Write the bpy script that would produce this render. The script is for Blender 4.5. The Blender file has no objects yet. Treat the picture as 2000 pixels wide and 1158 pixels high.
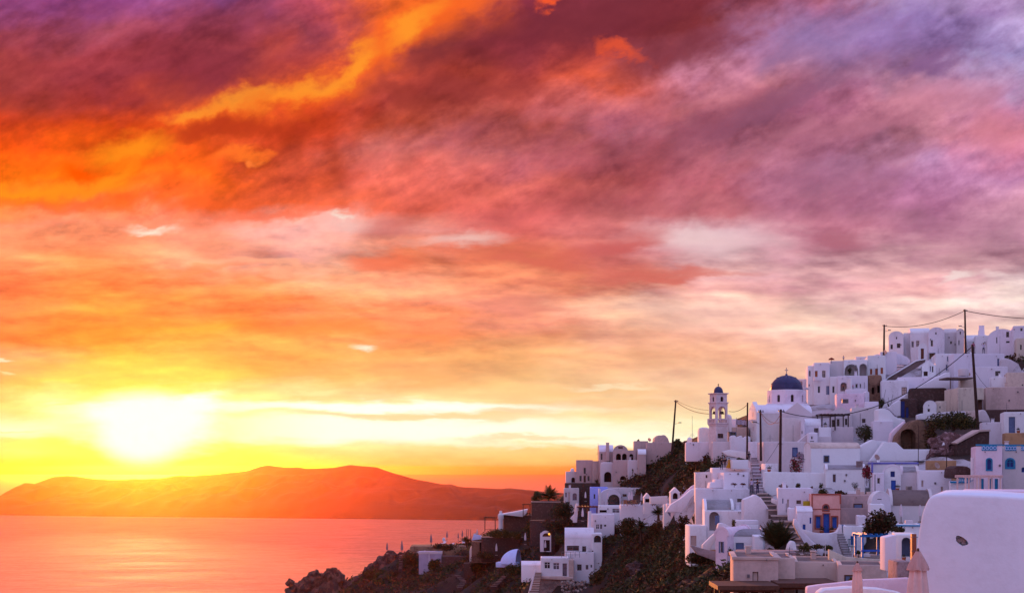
import bpy, bmesh, math, random
import numpy as np
from mathutils import Vector, Matrix, noise as mnoise

S = bpy.context.scene
COL = S.collection
R = math.radians
F = 2747.0          # focal length in photograph pixels
EYE = 250.0         # camera height above the sea (m)
HY = 915.0          # photograph row of eye level

def P(px, py, d):
    """world point seen at photograph pixel (px, py) at distance d (m)"""
    return Vector(((px - 1000.0) / F * d, d, EYE - (py - HY) / F * d))

# ------------------------------------------------------------------ camera
cam_d = bpy.data.cameras.new('camera'); cam = bpy.data.objects.new('camera', cam_d); COL.objects.link(cam)
cam.location = (0, 0, EYE); cam.rotation_euler = (R(90), 0, 0)
cam_d.sensor_width = 36.0; cam_d.sensor_fit = 'HORIZONTAL'
cam_d.lens = 36.0 * F / 2000.0
cam_d.shift_y = (HY - 579.0) / 2000.0
cam_d.clip_start = 0.5; cam_d.clip_end = 200000.0
S.camera = cam
S.view_settings.view_transform = 'Standard'; S.view_settings.look = 'None'
S.view_settings.exposure = 0.0; S.view_settings.gamma = 1.0
S.cycles.max_bounces = 5; S.cycles.diffuse_bounces = 3; S.cycles.glossy_bounces = 3
S.cycles.volume_bounces = 0; S.cycles.transparent_max_bounces = 12
S.cycles.sample_clamp_indirect = 6.0
S.cycles.use_denoising = True

def lin(c):
    return tuple(((v / 255.0) / 12.92 if v <= 10 else (((v / 255.0) + 0.055) / 1.055) ** 2.4) for v in c)

# ------------------------------------------------------------------ node helpers
class NT:
    def __init__(s, tree): s.t = tree
    def n(s, typ, **kw):
        nd = s.t.nodes.new(typ)
        for k, v in kw.items(): setattr(nd, k, v)
        return nd
    def put(s, sock, v):
        if isinstance(v, bpy.types.NodeSocket): s.t.links.new(v, sock)
        elif v is not None:
            if sock.type == 'RGBA' and len(v) == 3: v = (*v, 1)
            sock.default_value = v
    def m(s, op, a, b=None, c=None, clamp=False):
        nd = s.n('ShaderNodeMath', operation=op, use_clamp=clamp)
        s.put(nd.inputs[0], a); s.put(nd.inputs[1], b)
        if c is not None: s.put(nd.inputs[2], c)
        return nd.outputs[0]
    def rng(s, v, a, b, c=0.0, d=1.0, smooth=True):
        nd = s.n('ShaderNodeMapRange', interpolation_type='SMOOTHSTEP' if smooth else 'LINEAR')
        nd.clamp = True
        for i, x in enumerate((v, a, b, c, d)): s.put(nd.inputs[i], x)
        return nd.outputs[0]
    def mix(s, f, a, b, mode='MIX'):
        nd = s.n('ShaderNodeMix', data_type='RGBA', blend_type=mode)
        s.put(nd.inputs[0], f); s.put(nd.inputs[6], a); s.put(nd.inputs[7], b)
        return nd.outputs[2]
    def vec(s, x, y, z=0.0):
        nd = s.n('ShaderNodeCombineXYZ')
        for i, v in enumerate((x, y, z)): s.put(nd.inputs[i], v)
        return nd.outputs[0]
    def noise(s, v, scale=1.0, detail=5.0, rough=0.55, dist=0.0):
        nd = s.n('ShaderNodeTexNoise'); s.put(nd.inputs['Vector'], v)
        nd.inputs['Scale'].default_value = scale; nd.inputs['Detail'].default_value = detail
        nd.inputs['Roughness'].default_value = rough; nd.inputs['Distortion'].default_value = dist
        return nd.outputs['Fac']
    def ramp(s, f, stops, interp='LINEAR'):
        nd = s.n('ShaderNodeValToRGB'); cr = nd.color_ramp; cr.interpolation = interp
        s.put(nd.inputs[0], f)
        while len(cr.elements) > 1: cr.elements.remove(cr.elements[-1])
        for i, (p, c) in enumerate(stops):
            e = cr.elements[0] if i == 0 else cr.elements.new(p)
            e.position = p; e.color = (*c, 1)
        return nd.outputs[0]

# ------------------------------------------------------------------ sky (world)
W = bpy.data.worlds.new('World'); S.world = W; W.use_nodes = True
wt = W.node_tree; wt.nodes.clear(); q = NT(wt)
SUNPX = (283.0, 850.0)
SUN_AZ = math.atan((SUNPX[0] - 1000) / F); SUN_EL = R(2.5)

tc = q.n('ShaderNodeTexCoord'); sx = q.n('ShaderNodeSeparateXYZ'); wt.links.new(tc.outputs['Generated'], sx.inputs[0])
dx, dy, dz = sx.outputs
yc = q.m('MAXIMUM', dy, 0.12)
U = q.m('MULTIPLY_ADD', q.m('DIVIDE', dx, yc), F, 1000.0)     # direction expressed on a tangent plane due north
V = q.m('MULTIPLY_ADD', q.m('DIVIDE', dz, yc), -F, HY)
# cloud coordinates: rotate, so that the upper deck streaks up to the right
ca, sa = math.cos(R(24)), math.sin(R(24))
Ur = q.m('ADD', q.m('MULTIPLY', U, ca), q.m('MULTIPLY', V, -sa))
Vr = q.m('ADD', q.m('MULTIPLY', U, sa), q.m('MULTIPLY', V, ca))
low = q.rng(V, 330, 560)                                         # 0 in the upper deck, 1 near the horizon
nA = q.noise(q.vec(q.m('MULTIPLY', Ur, 1/420), q.m('MULTIPLY', Vr, 1/190), 1.7), 1, 5, 0.5, 0.1)
nB = q.noise(q.vec(q.m('MULTIPLY', U, 1/420), q.m('MULTIPLY', V, 1/85), 7.3), 1, 6, 0.58, 0.25)
nC = q.noise(q.vec(q.m('MULTIPLY', Ur, 1/330), q.m('MULTIPLY', Vr, 1/170), 13.1), 1, 5, 0.5, 0.1)
nD = q.noise(q.vec(q.m('MULTIPLY', U, 1/380), q.m('MULTIPLY', V, 1/70), 21.9), 1, 6, 0.58, 0.25)
def blend(a, b): return q.m('MULTIPLY_ADD', q.m('SUBTRACT', b, a), low, a)
w1 = q.m('SUBTRACT', blend(nA, nB), 0.5); w2 = q.m('SUBTRACT', blend(nC, nD), 0.5)
ampv = q.rng(V, 500, 900, 150, 60)
fx, fy = q.m('MULTIPLY', Ur, 1/85), q.m('MULTIPLY', Vr, 1/62)
gx, gy = q.m('MULTIPLY', U, 1/130), q.m('MULTIPLY', V, 1/44)
w3 = q.m('SUBTRACT', blend(q.noise(q.vec(fx, fy, 5.0), 1, 6, 0.58, 0.2), q.noise(q.vec(gx, gy, 5.0), 1, 5, 0.55, 0.2)), 0.5)
w4 = q.m('SUBTRACT', blend(q.noise(q.vec(fx, fy, 15.0), 1, 6, 0.58, 0.2), q.noise(q.vec(gx, gy, 15.0), 1, 5, 0.55, 0.2)), 0.5)
V2 = q.m('ADD', q.m('MULTIPLY_ADD', w1, ampv, V), q.m('MULTIPLY', w3, q.rng(V, 500, 900, 75, 26)))
U2 = q.m('ADD', q.m('MULTIPLY_ADD', w2, 330.0, U), q.m('MULTIPLY', w4, 190.0))

ROWS = [0, 50, 100, 150, 200, 250, 300, 350, 400, 450, 500, 550, 600, 650, 700, 750, 790, 830, 865, 900, 925]
TAB = {
0:   [(150,72,125),(152,62,80),(152,58,62),(155,60,60),(170,60,50),(205,65,30),(250,85,20),(255,115,20),(255,135,45),(250,150,110),(253,145,95),(255,140,75),(255,142,78),(255,150,70),(250,185,115),(255,200,100),(255,225,140),(255,250,185),(255,235,140),(255,195,90),(250,120,40)],
200: [(150,72,130),(160,72,95),(145,52,62),(140,50,60),(150,50,50),(205,68,22),(248,100,20),(252,100,12),(250,100,35),(250,150,112),(255,150,100),(255,150,78),(255,155,70),(255,165,60),(255,190,75),(255,230,100),(255,250,180),(255,255,190),(255,250,120),(255,240,60),(255,190,20)],
400: [(138,70,120),(150,64,90),(148,58,72),(150,55,70),(215,80,35),(200,62,25),(215,75,25),(252,100,25),(255,105,45),(250,155,125),(253,165,125),(255,160,88),(253,158,78),(255,172,65),(255,200,90),(255,230,100),(255,250,180),(255,250,180),(255,250,120),(255,235,90),(255,200,40)],
600: [(175,70,90),(140,58,72),(190,72,60),(215,85,45),(195,62,28),(198,65,38),(205,80,55),(220,85,55),(240,98,58),(235,170,160),(240,172,150),(250,175,115),(255,152,80),(255,150,72),(255,185,90),(252,202,110),(255,235,165),(255,255,215),(255,245,165),(255,222,110),(255,180,90)],
800: [(245,105,45),(215,85,50),(130,50,50),(175,65,50),(160,60,55),(195,80,60),(205,105,100),(210,95,85),(220,100,80),(225,145,135),(235,130,95),(252,170,125),(253,160,100),(250,152,92),(252,182,102),(250,200,120),(255,232,170),(255,252,210),(255,235,165),(255,206,120),(252,165,105)],
1000:[(140,50,70),(122,45,60),(140,50,60),(150,55,55),(190,80,70),(185,85,80),(180,90,100),(200,95,90),(205,95,95),(212,102,96),(220,115,85),(240,145,105),(242,150,125),(245,160,115),(250,180,120),(250,200,135),(252,216,155),(255,240,190),(255,232,155),(253,205,125),(245,145,98)],
1200:[(125,50,65),(130,50,60),(180,68,62),(205,82,60),(195,98,102),(170,92,110),(165,80,90),(180,85,90),(185,95,100),(205,115,115),(205,108,102),(218,118,102),(245,180,150),(240,170,140),(245,180,135),(250,200,150),(250,212,160),(253,228,170),(255,238,175),(250,195,122),(240,140,100)],
1400:[(130,50,60),(130,50,55),(165,90,110),(185,115,140),(185,110,125),(150,80,100),(165,90,105),(175,90,105),(180,100,110),(225,180,190),(225,172,178),(230,165,160),(242,190,175),(240,180,160),(243,182,148),(252,203,165),(253,216,170),(255,240,190),(255,240,175),(250,190,120),(235,140,110)],
1600:[(175,90,110),(170,110,150),(165,125,175),(170,115,150),(165,95,125),(150,85,110),(165,100,125),(170,105,130),(165,100,125),(180,110,130),(215,160,170),(225,165,170),(240,200,190),(240,190,175),(240,188,168),(250,200,170),(250,205,175),(250,210,175),(250,210,175),(245,190,150),(230,160,140)],
1800:[(170,140,185),(150,120,180),(145,110,165),(165,115,150),(190,120,140),(180,115,135),(175,125,165),(170,110,150),(175,110,145),(175,115,140),(215,160,170),(225,165,165),(243,205,195),(240,195,185),(240,190,175),(240,195,180),(240,195,180),(240,195,180),(240,195,180),(235,185,165),(225,170,155)],
2000:[(170,140,185),(175,140,185),(160,145,195),(170,140,180),(180,120,160),(215,130,150),(200,120,150),(185,125,165),(190,130,155),(200,145,165),(205,150,165),(235,200,205),(240,210,205),(240,200,195),(240,190,180),(240,195,180),(240,195,180),(240,195,180),(240,195,180),(235,185,165),(225,170,155)],
}
RT = q.rng(V2, -50, 950, 0, 1, smooth=False)
ci = q.m('MULTIPLY', U2, 1/200.0)
sky = None
for i, x in enumerate(sorted(TAB)):
    if x <= 800: TAB[x] = [(c[0], c[1] - (12 if 540 < r < 760 else 0), c[2]) for r, c in zip(ROWS, TAB[x])]
    stops = [((r + 50) / 1000.0, lin(c)) for r, c in zip(ROWS, TAB[x])]
    rc = q.ramp(RT, stops)
    if sky is None: sky = rc
    else: sky = q.mix(q.rng(ci, i - 1.0, float(i)), sky, rc)
# contrast of the cloud texture itself
nE = q.noise(q.vec(q.m('MULTIPLY', Ur, 1/210), q.m('MULTIPLY', Vr, 1/85), 31.0), 1, 4, 0.5, 0.0)
nF = q.noise(q.vec(q.m('MULTIPLY', U, 1/300), q.m('MULTIPLY', V, 1/58), 41.0), 1, 5, 0.52, 0.2)
w5 = q.m('SUBTRACT', blend(nE, nF), 0.5)
br2 = q.m('ADD', q.m('MULTIPLY_ADD', w5, q.rng(V, 550, 850, 0.8, 0.4), 1.0), q.m('MULTIPLY', w4, q.rng(V, 380, 600, 0.6, 0.15)))
tint = q.m('MULTIPLY_ADD', w5, 0.25, 1.0)
sky = q.mix(1.0, sky, q.vec(br2, q.m('MULTIPLY', br2, tint), br2), 'MULTIPLY')

# billows: a cloud field compared with itself one step nearer the sun gives lit and shaded flanks
def field(ou, ov):
    a_ = q.vec(q.m('MULTIPLY_ADD', Ur, 1/215, ou/215), q.m('MULTIPLY_ADD', Vr, 1/125, ov/125), 51.0)
    b_ = q.vec(q.m('MULTIPLY_ADD', U, 1/270, ou/270), q.m('MULTIPLY_ADD', V, 1/80, ov/80), 61.0)
    return blend(q.noise(a_, 1, 9, 0.60, 0.0), q.noise(b_, 1, 8, 0.56, 0.0))
N0, N1 = field(0, 0), field(-10, 11)
relief = q.m('SUBTRACT', N0, N1)
body = q.rng(N0, 0.465, 0.575)
kk = q.rng(V, 560, 800, 1.0, 0.22)
shade = q.m('MULTIPLY_ADD', q.m('SUBTRACT', 0.52, body), q.m('MULTIPLY', kk, 0.31), q.m('MULTIPLY_ADD', relief, q.m('MULTIPLY', kk, 3.0), 1.0))
shade = q.m('MAXIMUM', shade, 0.45)
warmf = q.m('MULTIPLY_ADD', relief, q.m('MULTIPLY', kk, 0.7), 1.0)
sky = q.mix(1.0, sky, q.vec(shade, q.m('MULTIPLY', shade, warmf), shade), 'MULTIPLY')

# single clouds and gaps: soft ellipses with ragged, noise-warped edges
rag1 = q.m('ADD', q.m('MULTIPLY_ADD', w1, 150, U), q.m('MULTIPLY', q.m('SUBTRACT', N0, 0.5), 260)); rag2 = q.m('ADD', q.m('MULTIPLY_ADD', w2, 62, V), q.m('MULTIPLY', w4, q.rng(V, 600, 800, 95, 34)))
def ell(cx, cy, rx, ry, rot, col, k=1.0, soft=0.75, mode='MIX', warp=True):
    global sky
    a, b = (rag1, rag2) if warp else (U, V)
    c_, s_ = math.cos(R(rot)), math.sin(R(rot))
    # rot > 0 : rises to the right
    e1 = q.m('MULTIPLY_ADD', a, c_ / rx, q.m('MULTIPLY_ADD', b, -s_ / rx, -(cx * c_ - cy * s_) / rx))
    e2 = q.m('MULTIPLY_ADD', a, s_ / ry, q.m('MULTIPLY_ADD', b, c_ / ry, -(cx * s_ + cy * c_) / ry))
    r = q.m('SQRT', q.m('ADD', q.m('MULTIPLY', e1, e1), q.m('MULTIPLY', e2, e2)))
    f = q.rng(r, 1.0 + soft * 0.5, 1.0 - soft, 0.0, k)
    sky = q.mix(f, sky, lin(col) if max(col) <= 255 else tuple(v / 255 for v in col), mode)
# glowing diagonal gap
for a in [(870,20,130,46,22),(720,90,130,44,34),(585,168,110,34,32),(450,216,115,28,20),(365,232,80,20,8)]:
    ell(*a, (252,104,36), 0.9, 0.9)
for a in [(800,48,80,24,30),(665,115,60,22,38),(590,165,75,20,34),(480,205,85,16,20),(375,232,65,11,8)]:
    ell(*a, (255,152,44), 0.9, 0.85)
for a in [(265,292,90,26,8),(100,380,170,20,4),(230,350,60,22,30),(40,392,80,16,-6)]:
    ell(*a, (255,146,28), 0.85, 0.9)
ell(150,340,55,18,-5,(255,82,0),0.8)
ell(480,305,50,15,5,(255,118,40),0.85)
ell(500,320,18,9,0,(255,130,55),0.8)
# dark upper deck
ell(1150,40,260,70,8,(118,44,56),0.8)
ell(1320,110,190,42,14,(118,46,58),0.75)
ell(850,110,70,34,15,(120,46,52),0.7)
ell(780,190,150,22,-10,(155,58,50),0.6)
ell(960,175,150,30,-8,(150,56,55),0.6)
ell(420,160,170,60,12,(140,50,62),0.6)
ell(1180,105,80,13,-14,(228,84,54),0.85)
ell(1075,5,30,12,0,(250,90,45),0.9)
ell(450,255,110,22,8,(182,56,28),0.8)
# lilac windows on the right
ell(1560,85,120,40,14,(158,126,180),0.5,1.0)
ell(1720,60,130,50,12,(146,118,176),0.45,1.0)
ell(1850,120,70,26,28,(136,94,142),0.75)
ell(1560,190,230,28,24,(140,88,122),0.6)
ell(1420,235,180,34,20,(146,78,98),0.55)
ell(1830,190,120,32,8,(206,134,156),0.5)
ell(1930,250,75,48,-30,(218,130,150),0.55)
ell(1650,245,130,22,5,(192,118,140),0.5)
ell(1620,345,150,40,5,(165,105,138),0.45)
# pale gaps and salmon banks in the middle
ell(1370,470,150,28,-3,(236,200,204),0.75,1.0)
ell(1330,458,80,14,0,(240,208,208),0.5,1.0)
ell(900,470,85,15,3,(242,200,190),0.75,1.0)
ell(660,440,80,22,0,(242,198,190),0.7,1.0)
ell(310,449,40,9,0,(255,236,215),0.9,1.0)
ell(660,425,26,9,0,(246,228,214),0.8)
ell(1855,540,60,12,15,(246,222,218),0.8)
ell(1960,535,50,12,0,(244,214,214),0.6)
ell(770,508,80,22,-6,(240,118,84),0.85)
ell(1040,505,120,22,-3,(218,106,88),0.85)
ell(1190,478,90,22,14,(204,98,96),0.85)
ell(1290,535,180,14,0,(214,110,98),0.8)
ell(1620,462,60,17,-8,(176,104,122),0.8)
ell(760,440,60,22,8,(206,110,104),0.6)
ell(180,405,330,16,0,(252,98,40),0.6)
ell(560,425,150,10,4,(240,96,58),0.6)
ell(350,535,200,9,2,(255,140,84),0.5)
ell(520,520,170,10,-2,(250,178,140),0.6)
ell(640,640,130,16,0,(255,146,74),0.6)
ell(800,655,140,12,0,(252,150,88),0.6)
ell(1000,598,90,14,0,(232,138,118),0.6)
ell(1400,610,240,30,0,(244,196,182),0.4)
ell(700,688,34,6,-6,(255,240,210),0.95,1.0)
ell(30,701,32,4,2,(255,240,210),0.9,0.7)
ell(20,727,18,4,0,(255,225,170),0.7)
# bright bands over the horizon, grey-gold bars across them
ell(640,797,520,13,0,(300,296,250),0.95,0.6)
ell(560,838,860,24,0,(300,294,240),0.9,0.7)
ell(1230,853,290,13,0,(290,285,215),0.85,0.6)
ell(1000,803,90,7,0,(252,214,160),0.8)
ell(800,815,240,7,0,(253,222,160),0.8,0.6)
ell(1000,851,170,5,0,(252,222,165),0.7)
ell(1180,790,150,8,0,(248,200,145),0.5)
ell(1000,768,330,9,0,(253,205,140),0.5)
ell(620,770,60,6,3,(255,240,170),0.8)
ell(1220,762,70,4,0,(255,232,190),0.7)
ell(20,842,90,5,0,(255,225,140),0.6)
# glow round the sun, then the sun patch itself
ell(285,830,270,72,0,(255,240,90),0.65,1.0,warp=False)
ell(10,926,170,24,0,(248,104,36),0.9,0.9,warp=False)
ell(285,870,150,64,0,(262,250,36),0.75,0.9,warp=False)
ell(262,803,175,22,1,(420,380,258),1.0,0.9)
ell(385,790,75,16,12,(400,370,256),1.0,0.9)
ell(285,828,118,56,0,(620,440,256),1.0,0.7)
ell(278,824,104,58,0,(620,440,256),1.0,0.7,warp=False)
ell(280,856,84,54,0,(620,440,256),1.0,0.6,warp=False)

# the rest of the dome: cool lilac dusk opposite the sun and overhead
up = q.rng(dz, 0.36, 0.72)
ahead = q.rng(dy, 0.35, 0.85)
lowcol = q.ramp(q.rng(dz, -0.05, 0.9, 0, 1, smooth=False), [(0.0, (0.50,0.41,0.57)), (0.2, (0.54,0.51,0.84)), (0.5, (0.56,0.62,1.16)), (1.0, (0.52,0.57,1.16))])
west = q.rng(dx, 0.2, -0.95)
lowcol = q.mix(q.m('MULTIPLY', west, 0.30), lowcol, (0.85, 0.36, 0.26))
sky = q.mix(q.m('MULTIPLY', ahead, q.m('SUBTRACT', 1.0, up)), lowcol, sky)
bg = q.n('ShaderNodeBackground'); wt.links.new(sky, bg.inputs[0]); bg.inputs[1].default_value = 1.0
wo = q.n('ShaderNodeOutputWorld'); wt.links.new(bg.outputs[0], wo.inputs[0])

# ------------------------------------------------------------------ sun
sd = bpy.data.lights.new('sun', 'SUN'); sun = bpy.data.objects.new('sun', sd); COL.objects.link(sun)
sd.energy = 5.0; sd.angle = R(0.8); sd.color = (1.0, 0.33, 0.11)
sdir = Vector((math.sin(SUN_AZ) * math.cos(SUN_EL), math.cos(SUN_AZ) * math.cos(SUN_EL), math.sin(SUN_EL)))
sun.rotation_euler = sdir.to_track_quat('Z', 'Y').to_euler()
# ------------------------------------------------------------------ materials
MATS = {}
def mat(name, col, rough=0.85, var=0.12, scale=0.6, bump=0.0, bscale=4.0, col2=None, spec=0.3, mix_lo=0.45, mix_hi=0.6, streak=False, emit=None):
    """plaster / stone / wood: base colour with procedural stains and grain in world space"""
    if name in MATS: return MATS[name]
    m = bpy.data.materials.new(name); m.use_nodes = True; t = m.node_tree; t.nodes.clear(); k = NT(t)
    out = k.n('ShaderNodeOutputMaterial'); b = k.n('ShaderNodeBsdfPrincipled'); t.links.new(b.outputs[0], out.inputs[0])
    g = k.n('ShaderNodeNewGeometry'); pos = g.outputs['Position']
    oi = k.n('ShaderNodeObjectInfo')
    vm = k.n('ShaderNodeVectorMath', operation='MULTIPLY'); t.links.new(pos, vm.inputs[0])
    vm.inputs[1].default_value = (1, 1, 0.25) if streak else (1, 1, 1)
    n1 = k.noise(vm.outputs[0], scale, 6, 0.62, 0.2)
    n2 = k.noise(pos, scale * 7, 4, 0.6)
    f = k.rng(k.m('ADD', k.m('MULTIPLY', n1, 0.7), k.m('MULTIPLY', n2, 0.3)), mix_lo, mix_hi)
    c2 = col2 if col2 else tuple(v * (1 - var * 1.6) for v in col)
    c = k.mix(f, col, c2)
    r = k.m('MULTIPLY_ADD', oi.outputs['Random'], var * 0.7, 1 - var * 0.5)
    r2 = k.m('MULTIPLY_ADD', k.m('FRACT', k.m('MULTIPLY', oi.outputs['Random'], 7.3)), var * 0.5, 1 - var * 0.35)
    c = k.mix(1.0, c, k.vec(r, k.m('MULTIPLY', r, r2), r), 'MULTIPLY')
    t.links.new(c, b.inputs['Base Color']); b.inputs['Roughness'].default_value = rough
    b.inputs['Specular IOR Level'].default_value = spec
    if bump:
        bp = k.n('ShaderNodeBump'); bp.inputs['Strength'].default_value = bump; bp.inputs['Distance'].default_value = 0.08
        t.links.new(k.noise(pos, bscale, 5, 0.6), bp.inputs['Height']); t.links.new(bp.outputs[0], b.inputs['Normal'])
    if emit:
        b.inputs['Emission Color'].default_value = (*emit[:3], 1); b.inputs['Emission Strength'].default_value = emit[3]
    MATS[name] = m
    return m

def link(name, bm, m, parent=None, smooth=None):
    """one bmesh -> one object"""
    me = bpy.data.meshes.new(name)
    bm.normal_update(); bm.to_mesh(me); bm.free()
    for x in (m if isinstance(m, (list, tuple)) else [m]): me.materials.append(x)
    if smooth is not None:
        for p in me.polygons: p.use_smooth = True
        if smooth < 170: me.set_sharp_from_angle(angle=R(smooth))
    o = bpy.data.objects.new(name, me); COL.objects.link(o)
    if parent is not None: o.parent = parent
    return o
def tag(o, label=None, cat=None, group=None, kind=None):
    if label: o['label'] = label
    if cat: o['category'] = cat
    if group: o['group'] = group
    if kind: o['kind'] = kind
    return o
def empty(name, loc, rz, label, cat, group=None):
    o = bpy.data.objects.new(name, None); COL.objects.link(o); o.location = loc; o.rotation_euler = (0, 0, rz)
    o.empty_display_size = 0.3
    return tag(o, label, cat, group, 'thing')
def children(o): return [c for c in bpy.data.objects if c.parent == o]
def copy_tree(o, parent=None):
    c = o.copy(); COL.objects.link(c)
    if parent is not None: c.parent = parent
    for ch in children(o): copy_tree(ch, c)
    return c

# ------------------------------------------------------------------ sea
bm = bmesh.new()
xs = [-90000, -20000, -6000, -2000, 0, 2000, 6000, 20000, 90000]; ys = [-3000, 0, 1000, 3000, 7000, 15000, 30000, 62000]
gv = [[bm.verts.new((x, y, 0)) for x in xs] for y in ys]
for j in range(len(ys) - 1):
    for i in range(len(xs) - 1): bm.faces.new((gv[j][i], gv[j][i+1], gv[j+1][i+1], gv[j+1][i]))
sea_m = bpy.data.materials.new('sea_water'); sea_m.use_nodes = True; t = sea_m.node_tree; k = NT(t)
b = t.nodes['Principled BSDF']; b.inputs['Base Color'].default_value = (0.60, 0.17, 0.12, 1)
b.inputs['Roughness'].default_value = 0.42; b.inputs['IOR'].default_value = 1.33
g = k.n('ShaderNodeNewGeometry')
vm = k.n('ShaderNodeVectorMath', operation='MULTIPLY'); t.links.new(g.outputs['Position'], vm.inputs[0]); vm.inputs[1].default_value = (0.0035, 0.0075, 0)
vm2 = k.n('ShaderNodeVectorMath', operation='MULTIPLY'); t.links.new(g.outputs['Position'], vm2.inputs[0]); vm2.inputs[1].default_value = (0.05, 0.05, 0)
h = k.m('ADD', k.m('MULTIPLY', k.noise(vm.outputs[0], 1, 8, 0.62), 14.0), k.m('MULTIPLY', k.noise(vm2.outputs[0], 1, 4, 0.6), 1.6))
bp = k.n('ShaderNodeBump'); bp.inputs['Strength'].default_value = 0.35; bp.inputs['Distance'].default_value = 1.0
t.links.new(h, bp.inputs['Height']); t.links.new(bp.outputs[0], b.inputs['Normal'])
t.links.new(k.mix(k.rng(k.m('ADD', k.m('MULTIPLY', k.noise(vm.outputs[0], 2.2, 8, 0.7), .6), k.m('MULTIPLY', k.noise(vm2.outputs[0], 1, 3, 0.6), .4)), .38, .62), (0.50, 0.135, 0.065), (0.70, 0.205, 0.11)), b.inputs['Base Color'])  # reflected sunset sky put into the base colour, with random streaks
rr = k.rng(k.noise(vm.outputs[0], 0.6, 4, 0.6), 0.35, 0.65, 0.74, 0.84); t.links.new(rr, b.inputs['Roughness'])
tag(link('sea', bm, sea_m), 'calm sea below the cliffs, sunset glow painted in pink and orange', 'sea', kind='structure')

# ------------------------------------------------------------------ far island across the caldera
SKY_LINE = [(-260,985),(-160,975),(-60,968),(0,971),(30,962),(70,944),(105,930),(125,929),(150,933),(190,937),(250,936),(310,934),(340,929),(400,927),(440,924),(485,918),(505,911),(523,907),(540,912),(600,914),(650,913),(682,907),(735,911),(770,923),(810,934),(860,944),(905,950),(960,953),(1020,956),(1080,960),(1150,966),(1250,975),(1400,985)]
def skyline(px):
    for (a, ya), (c, yb) in zip(SKY_LINE, SKY_LINE[1:]):
        if a <= px <= c: return ya + (yb - ya) * (px - a) / (c - a)
    return 1000
bm = bmesh.new()
D0, D1 = 7700.0, 9900.0
NI, NJ = 330, 44
grid = []
for j in range(NJ + 1):
    row = []
    for i in range(NI + 1):
        px = -260 + 1660 * i / NI
        s = j / NJ
        Dsh = 250.0 * F / ((1002 if px < 0 else 1003.5 + 0.013 * px) - HY)       # shoreline distance
        Dr = Dsh + 1250 + 500 * math.sin(px * 0.004)                              # distance of the crest
        if s < 0.62:
            u_ = s / 0.62; d = Dsh + (Dr - Dsh) * u_
            prof = 0.34 * min(1, u_ * 5) ** 0.8 + 0.66 * u_ ** 1.25
        else:
            u_ = (s - 0.62) / 0.38; d = Dr + 1500 * u_; prof = 1 - 0.5 * u_ ** 1.4
        ridge = EYE - (skyline(px) - HY) / F * Dr
        x = (px - 1000) / F * (Dr if True else d)
        z = ridge * prof
        nz = mnoise.fractal(Vector((x * 0.0035, d * 0.0035, 3.3)), 1.0, 2.0, 5)
        gul = abs(mnoise.noise(Vector((x * 0.006, d * 0.0012, 9.0))))
        fade = math.sin(math.pi * min(1, s / 0.62)) if s < 0.62 else 0.25
        z += fade * (nz * 42 - gul * 75)
        if j == 0: z = -4
        row.append(bm.verts.new((x + nz * 20 * (s < .6), d, z)))
    grid.append(row)
for j in range(NJ):
    for i in range(NI): bm.faces.new((grid[j][i], grid[j][i+1], grid[j+1][i+1], grid[j+1][i]))
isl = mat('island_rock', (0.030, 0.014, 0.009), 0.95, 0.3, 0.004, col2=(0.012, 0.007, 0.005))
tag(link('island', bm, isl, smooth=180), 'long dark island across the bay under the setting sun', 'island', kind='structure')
# ------------------------------------------------------------------ depth of the hillside (m) at places read off the photograph
CTRL = [(1990,700,240),(1850,690,258),(1750,690,262),(1720,735,240),(1600,770,228),(1850,800,212),(1990,800,205),(1990,846,185),
(1850,860,188),(1780,900,172),(1990,960,140),(1850,960,142),(1750,960,148),(1750,1000,135),(1620,1040,142),(1700,1080,118),(1620,1100,105),
(1500,1158,98),(1440,1080,125),(1540,860,195),(1540,800,207),(1400,880,215),(1470,890,195),(1420,915,190),(1480,960,165),(1620,925,165),
(1550,1060,140),(1430,1030,160),(1400,1080,150),(1340,1070,165),(1370,960,185),(1300,980,225),(1230,985,245),(1180,990,255),(1250,920,270),
(1350,860,235),(1180,940,275),(1120,945,285),(1110,985,280),(1110,1050,250),(1110,1125,232),(1180,1150,215),(1300,1140,182),(1400,1120,152),
(1030,1080,275),(970,1060,300),(1000,1010,300),(900,1060,330),(800,1070,345),(840,1110,325),(700,1132,350),(610,1152,352),(655,1150,352),(750,1096,347),(800,1150,312),
(950,1130,278),(1050,1150,248),(1300,1010,212),(1220,1040,232),(1320,960,215),(1680,870,190),(1250,1060,215),(1200,1080,224),(1300,1060,200),(1250,1120,200),(1350,1120,166),(1400,1150,146),(1180,1060,233),(1240,1158,190),(1380,1085,152)]
class RBF:
    def __init__(s, X, y, lam=0.0):
        X = np.array(X, float); y = np.array(y, float); n = len(X); s.X = X
        A = np.linalg.norm(X[:, None] - X[None], axis=2) + np.eye(n) * -lam
        Pm = np.c_[np.ones(n), X]
        M = np.block([[A, Pm], [Pm.T, np.zeros((3, 3))]])
        w = np.linalg.solve(M, np.r_[y, 0, 0, 0]); s.w = w[:n]; s.c = w[n:]
    def __call__(s, Q):
        Q = np.atleast_2d(np.array(Q, float)); out = np.empty(len(Q))
        for i in range(0, len(Q), 20000):
            q_ = Q[i:i+20000]
            out[i:i+20000] = np.linalg.norm(q_[:, None] - s.X[None], axis=2) @ s.w + s.c[0] + q_ @ s.c[1:]
        return out
_dr = RBF([(a, b * 1.6) for a, b, _ in CTRL], [c for _, _, c in CTRL], 2.0)
def D(px, py): return float(_dr([(px, py * 1.6)])[0])
BASE = []      # world points the ground passes through
for a, b_, c in CTRL: BASE.append(P(a, b_, c))

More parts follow.
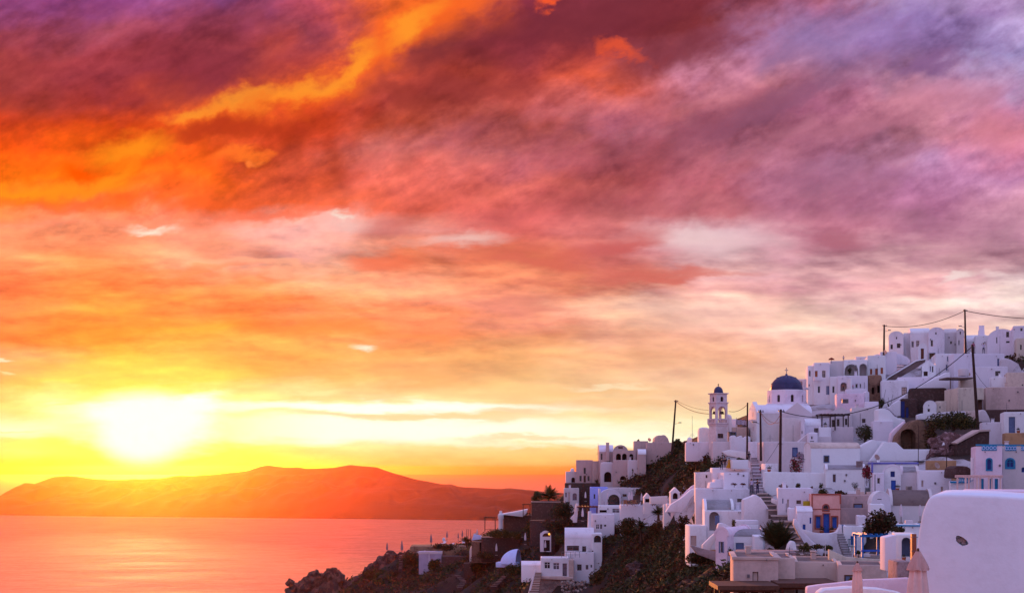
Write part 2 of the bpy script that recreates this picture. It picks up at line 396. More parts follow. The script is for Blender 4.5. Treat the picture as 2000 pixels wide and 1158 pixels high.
# ------------------------------------------------------------------ mesh helpers
def bx(bm, x0, x1, y0, y1, z0, z1, M=None, mi=0):
    v = [bm.verts.new(Vector((x, y, z)) if M is None else M @ Vector((x, y, z))) for z in (z0, z1) for y in (y0, y1) for x in (x0, x1)]
    fs = [bm.faces.new([v[i] for i in f]) for f in ((0,2,3,1),(4,5,7,6),(0,1,5,4),(2,6,7,3),(0,4,6,2),(1,3,7,5))]
    for f in fs: f.material_index = mi
    return v
def prism(bm, pts, a, b, axis='y', M=None, mi=0):
    """closed outline pts (u, w) extruded from a to b; axis y: (u, ., w); axis x: (., u, w)"""
    mk = (lambda p, t: Vector((p[0], t, p[1]))) if axis == 'y' else ((lambda p, t: Vector((t, p[0], p[1]))) if axis == 'x' else (lambda p, t: Vector((p[0], p[1], t))))
    A = [bm.verts.new(mk(p, a) if M is None else M @ mk(p, a)) for p in pts]
    B = [bm.verts.new(mk(p, b) if M is None else M @ mk(p, b)) for p in pts]
    n = len(pts); fs = [bm.faces.new(A), bm.faces.new(B[::-1])]
    for i in range(n): fs.append(bm.faces.new((A[(i+1) % n], A[i], B[i], B[(i+1) % n])))
    for f in fs: f.material_index = mi
    return fs
def ringprism(bm, po, pi, a, b, axis='y', mi=0):
    mk = (lambda p, t: Vector((p[0], t, p[1]))) if axis == 'y' else (lambda p, t: Vector((t, p[0], p[1])))
    n = len(po); L = [[bm.verts.new(mk(p, t)) for p in q_] for q_ in (po, pi) for t in (a, b)]
    oa, ob, ia, ib = L
    for i in range(n):
        j = (i + 1) % n
        for f in ((oa[i], oa[j], ia[j], ia[i]), (ob[j], ob[i], ib[i], ib[j]), (oa[j], oa[i], ob[i], ob[j]), (ia[i], ia[j], ib[j], ib[i])):
            bm.faces.new(f).material_index = mi
def fixn(bm): bmesh.ops.recalc_face_normals(bm, faces=bm.faces[:])
def bevel(bm, off, ang=50, seg=2):
    fixn(bm); bm.normal_update()
    es = [e for e in bm.edges if len(e.link_faces) == 2 and e.calc_face_angle(0) > R(ang)]
    if es: bmesh.ops.bevel(bm, geom=es, offset=off, segments=seg, affect='EDGES', profile=0.6, clamp_overlap=True)
def lathe(bm, prof, n=24, M=None, mi=0, a0=0.0):
    """profile [(r, z)] round the z axis"""
    rings = []
    for r, z in prof:
        if r < 1e-5: v = bm.verts.new((0, 0, z) if M is None else M @ Vector((0, 0, z))); rings.append([v] * n); continue
        rings.append([bm.verts.new((Vector((r * math.cos(a0 + 2 * math.pi * i / n), r * math.sin(a0 + 2 * math.pi * i / n), z)) if M is None else M @ Vector((r * math.cos(a0 + 2 * math.pi * i / n), r * math.sin(a0 + 2 * math.pi * i / n), z)))) for i in range(n)])
    for A, B in zip(rings, rings[1:]):
        for i in range(n):
            j = (i + 1) % n; q_ = [A[i], A[j], B[j], B[i]]; u_ = []
            for v in q_:
                if v not in u_: u_.append(v)
            if len(u_) > 2: bm.faces.new(u_).material_index = mi
def tube(bm, p0, p1, r0, r1=None, n=8, mi=0):
    r1 = r0 if r1 is None else r1; p0 = Vector(p0); p1 = Vector(p1); ax = (p1 - p0)
    M = Matrix.Translation(p0) @ ax.to_track_quat('Z', 'Y').to_matrix().to_4x4()
    lathe(bm, [(0, 0), (r0, 0), (r1, ax.length), (0, ax.length)], n, M, mi)
TMP = bpy.data.scenes.new('boolean_work')
def cut(bm, cb, selfx=False):
    """subtract the solids in cb from those in bm; returns a new bmesh"""
    fixn(bm); fixn(cb)
    ma = bpy.data.meshes.new('a'); bm.to_mesh(ma); bm.free(); mb = bpy.data.meshes.new('b'); cb.to_mesh(mb); cb.free()
    oa = bpy.data.objects.new('a', ma); ob = bpy.data.objects.new('b', mb)
    TMP.collection.objects.link(oa); TMP.collection.objects.link(ob)
    md = oa.modifiers.new('b', 'BOOLEAN'); md.operation = 'DIFFERENCE'; md.solver = 'EXACT'; md.object = ob; md.use_self = selfx
    vl = TMP.view_layers[0]; vl.update(); dg = vl.depsgraph
    me = bpy.data.meshes.new_from_object(oa.evaluated_get(dg), depsgraph=dg)
    out = bmesh.new(); out.from_mesh(me)
    bpy.data.objects.remove(oa); bpy.data.objects.remove(ob)
    for x in (ma, mb, me): bpy.data.meshes.remove(x)
    return out
def outline(kind, w, h, n=10):
    """opening outline centred on x, from z = 0 up"""
    if kind == 'arch':
        r = w / 2; s_ = max(0.02, h - r)
        if h < r: s_ = 0.02
        ry = h - s_
        return [(-r, 0), (r, 0)] + [(r * math.cos(math.pi * i / n), s_ + ry * math.sin(math.pi * i / n)) for i in range(n + 1)]
    if kind == 'round':
        return [(w / 2 * math.cos(2 * math.pi * i / 16), h / 2 + h / 2 * math.sin(2 * math.pi * i / 16)) for i in range(16)]
    return [(-w/2, 0), (w/2, 0), (w/2, h), (-w/2, h)]
def arc_profile(w0, w1, zb, zs, zt, n=16):
    """wall with a round top between w0 and w1"""
    c_, r = (w0 + w1) / 2, (w1 - w0) / 2
    return [(w0, zb), (w1, zb)] + [(c_ + r * math.cos(math.pi * i / n), zs + (zt - zs) * math.sin(math.pi * i / n)) for i in range(n + 1)]

# ------------------------------------------------------------------ palette
WHITE = mat('whitewash', (0.79, 0.765, 0.775), 0.9, 0.17, 0.6, 0.45, 1.6, col2=(0.60, 0.55, 0.55), streak=True, mix_lo=0.49, mix_hi=0.76)
WARM = mat('warm_plaster', (0.66, 0.58, 0.57), 0.9, 0.12, 0.45, 0.25, 2.2, col2=(0.60, 0.54, 0.52), streak=True)
PINKW = mat('pink_plaster_and_glow', (0.82, 0.66, 0.72), 0.9, 0.08, 0.5, 0.2, 2.2, col2=(0.72, 0.56, 0.62))  # own pink of some walls, painted sun glow on the pink lit ones
CREAM = mat('cream_plaster', (0.66, 0.54, 0.43), 0.9, 0.15, 0.4, 0.3, 2.2, col2=(0.50, 0.39, 0.31), streak=True)
BEIGE = mat('beige_plaster', (0.62, 0.46, 0.39), 0.9, 0.12, 0.4, 0.3, 2.2, col2=(0.50, 0.37, 0.31), streak=True)
MAUVE = mat('rose_plaster', (0.56, 0.39, 0.345), 0.9, 0.12, 0.4, 0.25, 2.2, col2=(0.43, 0.32, 0.30), streak=True)
OCHRE = mat('ochre_plaster', (0.44, 0.25, 0.12), 0.9, 0.15, 0.4, 0.3, col2=(0.33, 0.18, 0.09))
CAVE = mat('brown_rockface', (0.26, 0.15, 0.09), 0.95, 0.3, 0.5, 0.6, 3, col2=(0.13, 0.07, 0.045))
GREY = mat('grey_screed', (0.30, 0.28, 0.29), 0.9, 0.15, 0.5, 0.2, 3, col2=(0.22, 0.20, 0.20))
BROWNR = mat('brown_screed', (0.19, 0.135, 0.115), 0.9, 0.2, 0.6, 0.3, 3, col2=(0.13, 0.09, 0.08))
STONE = mat('dark_stone_wall', (0.075, 0.042, 0.034), 0.95, 0.3, 2.6, 1.0, 5.0, col2=(0.15, 0.095, 0.08), mix_lo=0.5, mix_hi=0.68)
PALEST = mat('pale_stone', (0.36, 0.28, 0.25), 0.95, 0.3, 1.0, 0.8, 3, col2=(0.20, 0.14, 0.12))
ROCK = mat('lava_rock', (0.055, 0.03, 0.026), 0.97, 0.3, 0.5, 1.0, 2.0, col2=(0.13, 0.075, 0.06))
LILAC = mat('lilac_blue_wall', (0.33, 0.40, 0.85), 0.9, 0.06, 0.5, 0.1, col2=(0.28, 0.34, 0.76))
PALEB = mat('pale_blue_wall', (0.56, 0.64, 0.92), 0.9, 0.06, 0.5, 0.1, col2=(0.48, 0.56, 0.84))
TOWERM = mat('tower_stone', (0.72, 0.60, 0.60), 0.9, 0.10, 0.5, 0.3, 3, col2=(0.60, 0.48, 0.47))
DOMEB = mat('blue_dome_paint', (0.030, 0.030, 0.090), 0.5, 0.15, 0.7, 0.1, 2, col2=(0.045, 0.042, 0.115))
BLUE = mat('blue_paint', (0.025, 0.10, 0.46), 0.5, 0.12, 1.5, 0.05)
NAVY = mat('navy_paint', (0.018, 0.035, 0.20), 0.5, 0.12, 1.5)
TURQ = mat('turquoise_paint', (0.015, 0.24, 0.44), 0.5, 0.12, 1.5)
SLATE = mat('slate_blue_paint', (0.13, 0.18, 0.32), 0.6, 0.12, 1.5)
PURPLE = mat('violet_trim', (0.17, 0.17, 0.50), 0.7, 0.06, 1)
WOOD = mat('brown_wood', (0.11, 0.045, 0.025), 0.75, 0.2, 2.5, 0.3, 8)
REDW = mat('red_wood', (0.15, 0.04, 0.02), 0.7, 0.2, 2.5, 0.2, 8)
DARKW = mat('dark_wood', (0.05, 0.022, 0.016), 0.75, 0.2, 2.5, 0.3, 8)
GLASS = mat('window_glass', (0.035, 0.022, 0.025), 0.12, 0.3, 2.0, spec=0.6)
GLASSP = mat('curtained_glass', (0.16, 0.13, 0.15), 0.2, 0.3, 2.0, spec=0.6)
DARK = mat('interior_shade', (0.03, 0.016, 0.013), 0.95, 0.2, 1)  # shade inside openings painted as a dark sheet
SALMON = mat('salmon_plaster', (0.84, 0.44, 0.37), 0.85, 0.08, 0.5, 0.2, 2, col2=(0.76, 0.38, 0.31))
TRIMR = mat('brick_red_trim', (0.42, 0.10, 0.065), 0.8, 0.1, 1)
METAL = mat('grey_metal', (0.16, 0.13, 0.14), 0.5, 0.1, 1)
POLEM = mat('creosote_wood', (0.055, 0.024, 0.018), 0.85, 0.3, 2.0, 0.3, 6)
WIREM = mat('wire_rubber', (0.035, 0.02, 0.02), 0.7, 0.1, 1)
NEARP = mat('smooth_near_plaster', (0.77, 0.80, 0.88), 0.88, 0.0, 0.45, 0.14, 7.0, col2=(0.70, 0.715, 0.78), mix_lo=0.45, mix_hi=0.7)
CLOTH = mat('canvas_cream', (0.84, 0.56, 0.50), 0.95, 0.08, 1.2, 0.1, 6)
CLOTHW = mat('canvas_white', (0.72, 0.64, 0.68), 0.95, 0.08, 1.2)
TERRA = mat('terracotta', (0.40, 0.11, 0.05), 0.85, 0.12, 2)
YELL = mat('yellow_green_paint', (0.42, 0.34, 0.02), 0.7, 0.1, 2)
SKIN = mat('skin', (0.42, 0.22, 0.15), 0.6, 0.05, 3)

def opening(root, kind, x, z, w, h, y=0.0, depth=0.2, fcol=None, pcol=None, name='window', style='cross', axis='y'):
    """frame and pane (or leaf) standing in a recess whose mouth is at (x, y, z)"""
    fcol = fcol or WHITE; pcol = pcol or GLASS
    sh = 'arch' if kind == 'arch' else ('round' if kind == 'round' else 'rect')
    po = [(a + x, b_ + z) for a, b_ in outline(sh, w - 0.01, h - 0.01)]
    t = min(0.09, w * 0.12)
    pi = [(a * (w - 2 * t) / w + x, b_ * (h - 2 * t) / h + z + t) for a, b_ in outline(sh, w - 0.01, h - 0.01)]
    bm = bmesh.new()
    ringprism(bm, po, pi, y + depth - 0.09, y + depth - 0.012)
    if style == 'cross' and w > 0.5 and h > 0.6:
        bx(bm, x - 0.03, x + 0.03, y + depth - 0.085, y + depth - 0.03, z + t, z + h - t - (0.02 if sh == 'rect' else 0.02))
        if h < 1.9: bx(bm, x - w / 2 + t, x + w / 2 - t, y + depth - 0.083, y + depth - 0.032, z + h * 0.6, z + h * 0.6 + 0.05)
    fixn(bm)
    fr = link(name, bm, fcol, root)
    bm = bmesh.new(); bm.faces.new([bm.verts.new((a, y + depth - 0.05, b_)) for a, b_ in pi])
    if name == 'door':   # panelled leaf
        for zz in (0.1, 0.55):
            bx(bm, x - w * 0.32, x + w * 0.32, y + depth - 0.075, y + depth - 0.052, z + h * zz + t, z + h * (zz + 0.33))
    link('leaf' if name == 'door' else 'pane', bm, pcol, fr)
    return fr

def house(label, x0, x1, yt, yb, d=None, dep=6.0, m=None, roof='flat', rm=None, ops=(), yaw=None, ys=None, sk=1.6, name='house',
          cat='house', bev=0.12, par=0.35, reg=True, rim=True, group=None, extra=None, cornice=None):
    m = m or WHITE; rm = rm or m
    xc = (x0 + x1) / 2
    if d is None: d = D(xc, yb)
    s = d / F
    if yaw is None:
        az = math.degrees(math.atan((xc - 1000) / F)); yaw = -az * (0.9 if roof in ('vault_y', 'gable_y') else 0.72) + random.uniform(-1.2, 1.2)
        if dep < 2.6: yaw = 0
    cy, sy_ = math.cos(R(yaw)), math.sin(R(yaw)); u0 = (xc - 1000) / F
    fx = lambda p_: d * ((p_ - 1000) / F - u0) / (cy - (p_ - 1000) / F * sy_)
    root = empty(name, P(xc, yb, d), R(yaw), label, cat, group)
    w = fx(x1) - fx(x0); hw = w / 2; h = (yb - yt) * s
    if reg:
        BASE.append(P(xc, yb, d) - Vector((0, 0, 0.3)))
    bm = bmesh.new()
    rise = 0; zs = h
    if roof == 'flat':
        bx(bm, -hw, hw, 0, dep, -sk, h)
        bevel(bm, bev)
        cb = bmesh.new()
        if par: bx(cb, -hw + 0.28, hw - 0.28, 0.28, dep - 0.28, h - par, h + 0.5)
    elif roof == 'vault_y':
        zs = ((yb - ys) * s) if ys else h - hw * 0.8
        prism(bm, arc_profile(-hw, hw, -sk, zs, h), 0, dep, 'y'); bevel(bm, bev * 0.6, 60, 1); cb = bmesh.new()
    elif roof == 'vault_x':
        zs = (yb - ys) * s
        zc = (HY - yt) / F * (d + dep / 2) - (HY - yb) / F * d      # crown above the base
        h = max(zc, zs + 0.5)
        prism(bm, arc_profile(0, dep, -sk, zs, h), -hw, hw, 'x'); bevel(bm, bev * 0.6, 60, 1); cb = bmesh.new()
    elif roof == 'gable_y':
        zs = (yb - ys) * s
        prism(bm, [(-hw, -sk), (hw, -sk), (hw, zs), (0, h), (-hw, zs)], 0, dep, 'y'); bevel(bm, bev, 25); cb = bmesh.new()
    elif roof == 'shed':       # ys: height of the right end
        zr = (yb - ys) * s
        prism(bm, [(-hw, -sk), (hw, -sk), (hw, zr), (-hw, h)], 0, dep, 'y'); bevel(bm, bev, 12); cb = bmesh.new()
    todo = []
    for op in ops:
        k_, ox, oy, ow, oh = op[:5]; o = op[5] if len(op) > 5 else {}
        X, Z, Wd, Hh = fx(ox), (yb - oy - oh / 2) * s, fx(ox + ow / 2) - fx(ox - ow / 2), oh * s
        kind = 'arch' if k_ in ('aw', 'ad', 'arc') else ('round' if k_ == 'rd' else 'rect')
        deep = o.get('deep', 0.22 if k_ in ('w', 'aw', 'd', 'ad', 'rd') else 1.6)
        deep = min(deep, dep * 0.7)
        prism(cb, [(a + X, b_ + Z) for a, b_ in outline(kind, Wd, Hh)], -0.3, deep, 'y')
        todo.append((k_, kind, X, Z, Wd, Hh, deep, o))
    if len(cb.faces): bm = cut(bm, cb)
    else: cb.free(); fixn(bm)
    link('wall', bm, m, root, smooth=38)
    for k_, kind, X, Z, Wd, Hh, deep, o in todo:
        if k_ in ('w', 'aw', 'rd'): opening(root, kind, X, Z, Wd, Hh, 0, deep, o.get('f'), o.get('p'))
        elif k_ in ('d', 'ad'): opening(root, kind, X, Z, Wd, Hh, 0, deep, o.get('f', o.get('p', BLUE)), o.get('p', BLUE), 'door', 'none')
        elif k_ in ('hole', 'arc') and o.get('p'):
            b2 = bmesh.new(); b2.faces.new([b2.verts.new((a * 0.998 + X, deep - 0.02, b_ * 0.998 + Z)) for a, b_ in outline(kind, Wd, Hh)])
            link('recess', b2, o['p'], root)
        if o.get('sh'):          # open shutters
            for sg in (-1, 1):
                b2 = bmesh.new(); bx(b2, X + sg * (Wd / 2 + 0.02), X + sg * (Wd / 2 + Wd * 0.45), -0.07, -0.015, Z, Z + Hh); fixn(b2)
                link('shutter', b2, o['sh'], root)
        if o.get('sur'):         # painted surround
            b2 = bmesh.new(); tt = o.get('st', 0.16)
            ou = [(a * (Wd + 2 * tt) / Wd + X, b_ * (Hh + tt * (2 if k_ not in ('d', 'ad') else 1)) / Hh + Z - (tt if k_ not in ('d', 'ad') else 0)) for a, b_ in outline(kind, Wd, Hh)]
            inn = [(a + X, b_ + Z) for a, b_ in outline(kind, Wd, Hh)]
            ringprism(b2, ou, inn, -0.04, 0.01); fixn(b2); link('surround', b2, o['sur'], root)
        if o.get('sill'):
            b2 = bmesh.new(); bx(b2, X - Wd * 0.6, X + Wd * 0.6, -0.1, -0.004, Z - 0.12, Z - 0.005); fixn(b2); link('sill', b2, m, root)
    # roofs
    if roof in ('vault_x', 'vault_y'):
        b2 = bmesh.new(); ax = 'x' if roof == 'vault_x' else 'y'
        lo, hi = (0, dep) if ax == 'x' else (-hw, hw); e0, e1 = (-hw, hw) if ax == 'x' else (0, dep)
        c_, r = (lo + hi) / 2, (hi - lo) / 2; n = 18
        def arcp(g): return [(c_ + (r + g) * math.cos(math.pi * i / n), zs + (h - zs + g) * math.sin(math.pi * i / n)) for i in range(n + 1)]
        if rim:
            ringprism_open(b2, arcp(0.04), arcp(-0.05), e0 + 0.3, e1 - 0.3, ax); fixn(b2)
            link('roof', b2, rm, root, smooth=40)
            for a, b_ in ((e0 - 0.02, e0 + 0.28), (e1 - 0.28, e1 + 0.02)):
                b2 = bmesh.new(); ringprism_open(b2, arcp(0.17), arcp(-0.05), a, b_, ax); fixn(b2); link('rim', b2, m, root, smooth=40)
        else:
            ringprism_open(b2, arcp(0.03), arcp(-0.05), e0 - 0.01, e1 + 0.01, ax); fixn(b2)
            link('roof', b2, rm, root, smooth=40)
    elif roof == 'flat' and par:
        b2 = bmesh.new(); bx(b2, -hw + 0.29, hw - 0.29, 0.29, dep - 0.29, h - par - 0.05, h - par + 0.012); fixn(b2)
        link('roof', b2, rm if rm is not m else GREY if random.random() < .25 else m, root)
    elif roof in ('gable_y', 'shed'):
        b2 = bmesh.new(); g = 0.05
        zr = zs if roof == 'gable_y' else zr
        if roof == 'gable_y': o_, i_ = [(-hw - .06, zs - .02), (0, h + g), (hw + .06, zs - .02)], [(hw - .02, zs - .1), (0, h - .06), (-hw + .02, zs - .1)]
        else: o_, i_ = [(-hw - .03, h + g), (hw + .03, zr + g)], [(hw + .03, zr - .06), (-hw - .03, h - .06)]
        prism(b2, o_ + i_, 0.05, dep + 0.02, 'y'); fixn(b2); link('roof', b2, rm, root)
    rd = random.Random(label)
    if m in (WHITE, WARM, PINKW, CREAM, MAUVE, BEIGE) and d > 90 and w > 2.2 and dep > 2.6 and name == 'house':
        hz = zs if roof != 'flat' else h
        if roof == 'flat' and par:
            for k in range(1 + (w > 5)):
                X = rd.uniform(-hw * .8, hw * .8); b2 = bmesh.new(); tube(b2, (X, .05, h - par - .06), (X, -.28, h - par - .12), .05, .05, 8); link('waterspout', b2, PALEST, root)
            if rd.random() < .25:
                X = rd.uniform(-hw * .7, hw * .7); Y = rd.uniform(dep * .4, dep * .8); b2 = bmesh.new(); zz = rd.uniform(.35, .8); bx(b2, X - .2, X + .2, Y - .2, Y + .2, h - par, h + zz); bevel(b2, .05)
                bx(b2, X - .25, X + .25, Y - .25, Y + .25, h + zz + .06, h + zz + .12); link('chimney', b2, m, root)
        if not ops and w > 3 and hz > 2 and rd.random() < .55:
            X = rd.uniform(-hw * .6, hw * .6); ww = rd.uniform(.5, .8); wh = rd.uniform(.7, 1.1)
            b2 = bmesh.new(); z_ = hz - wh - rd.uniform(.7, 1.0); ringprism(b2, [(X-ww/2-.09,z_-.09),(X+ww/2+.09,z_-.09),(X+ww/2+.09,z_+wh+.09),(X-ww/2-.09,z_+wh+.09)], [(X-ww/2,z_),(X+ww/2,z_),(X+ww/2,z_+wh),(X-ww/2,z_+wh)], -.05, .01); fixn(b2)
            fr = link('window', b2, rd.choice([SLATE, WOOD, NAVY, m]), root); b2 = bmesh.new(); b2.faces.new([b2.verts.new(c) for c in ((X-ww/2,-.006,z_),(X+ww/2,-.006,z_),(X+ww/2,-.006,z_+wh),(X-ww/2,-.006,z_+wh))]); link('pane', b2, rd.choice([GLASS, GLASSP, SLATE]), fr)
        for k in range(rd.randrange(3)):
            X = rd.uniform(-hw * .85, hw * .85); z_ = rd.uniform(hz * .35, hz * .8); b2 = bmesh.new()
            if rd.random() < .5: bx(b2, X - .09, X + .09, -.12, -.004, z_, z_ + .22); link('wall_lamp', b2, METAL, root)
            else: bx(b2, X - .02, X + .02, -.05, -.004, 0, z_); link('drain_pipe', b2, rd.choice([METAL, m]), root)
    if cornice:
        b2 = bmesh.new(); bx(b2, -hw - 0.09, hw + 0.09, -0.09, dep + 0.05, h - 0.02 - cornice[1], h - 0.02); fixn(b2)
        cb = bmesh.new(); bx(cb, -hw + 0.05, hw - 0.05, 0.05, dep - 0.05, h - 1, h + 1); b2 = cut(b2, cb); link('cornice', b2, cornice[0], root)
    root['_h'] = h; root['_s'] = s; root['_w'] = w
    return root
def ringprism_open(bm, po, pi, a, b, axis='y'):
    """open band (an arch shell) between two polylines, closed at its ends"""
    pts = po + pi[::-1]; mk = (lambda p, t: Vector((p[0], t, p[1]))) if axis == 'y' else (lambda p, t: Vector((t, p[0], p[1])))
    n = len(po)
    oa = [bm.verts.new(mk(p, a)) for p in po]; ob = [bm.verts.new(mk(p, b)) for p in po]
    ia = [bm.verts.new(mk(p, a)) for p in pi]; ib = [bm.verts.new(mk(p, b)) for p in pi]
    for i in range(n - 1):
        bm.faces.new((oa[i], oa[i+1], ob[i+1], ob[i])); bm.faces.new((ia[i+1], ia[i], ib[i], ib[i+1]))
        bm.faces.new((oa[i+1], oa[i], ia[i], ia[i+1])); bm.faces.new((ob[i], ob[i+1], ib[i+1], ib[i]))
    for i in (0, n - 1): bm.faces.new((oa[i], ob[i], ib[i], ia[i]))

def slab(label, pts, d, th, m, name='wall', cat='wall', bev=0.08, ops=(), yaw=0.0, reg=False, group=None, cope=None):
    """free-standing wall or block: outline in the plane facing the viewer, real thickness th"""
    xs_ = [p[0] for p in pts]; ys_ = [p[1] for p in pts]; xc, yb = (min(xs_) + max(xs_)) / 2, max(ys_); s = d / F
    root = empty(name, P(xc, yb, d), R(yaw), label, cat, group)
    q_ = [((a - xc) * s, (yb - b_) * s) for a, b_ in pts]
    bm = bmesh.new(); prism(bm, q_, 0, th, 'y'); bevel(bm, bev, 25)
    if ops:
        cb = bmesh.new()
        for op in ops:
            k_, ox, oy, ow, oh = op[:5]; o = op[5] if len(op) > 5 else {}
            kind = 'arch' if k_ in ('aw', 'ad', 'arc') else ('round' if k_ == 'rd' else 'rect')
            prism(cb, [(a + (ox - xc) * s, b_ + (yb - oy - oh / 2) * s) for a, b_ in outline(kind, ow * s, oh * s)], -0.3, o.get('deep', th + 1), 'y')
        bm = cut(bm, cb)
    link('block', bm, m, root, smooth=38)
    for op in ops:
        k_, ox, oy, ow, oh = op[:5]; o = op[5] if len(op) > 5 else {}
        kind = 'arch' if k_ in ('aw', 'ad', 'arc') else ('round' if k_ == 'rd' else 'rect')
        if k_ in ('w', 'aw', 'rd'): opening(root, kind, (ox - xc) * s, (yb - oy - oh / 2) * s, ow * s, oh * s, 0, min(th * .6, .2), o.get('f'), o.get('p'))
        if k_ in ('hole', 'arc') and o.get('p'):
            b2 = bmesh.new(); b2.faces.new([b2.verts.new((a * .998 + (ox - xc) * s, o['deep'] - .02, b_ * .998 + (yb - oy - oh / 2) * s)) for a, b_ in outline(kind, ow * s, oh * s)]); link('recess', b2, o['p'], root)  # flat back of the opening, dark where it stands in for shade
        if k_ in ('d', 'ad'): opening(root, kind, (ox - xc) * s, (yb - oy - oh / 2) * s, ow * s, oh * s, 0, min(th * .6, .2), o.get('p', BLUE), o.get('p', BLUE), 'door', 'none')
    if reg: BASE.append(P(xc, yb, d) - Vector((0, 0, .3)))
    return root

def chimney(root, px, yt, yb, wpx, xc, yb0, d, y=1.0, m=None, taper=0.8, z0=None):
    s = d / F; b2 = bmesh.new(); w = wpx * s / 2
    z0 = (yb0 - yb) * s; z1 = (yb0 - yt) * s; X = (px - xc) * s
    v = bx(b2, X - w, X + w, y - w, y + w, z0, z1)
    for q_ in v[4:]: q_.co.x = X + (q_.co.x - X) * taper
    bevel(b2, 0.05); fixn(b2); bx(b2, X - w * taper - .04, X + w * taper + .04, y - w - .04, y + w + .04, z1 - .14, z1 - .03)
    return link('chimney', b2, m or WHITE, root, smooth=38)

def pergola(label, x0, x1, yt, yb, d, dep, m=WOOD, posts=3, beams=9, bt=0.16, name='pergola', canopy=None, group=None, slope=0.0):
    xc = (x0 + x1) / 2; s = d / F; root = empty(name, P(xc, yb, d), 0, label, 'pergola', group)
    hw = (x1 - x0) * s / 2; h = (yb - yt) * s
    for i in range(posts):
        X = -hw + 0.1 + (2 * hw - 0.2) * i / max(1, posts - 1)
        for Y in (0, dep):
            bm = bmesh.new(); bx(bm, X - .07, X + .07, Y - .07, Y + .07, -0.3, h - bt); link('post', bm, m, root)
    for Y in (0, dep):
        bm = bmesh.new(); bx(bm, -hw - .15, hw + .15, Y - .08, Y + .08, h - bt, h); link('beam', bm, m, root)
    if not canopy:
        bm = bmesh.new()
        for i in range(beams):
            X = -hw + 2 * hw * i / (beams - 1); bx(bm, X - .045, X + .045, -.35, dep + .35, h + .003, h + .1)
        link('rafters', bm, m, root)
    if canopy:
        bm = bmesh.new(); bx(bm, -hw - .3, hw + .3, -.35, dep + .3, h + .004, h + .3); link('canopy', bm, canopy, root)
    return root

def railing(label, x0, x1, yt, yb, d, m=METAL, n=8, group=None):
    s = d / F; xc = (x0 + x1) / 2; root = empty('railing', P(xc, yb, d), 0, label, 'railing', group); hw = (x1 - x0) * s / 2; h = (yb - yt) * s
    bm = bmesh.new()
    for i in range(n + 1):
        X = -hw + 2 * hw * i / n; bx(bm, X - .035, X + .035, -.035, .035, 0, h - .05)
    link('baluster', bm, m, root); bm = bmesh.new(); bx(bm, -hw, hw, -.045, .045, h - .05, h + .02); bx(bm, -hw, hw, -.02, .02, h * .45, h * .45 + .05)
    link('rail', bm, m, root); return root
TMPDONE = lambda: bpy.data.scenes.remove(TMP)
random.seed(4)
H = house
W_ = lambda x, y, w, h, **o: ('w', x, y, w, h, o)
D_ = lambda x, y, w, h, **o: ('d', x, y, w, h, o)
A_ = lambda x, y, w, h, **o: ('aw', x, y, w, h, o)
# ================= ridge top, right =================
H('small white vaulted house at the left end of the ridge row', 1736, 1765, 647, 700, 262, 7, WHITE, 'vault_y', ys=658, ops=[W_(1751,660,3,5), W_(1741.5,677,4.5,9,f=WOOD), W_(1755,675,6.5,9,f=WOOD)], rim=False)
H('flat white link house between two vaulted ridge houses', 1765, 1779, 650, 700, 264, 6, WHITE, par=0)
H('long white ridge house with sideways vault and two tall windows', 1778, 1816, 642, 700, 262, 6.5, WHITE, 'vault_x', ys=651, ops=[W_(1782.5,672,5,12,f=CREAM,p=GLASSP), W_(1792.5,671,6.5,12,f=CREAM,p=GLASSP)], rim=False)
H('tall white ridge house with wide round gable and small square attic window', 1813, 1845, 639.5, 700, 259, 8, WHITE, 'vault_y', ys=651, ops=[W_(1828,651,3,4.5), W_(1820,670,4.8,12.5,f=CREAM)], rim=False)
H('low mauve ridge house with one square window right of the wide gable', 1844, 1869, 643, 695, 261, 6, WARM, 'vault_x', ys=651, ops=[W_(1857.5,669,4,5.5,f=CREAM)], rim=False)
H('narrow ridge house with round gable beside the tallest pole', 1868, 1883, 642, 700, 259, 8, WARM, 'vault_y', ys=649, ops=[W_(1875.5,650,3,6), W_(1873,669,2.5,10)], rim=False)
H('small white arched porch with a red brown door on the ridge', 1793, 1811, 670, 703, 254, 3.5, WHITE, 'vault_y', ys=681, ops=[D_(1801.5,691,6,21,p=REDW)], rim=False)
H('low dark olive entrance box beside the arched porch', 1814, 1829, 688, 706, 256, 3, WHITE, par=0, ops=[('hole',1821,695,12,12,{'p':CAVE,'deep':1.0})])
H('pale plaster house curving down behind the tallest pole', 1888, 1928, 655, 705, 262, 7, WHITE, 'vault_x', ys=668, ops=[W_(1915,672,3,9)], rim=False)
r = H('white ridge house with tapered chimney stack', 1905, 1936, 655, 690, 258, 7, WHITE, par=0.2)
chimney(r, 1918.5, 634, 656, 12, 1920.5, 690, 258, 2)
r = H('bluish white vaulted house near the right end of the ridge', 1928, 1986, 642.5, 692, 254, 8, WHITE, 'vault_y', ys=664, ops=[W_(1968,653.5,5.5,11,f=WOOD), W_(1946.8,664,2,12,f=METAL), ('hole',1968.5,668,7,3.5,{'p':GLASS,'deep':.3})], rim=False)
chimney(r, 1948.5, 637, 660, 6.5, 1957, 692, 254, 0.6)
H('blue white cubic house at the far right of the ridge', 1979, 2012, 636, 690, 250, 7, WHITE, ops=[W_(1995,644,5,6), W_(1981,643,3,2)], par=.3)
H('beige terrace block below the far right ridge house', 1985, 2010, 660, 692, 246, 4, CREAM, par=0.2, ops=[('hole',1994,678,3,10,{'p':GLASS,'deep':.4})])
slab('low bumpy white parapet along the ridge top path', [(1700,703),(1700,697),(1712,692),(1727,690),(1741,688),(1760,692),(1772,697),(1778,703),(1778,712),(1700,712)], 255, 1.5, WHITE, ops=[('rd',1737.5,696.5,7,8,{'p':PALEST})])
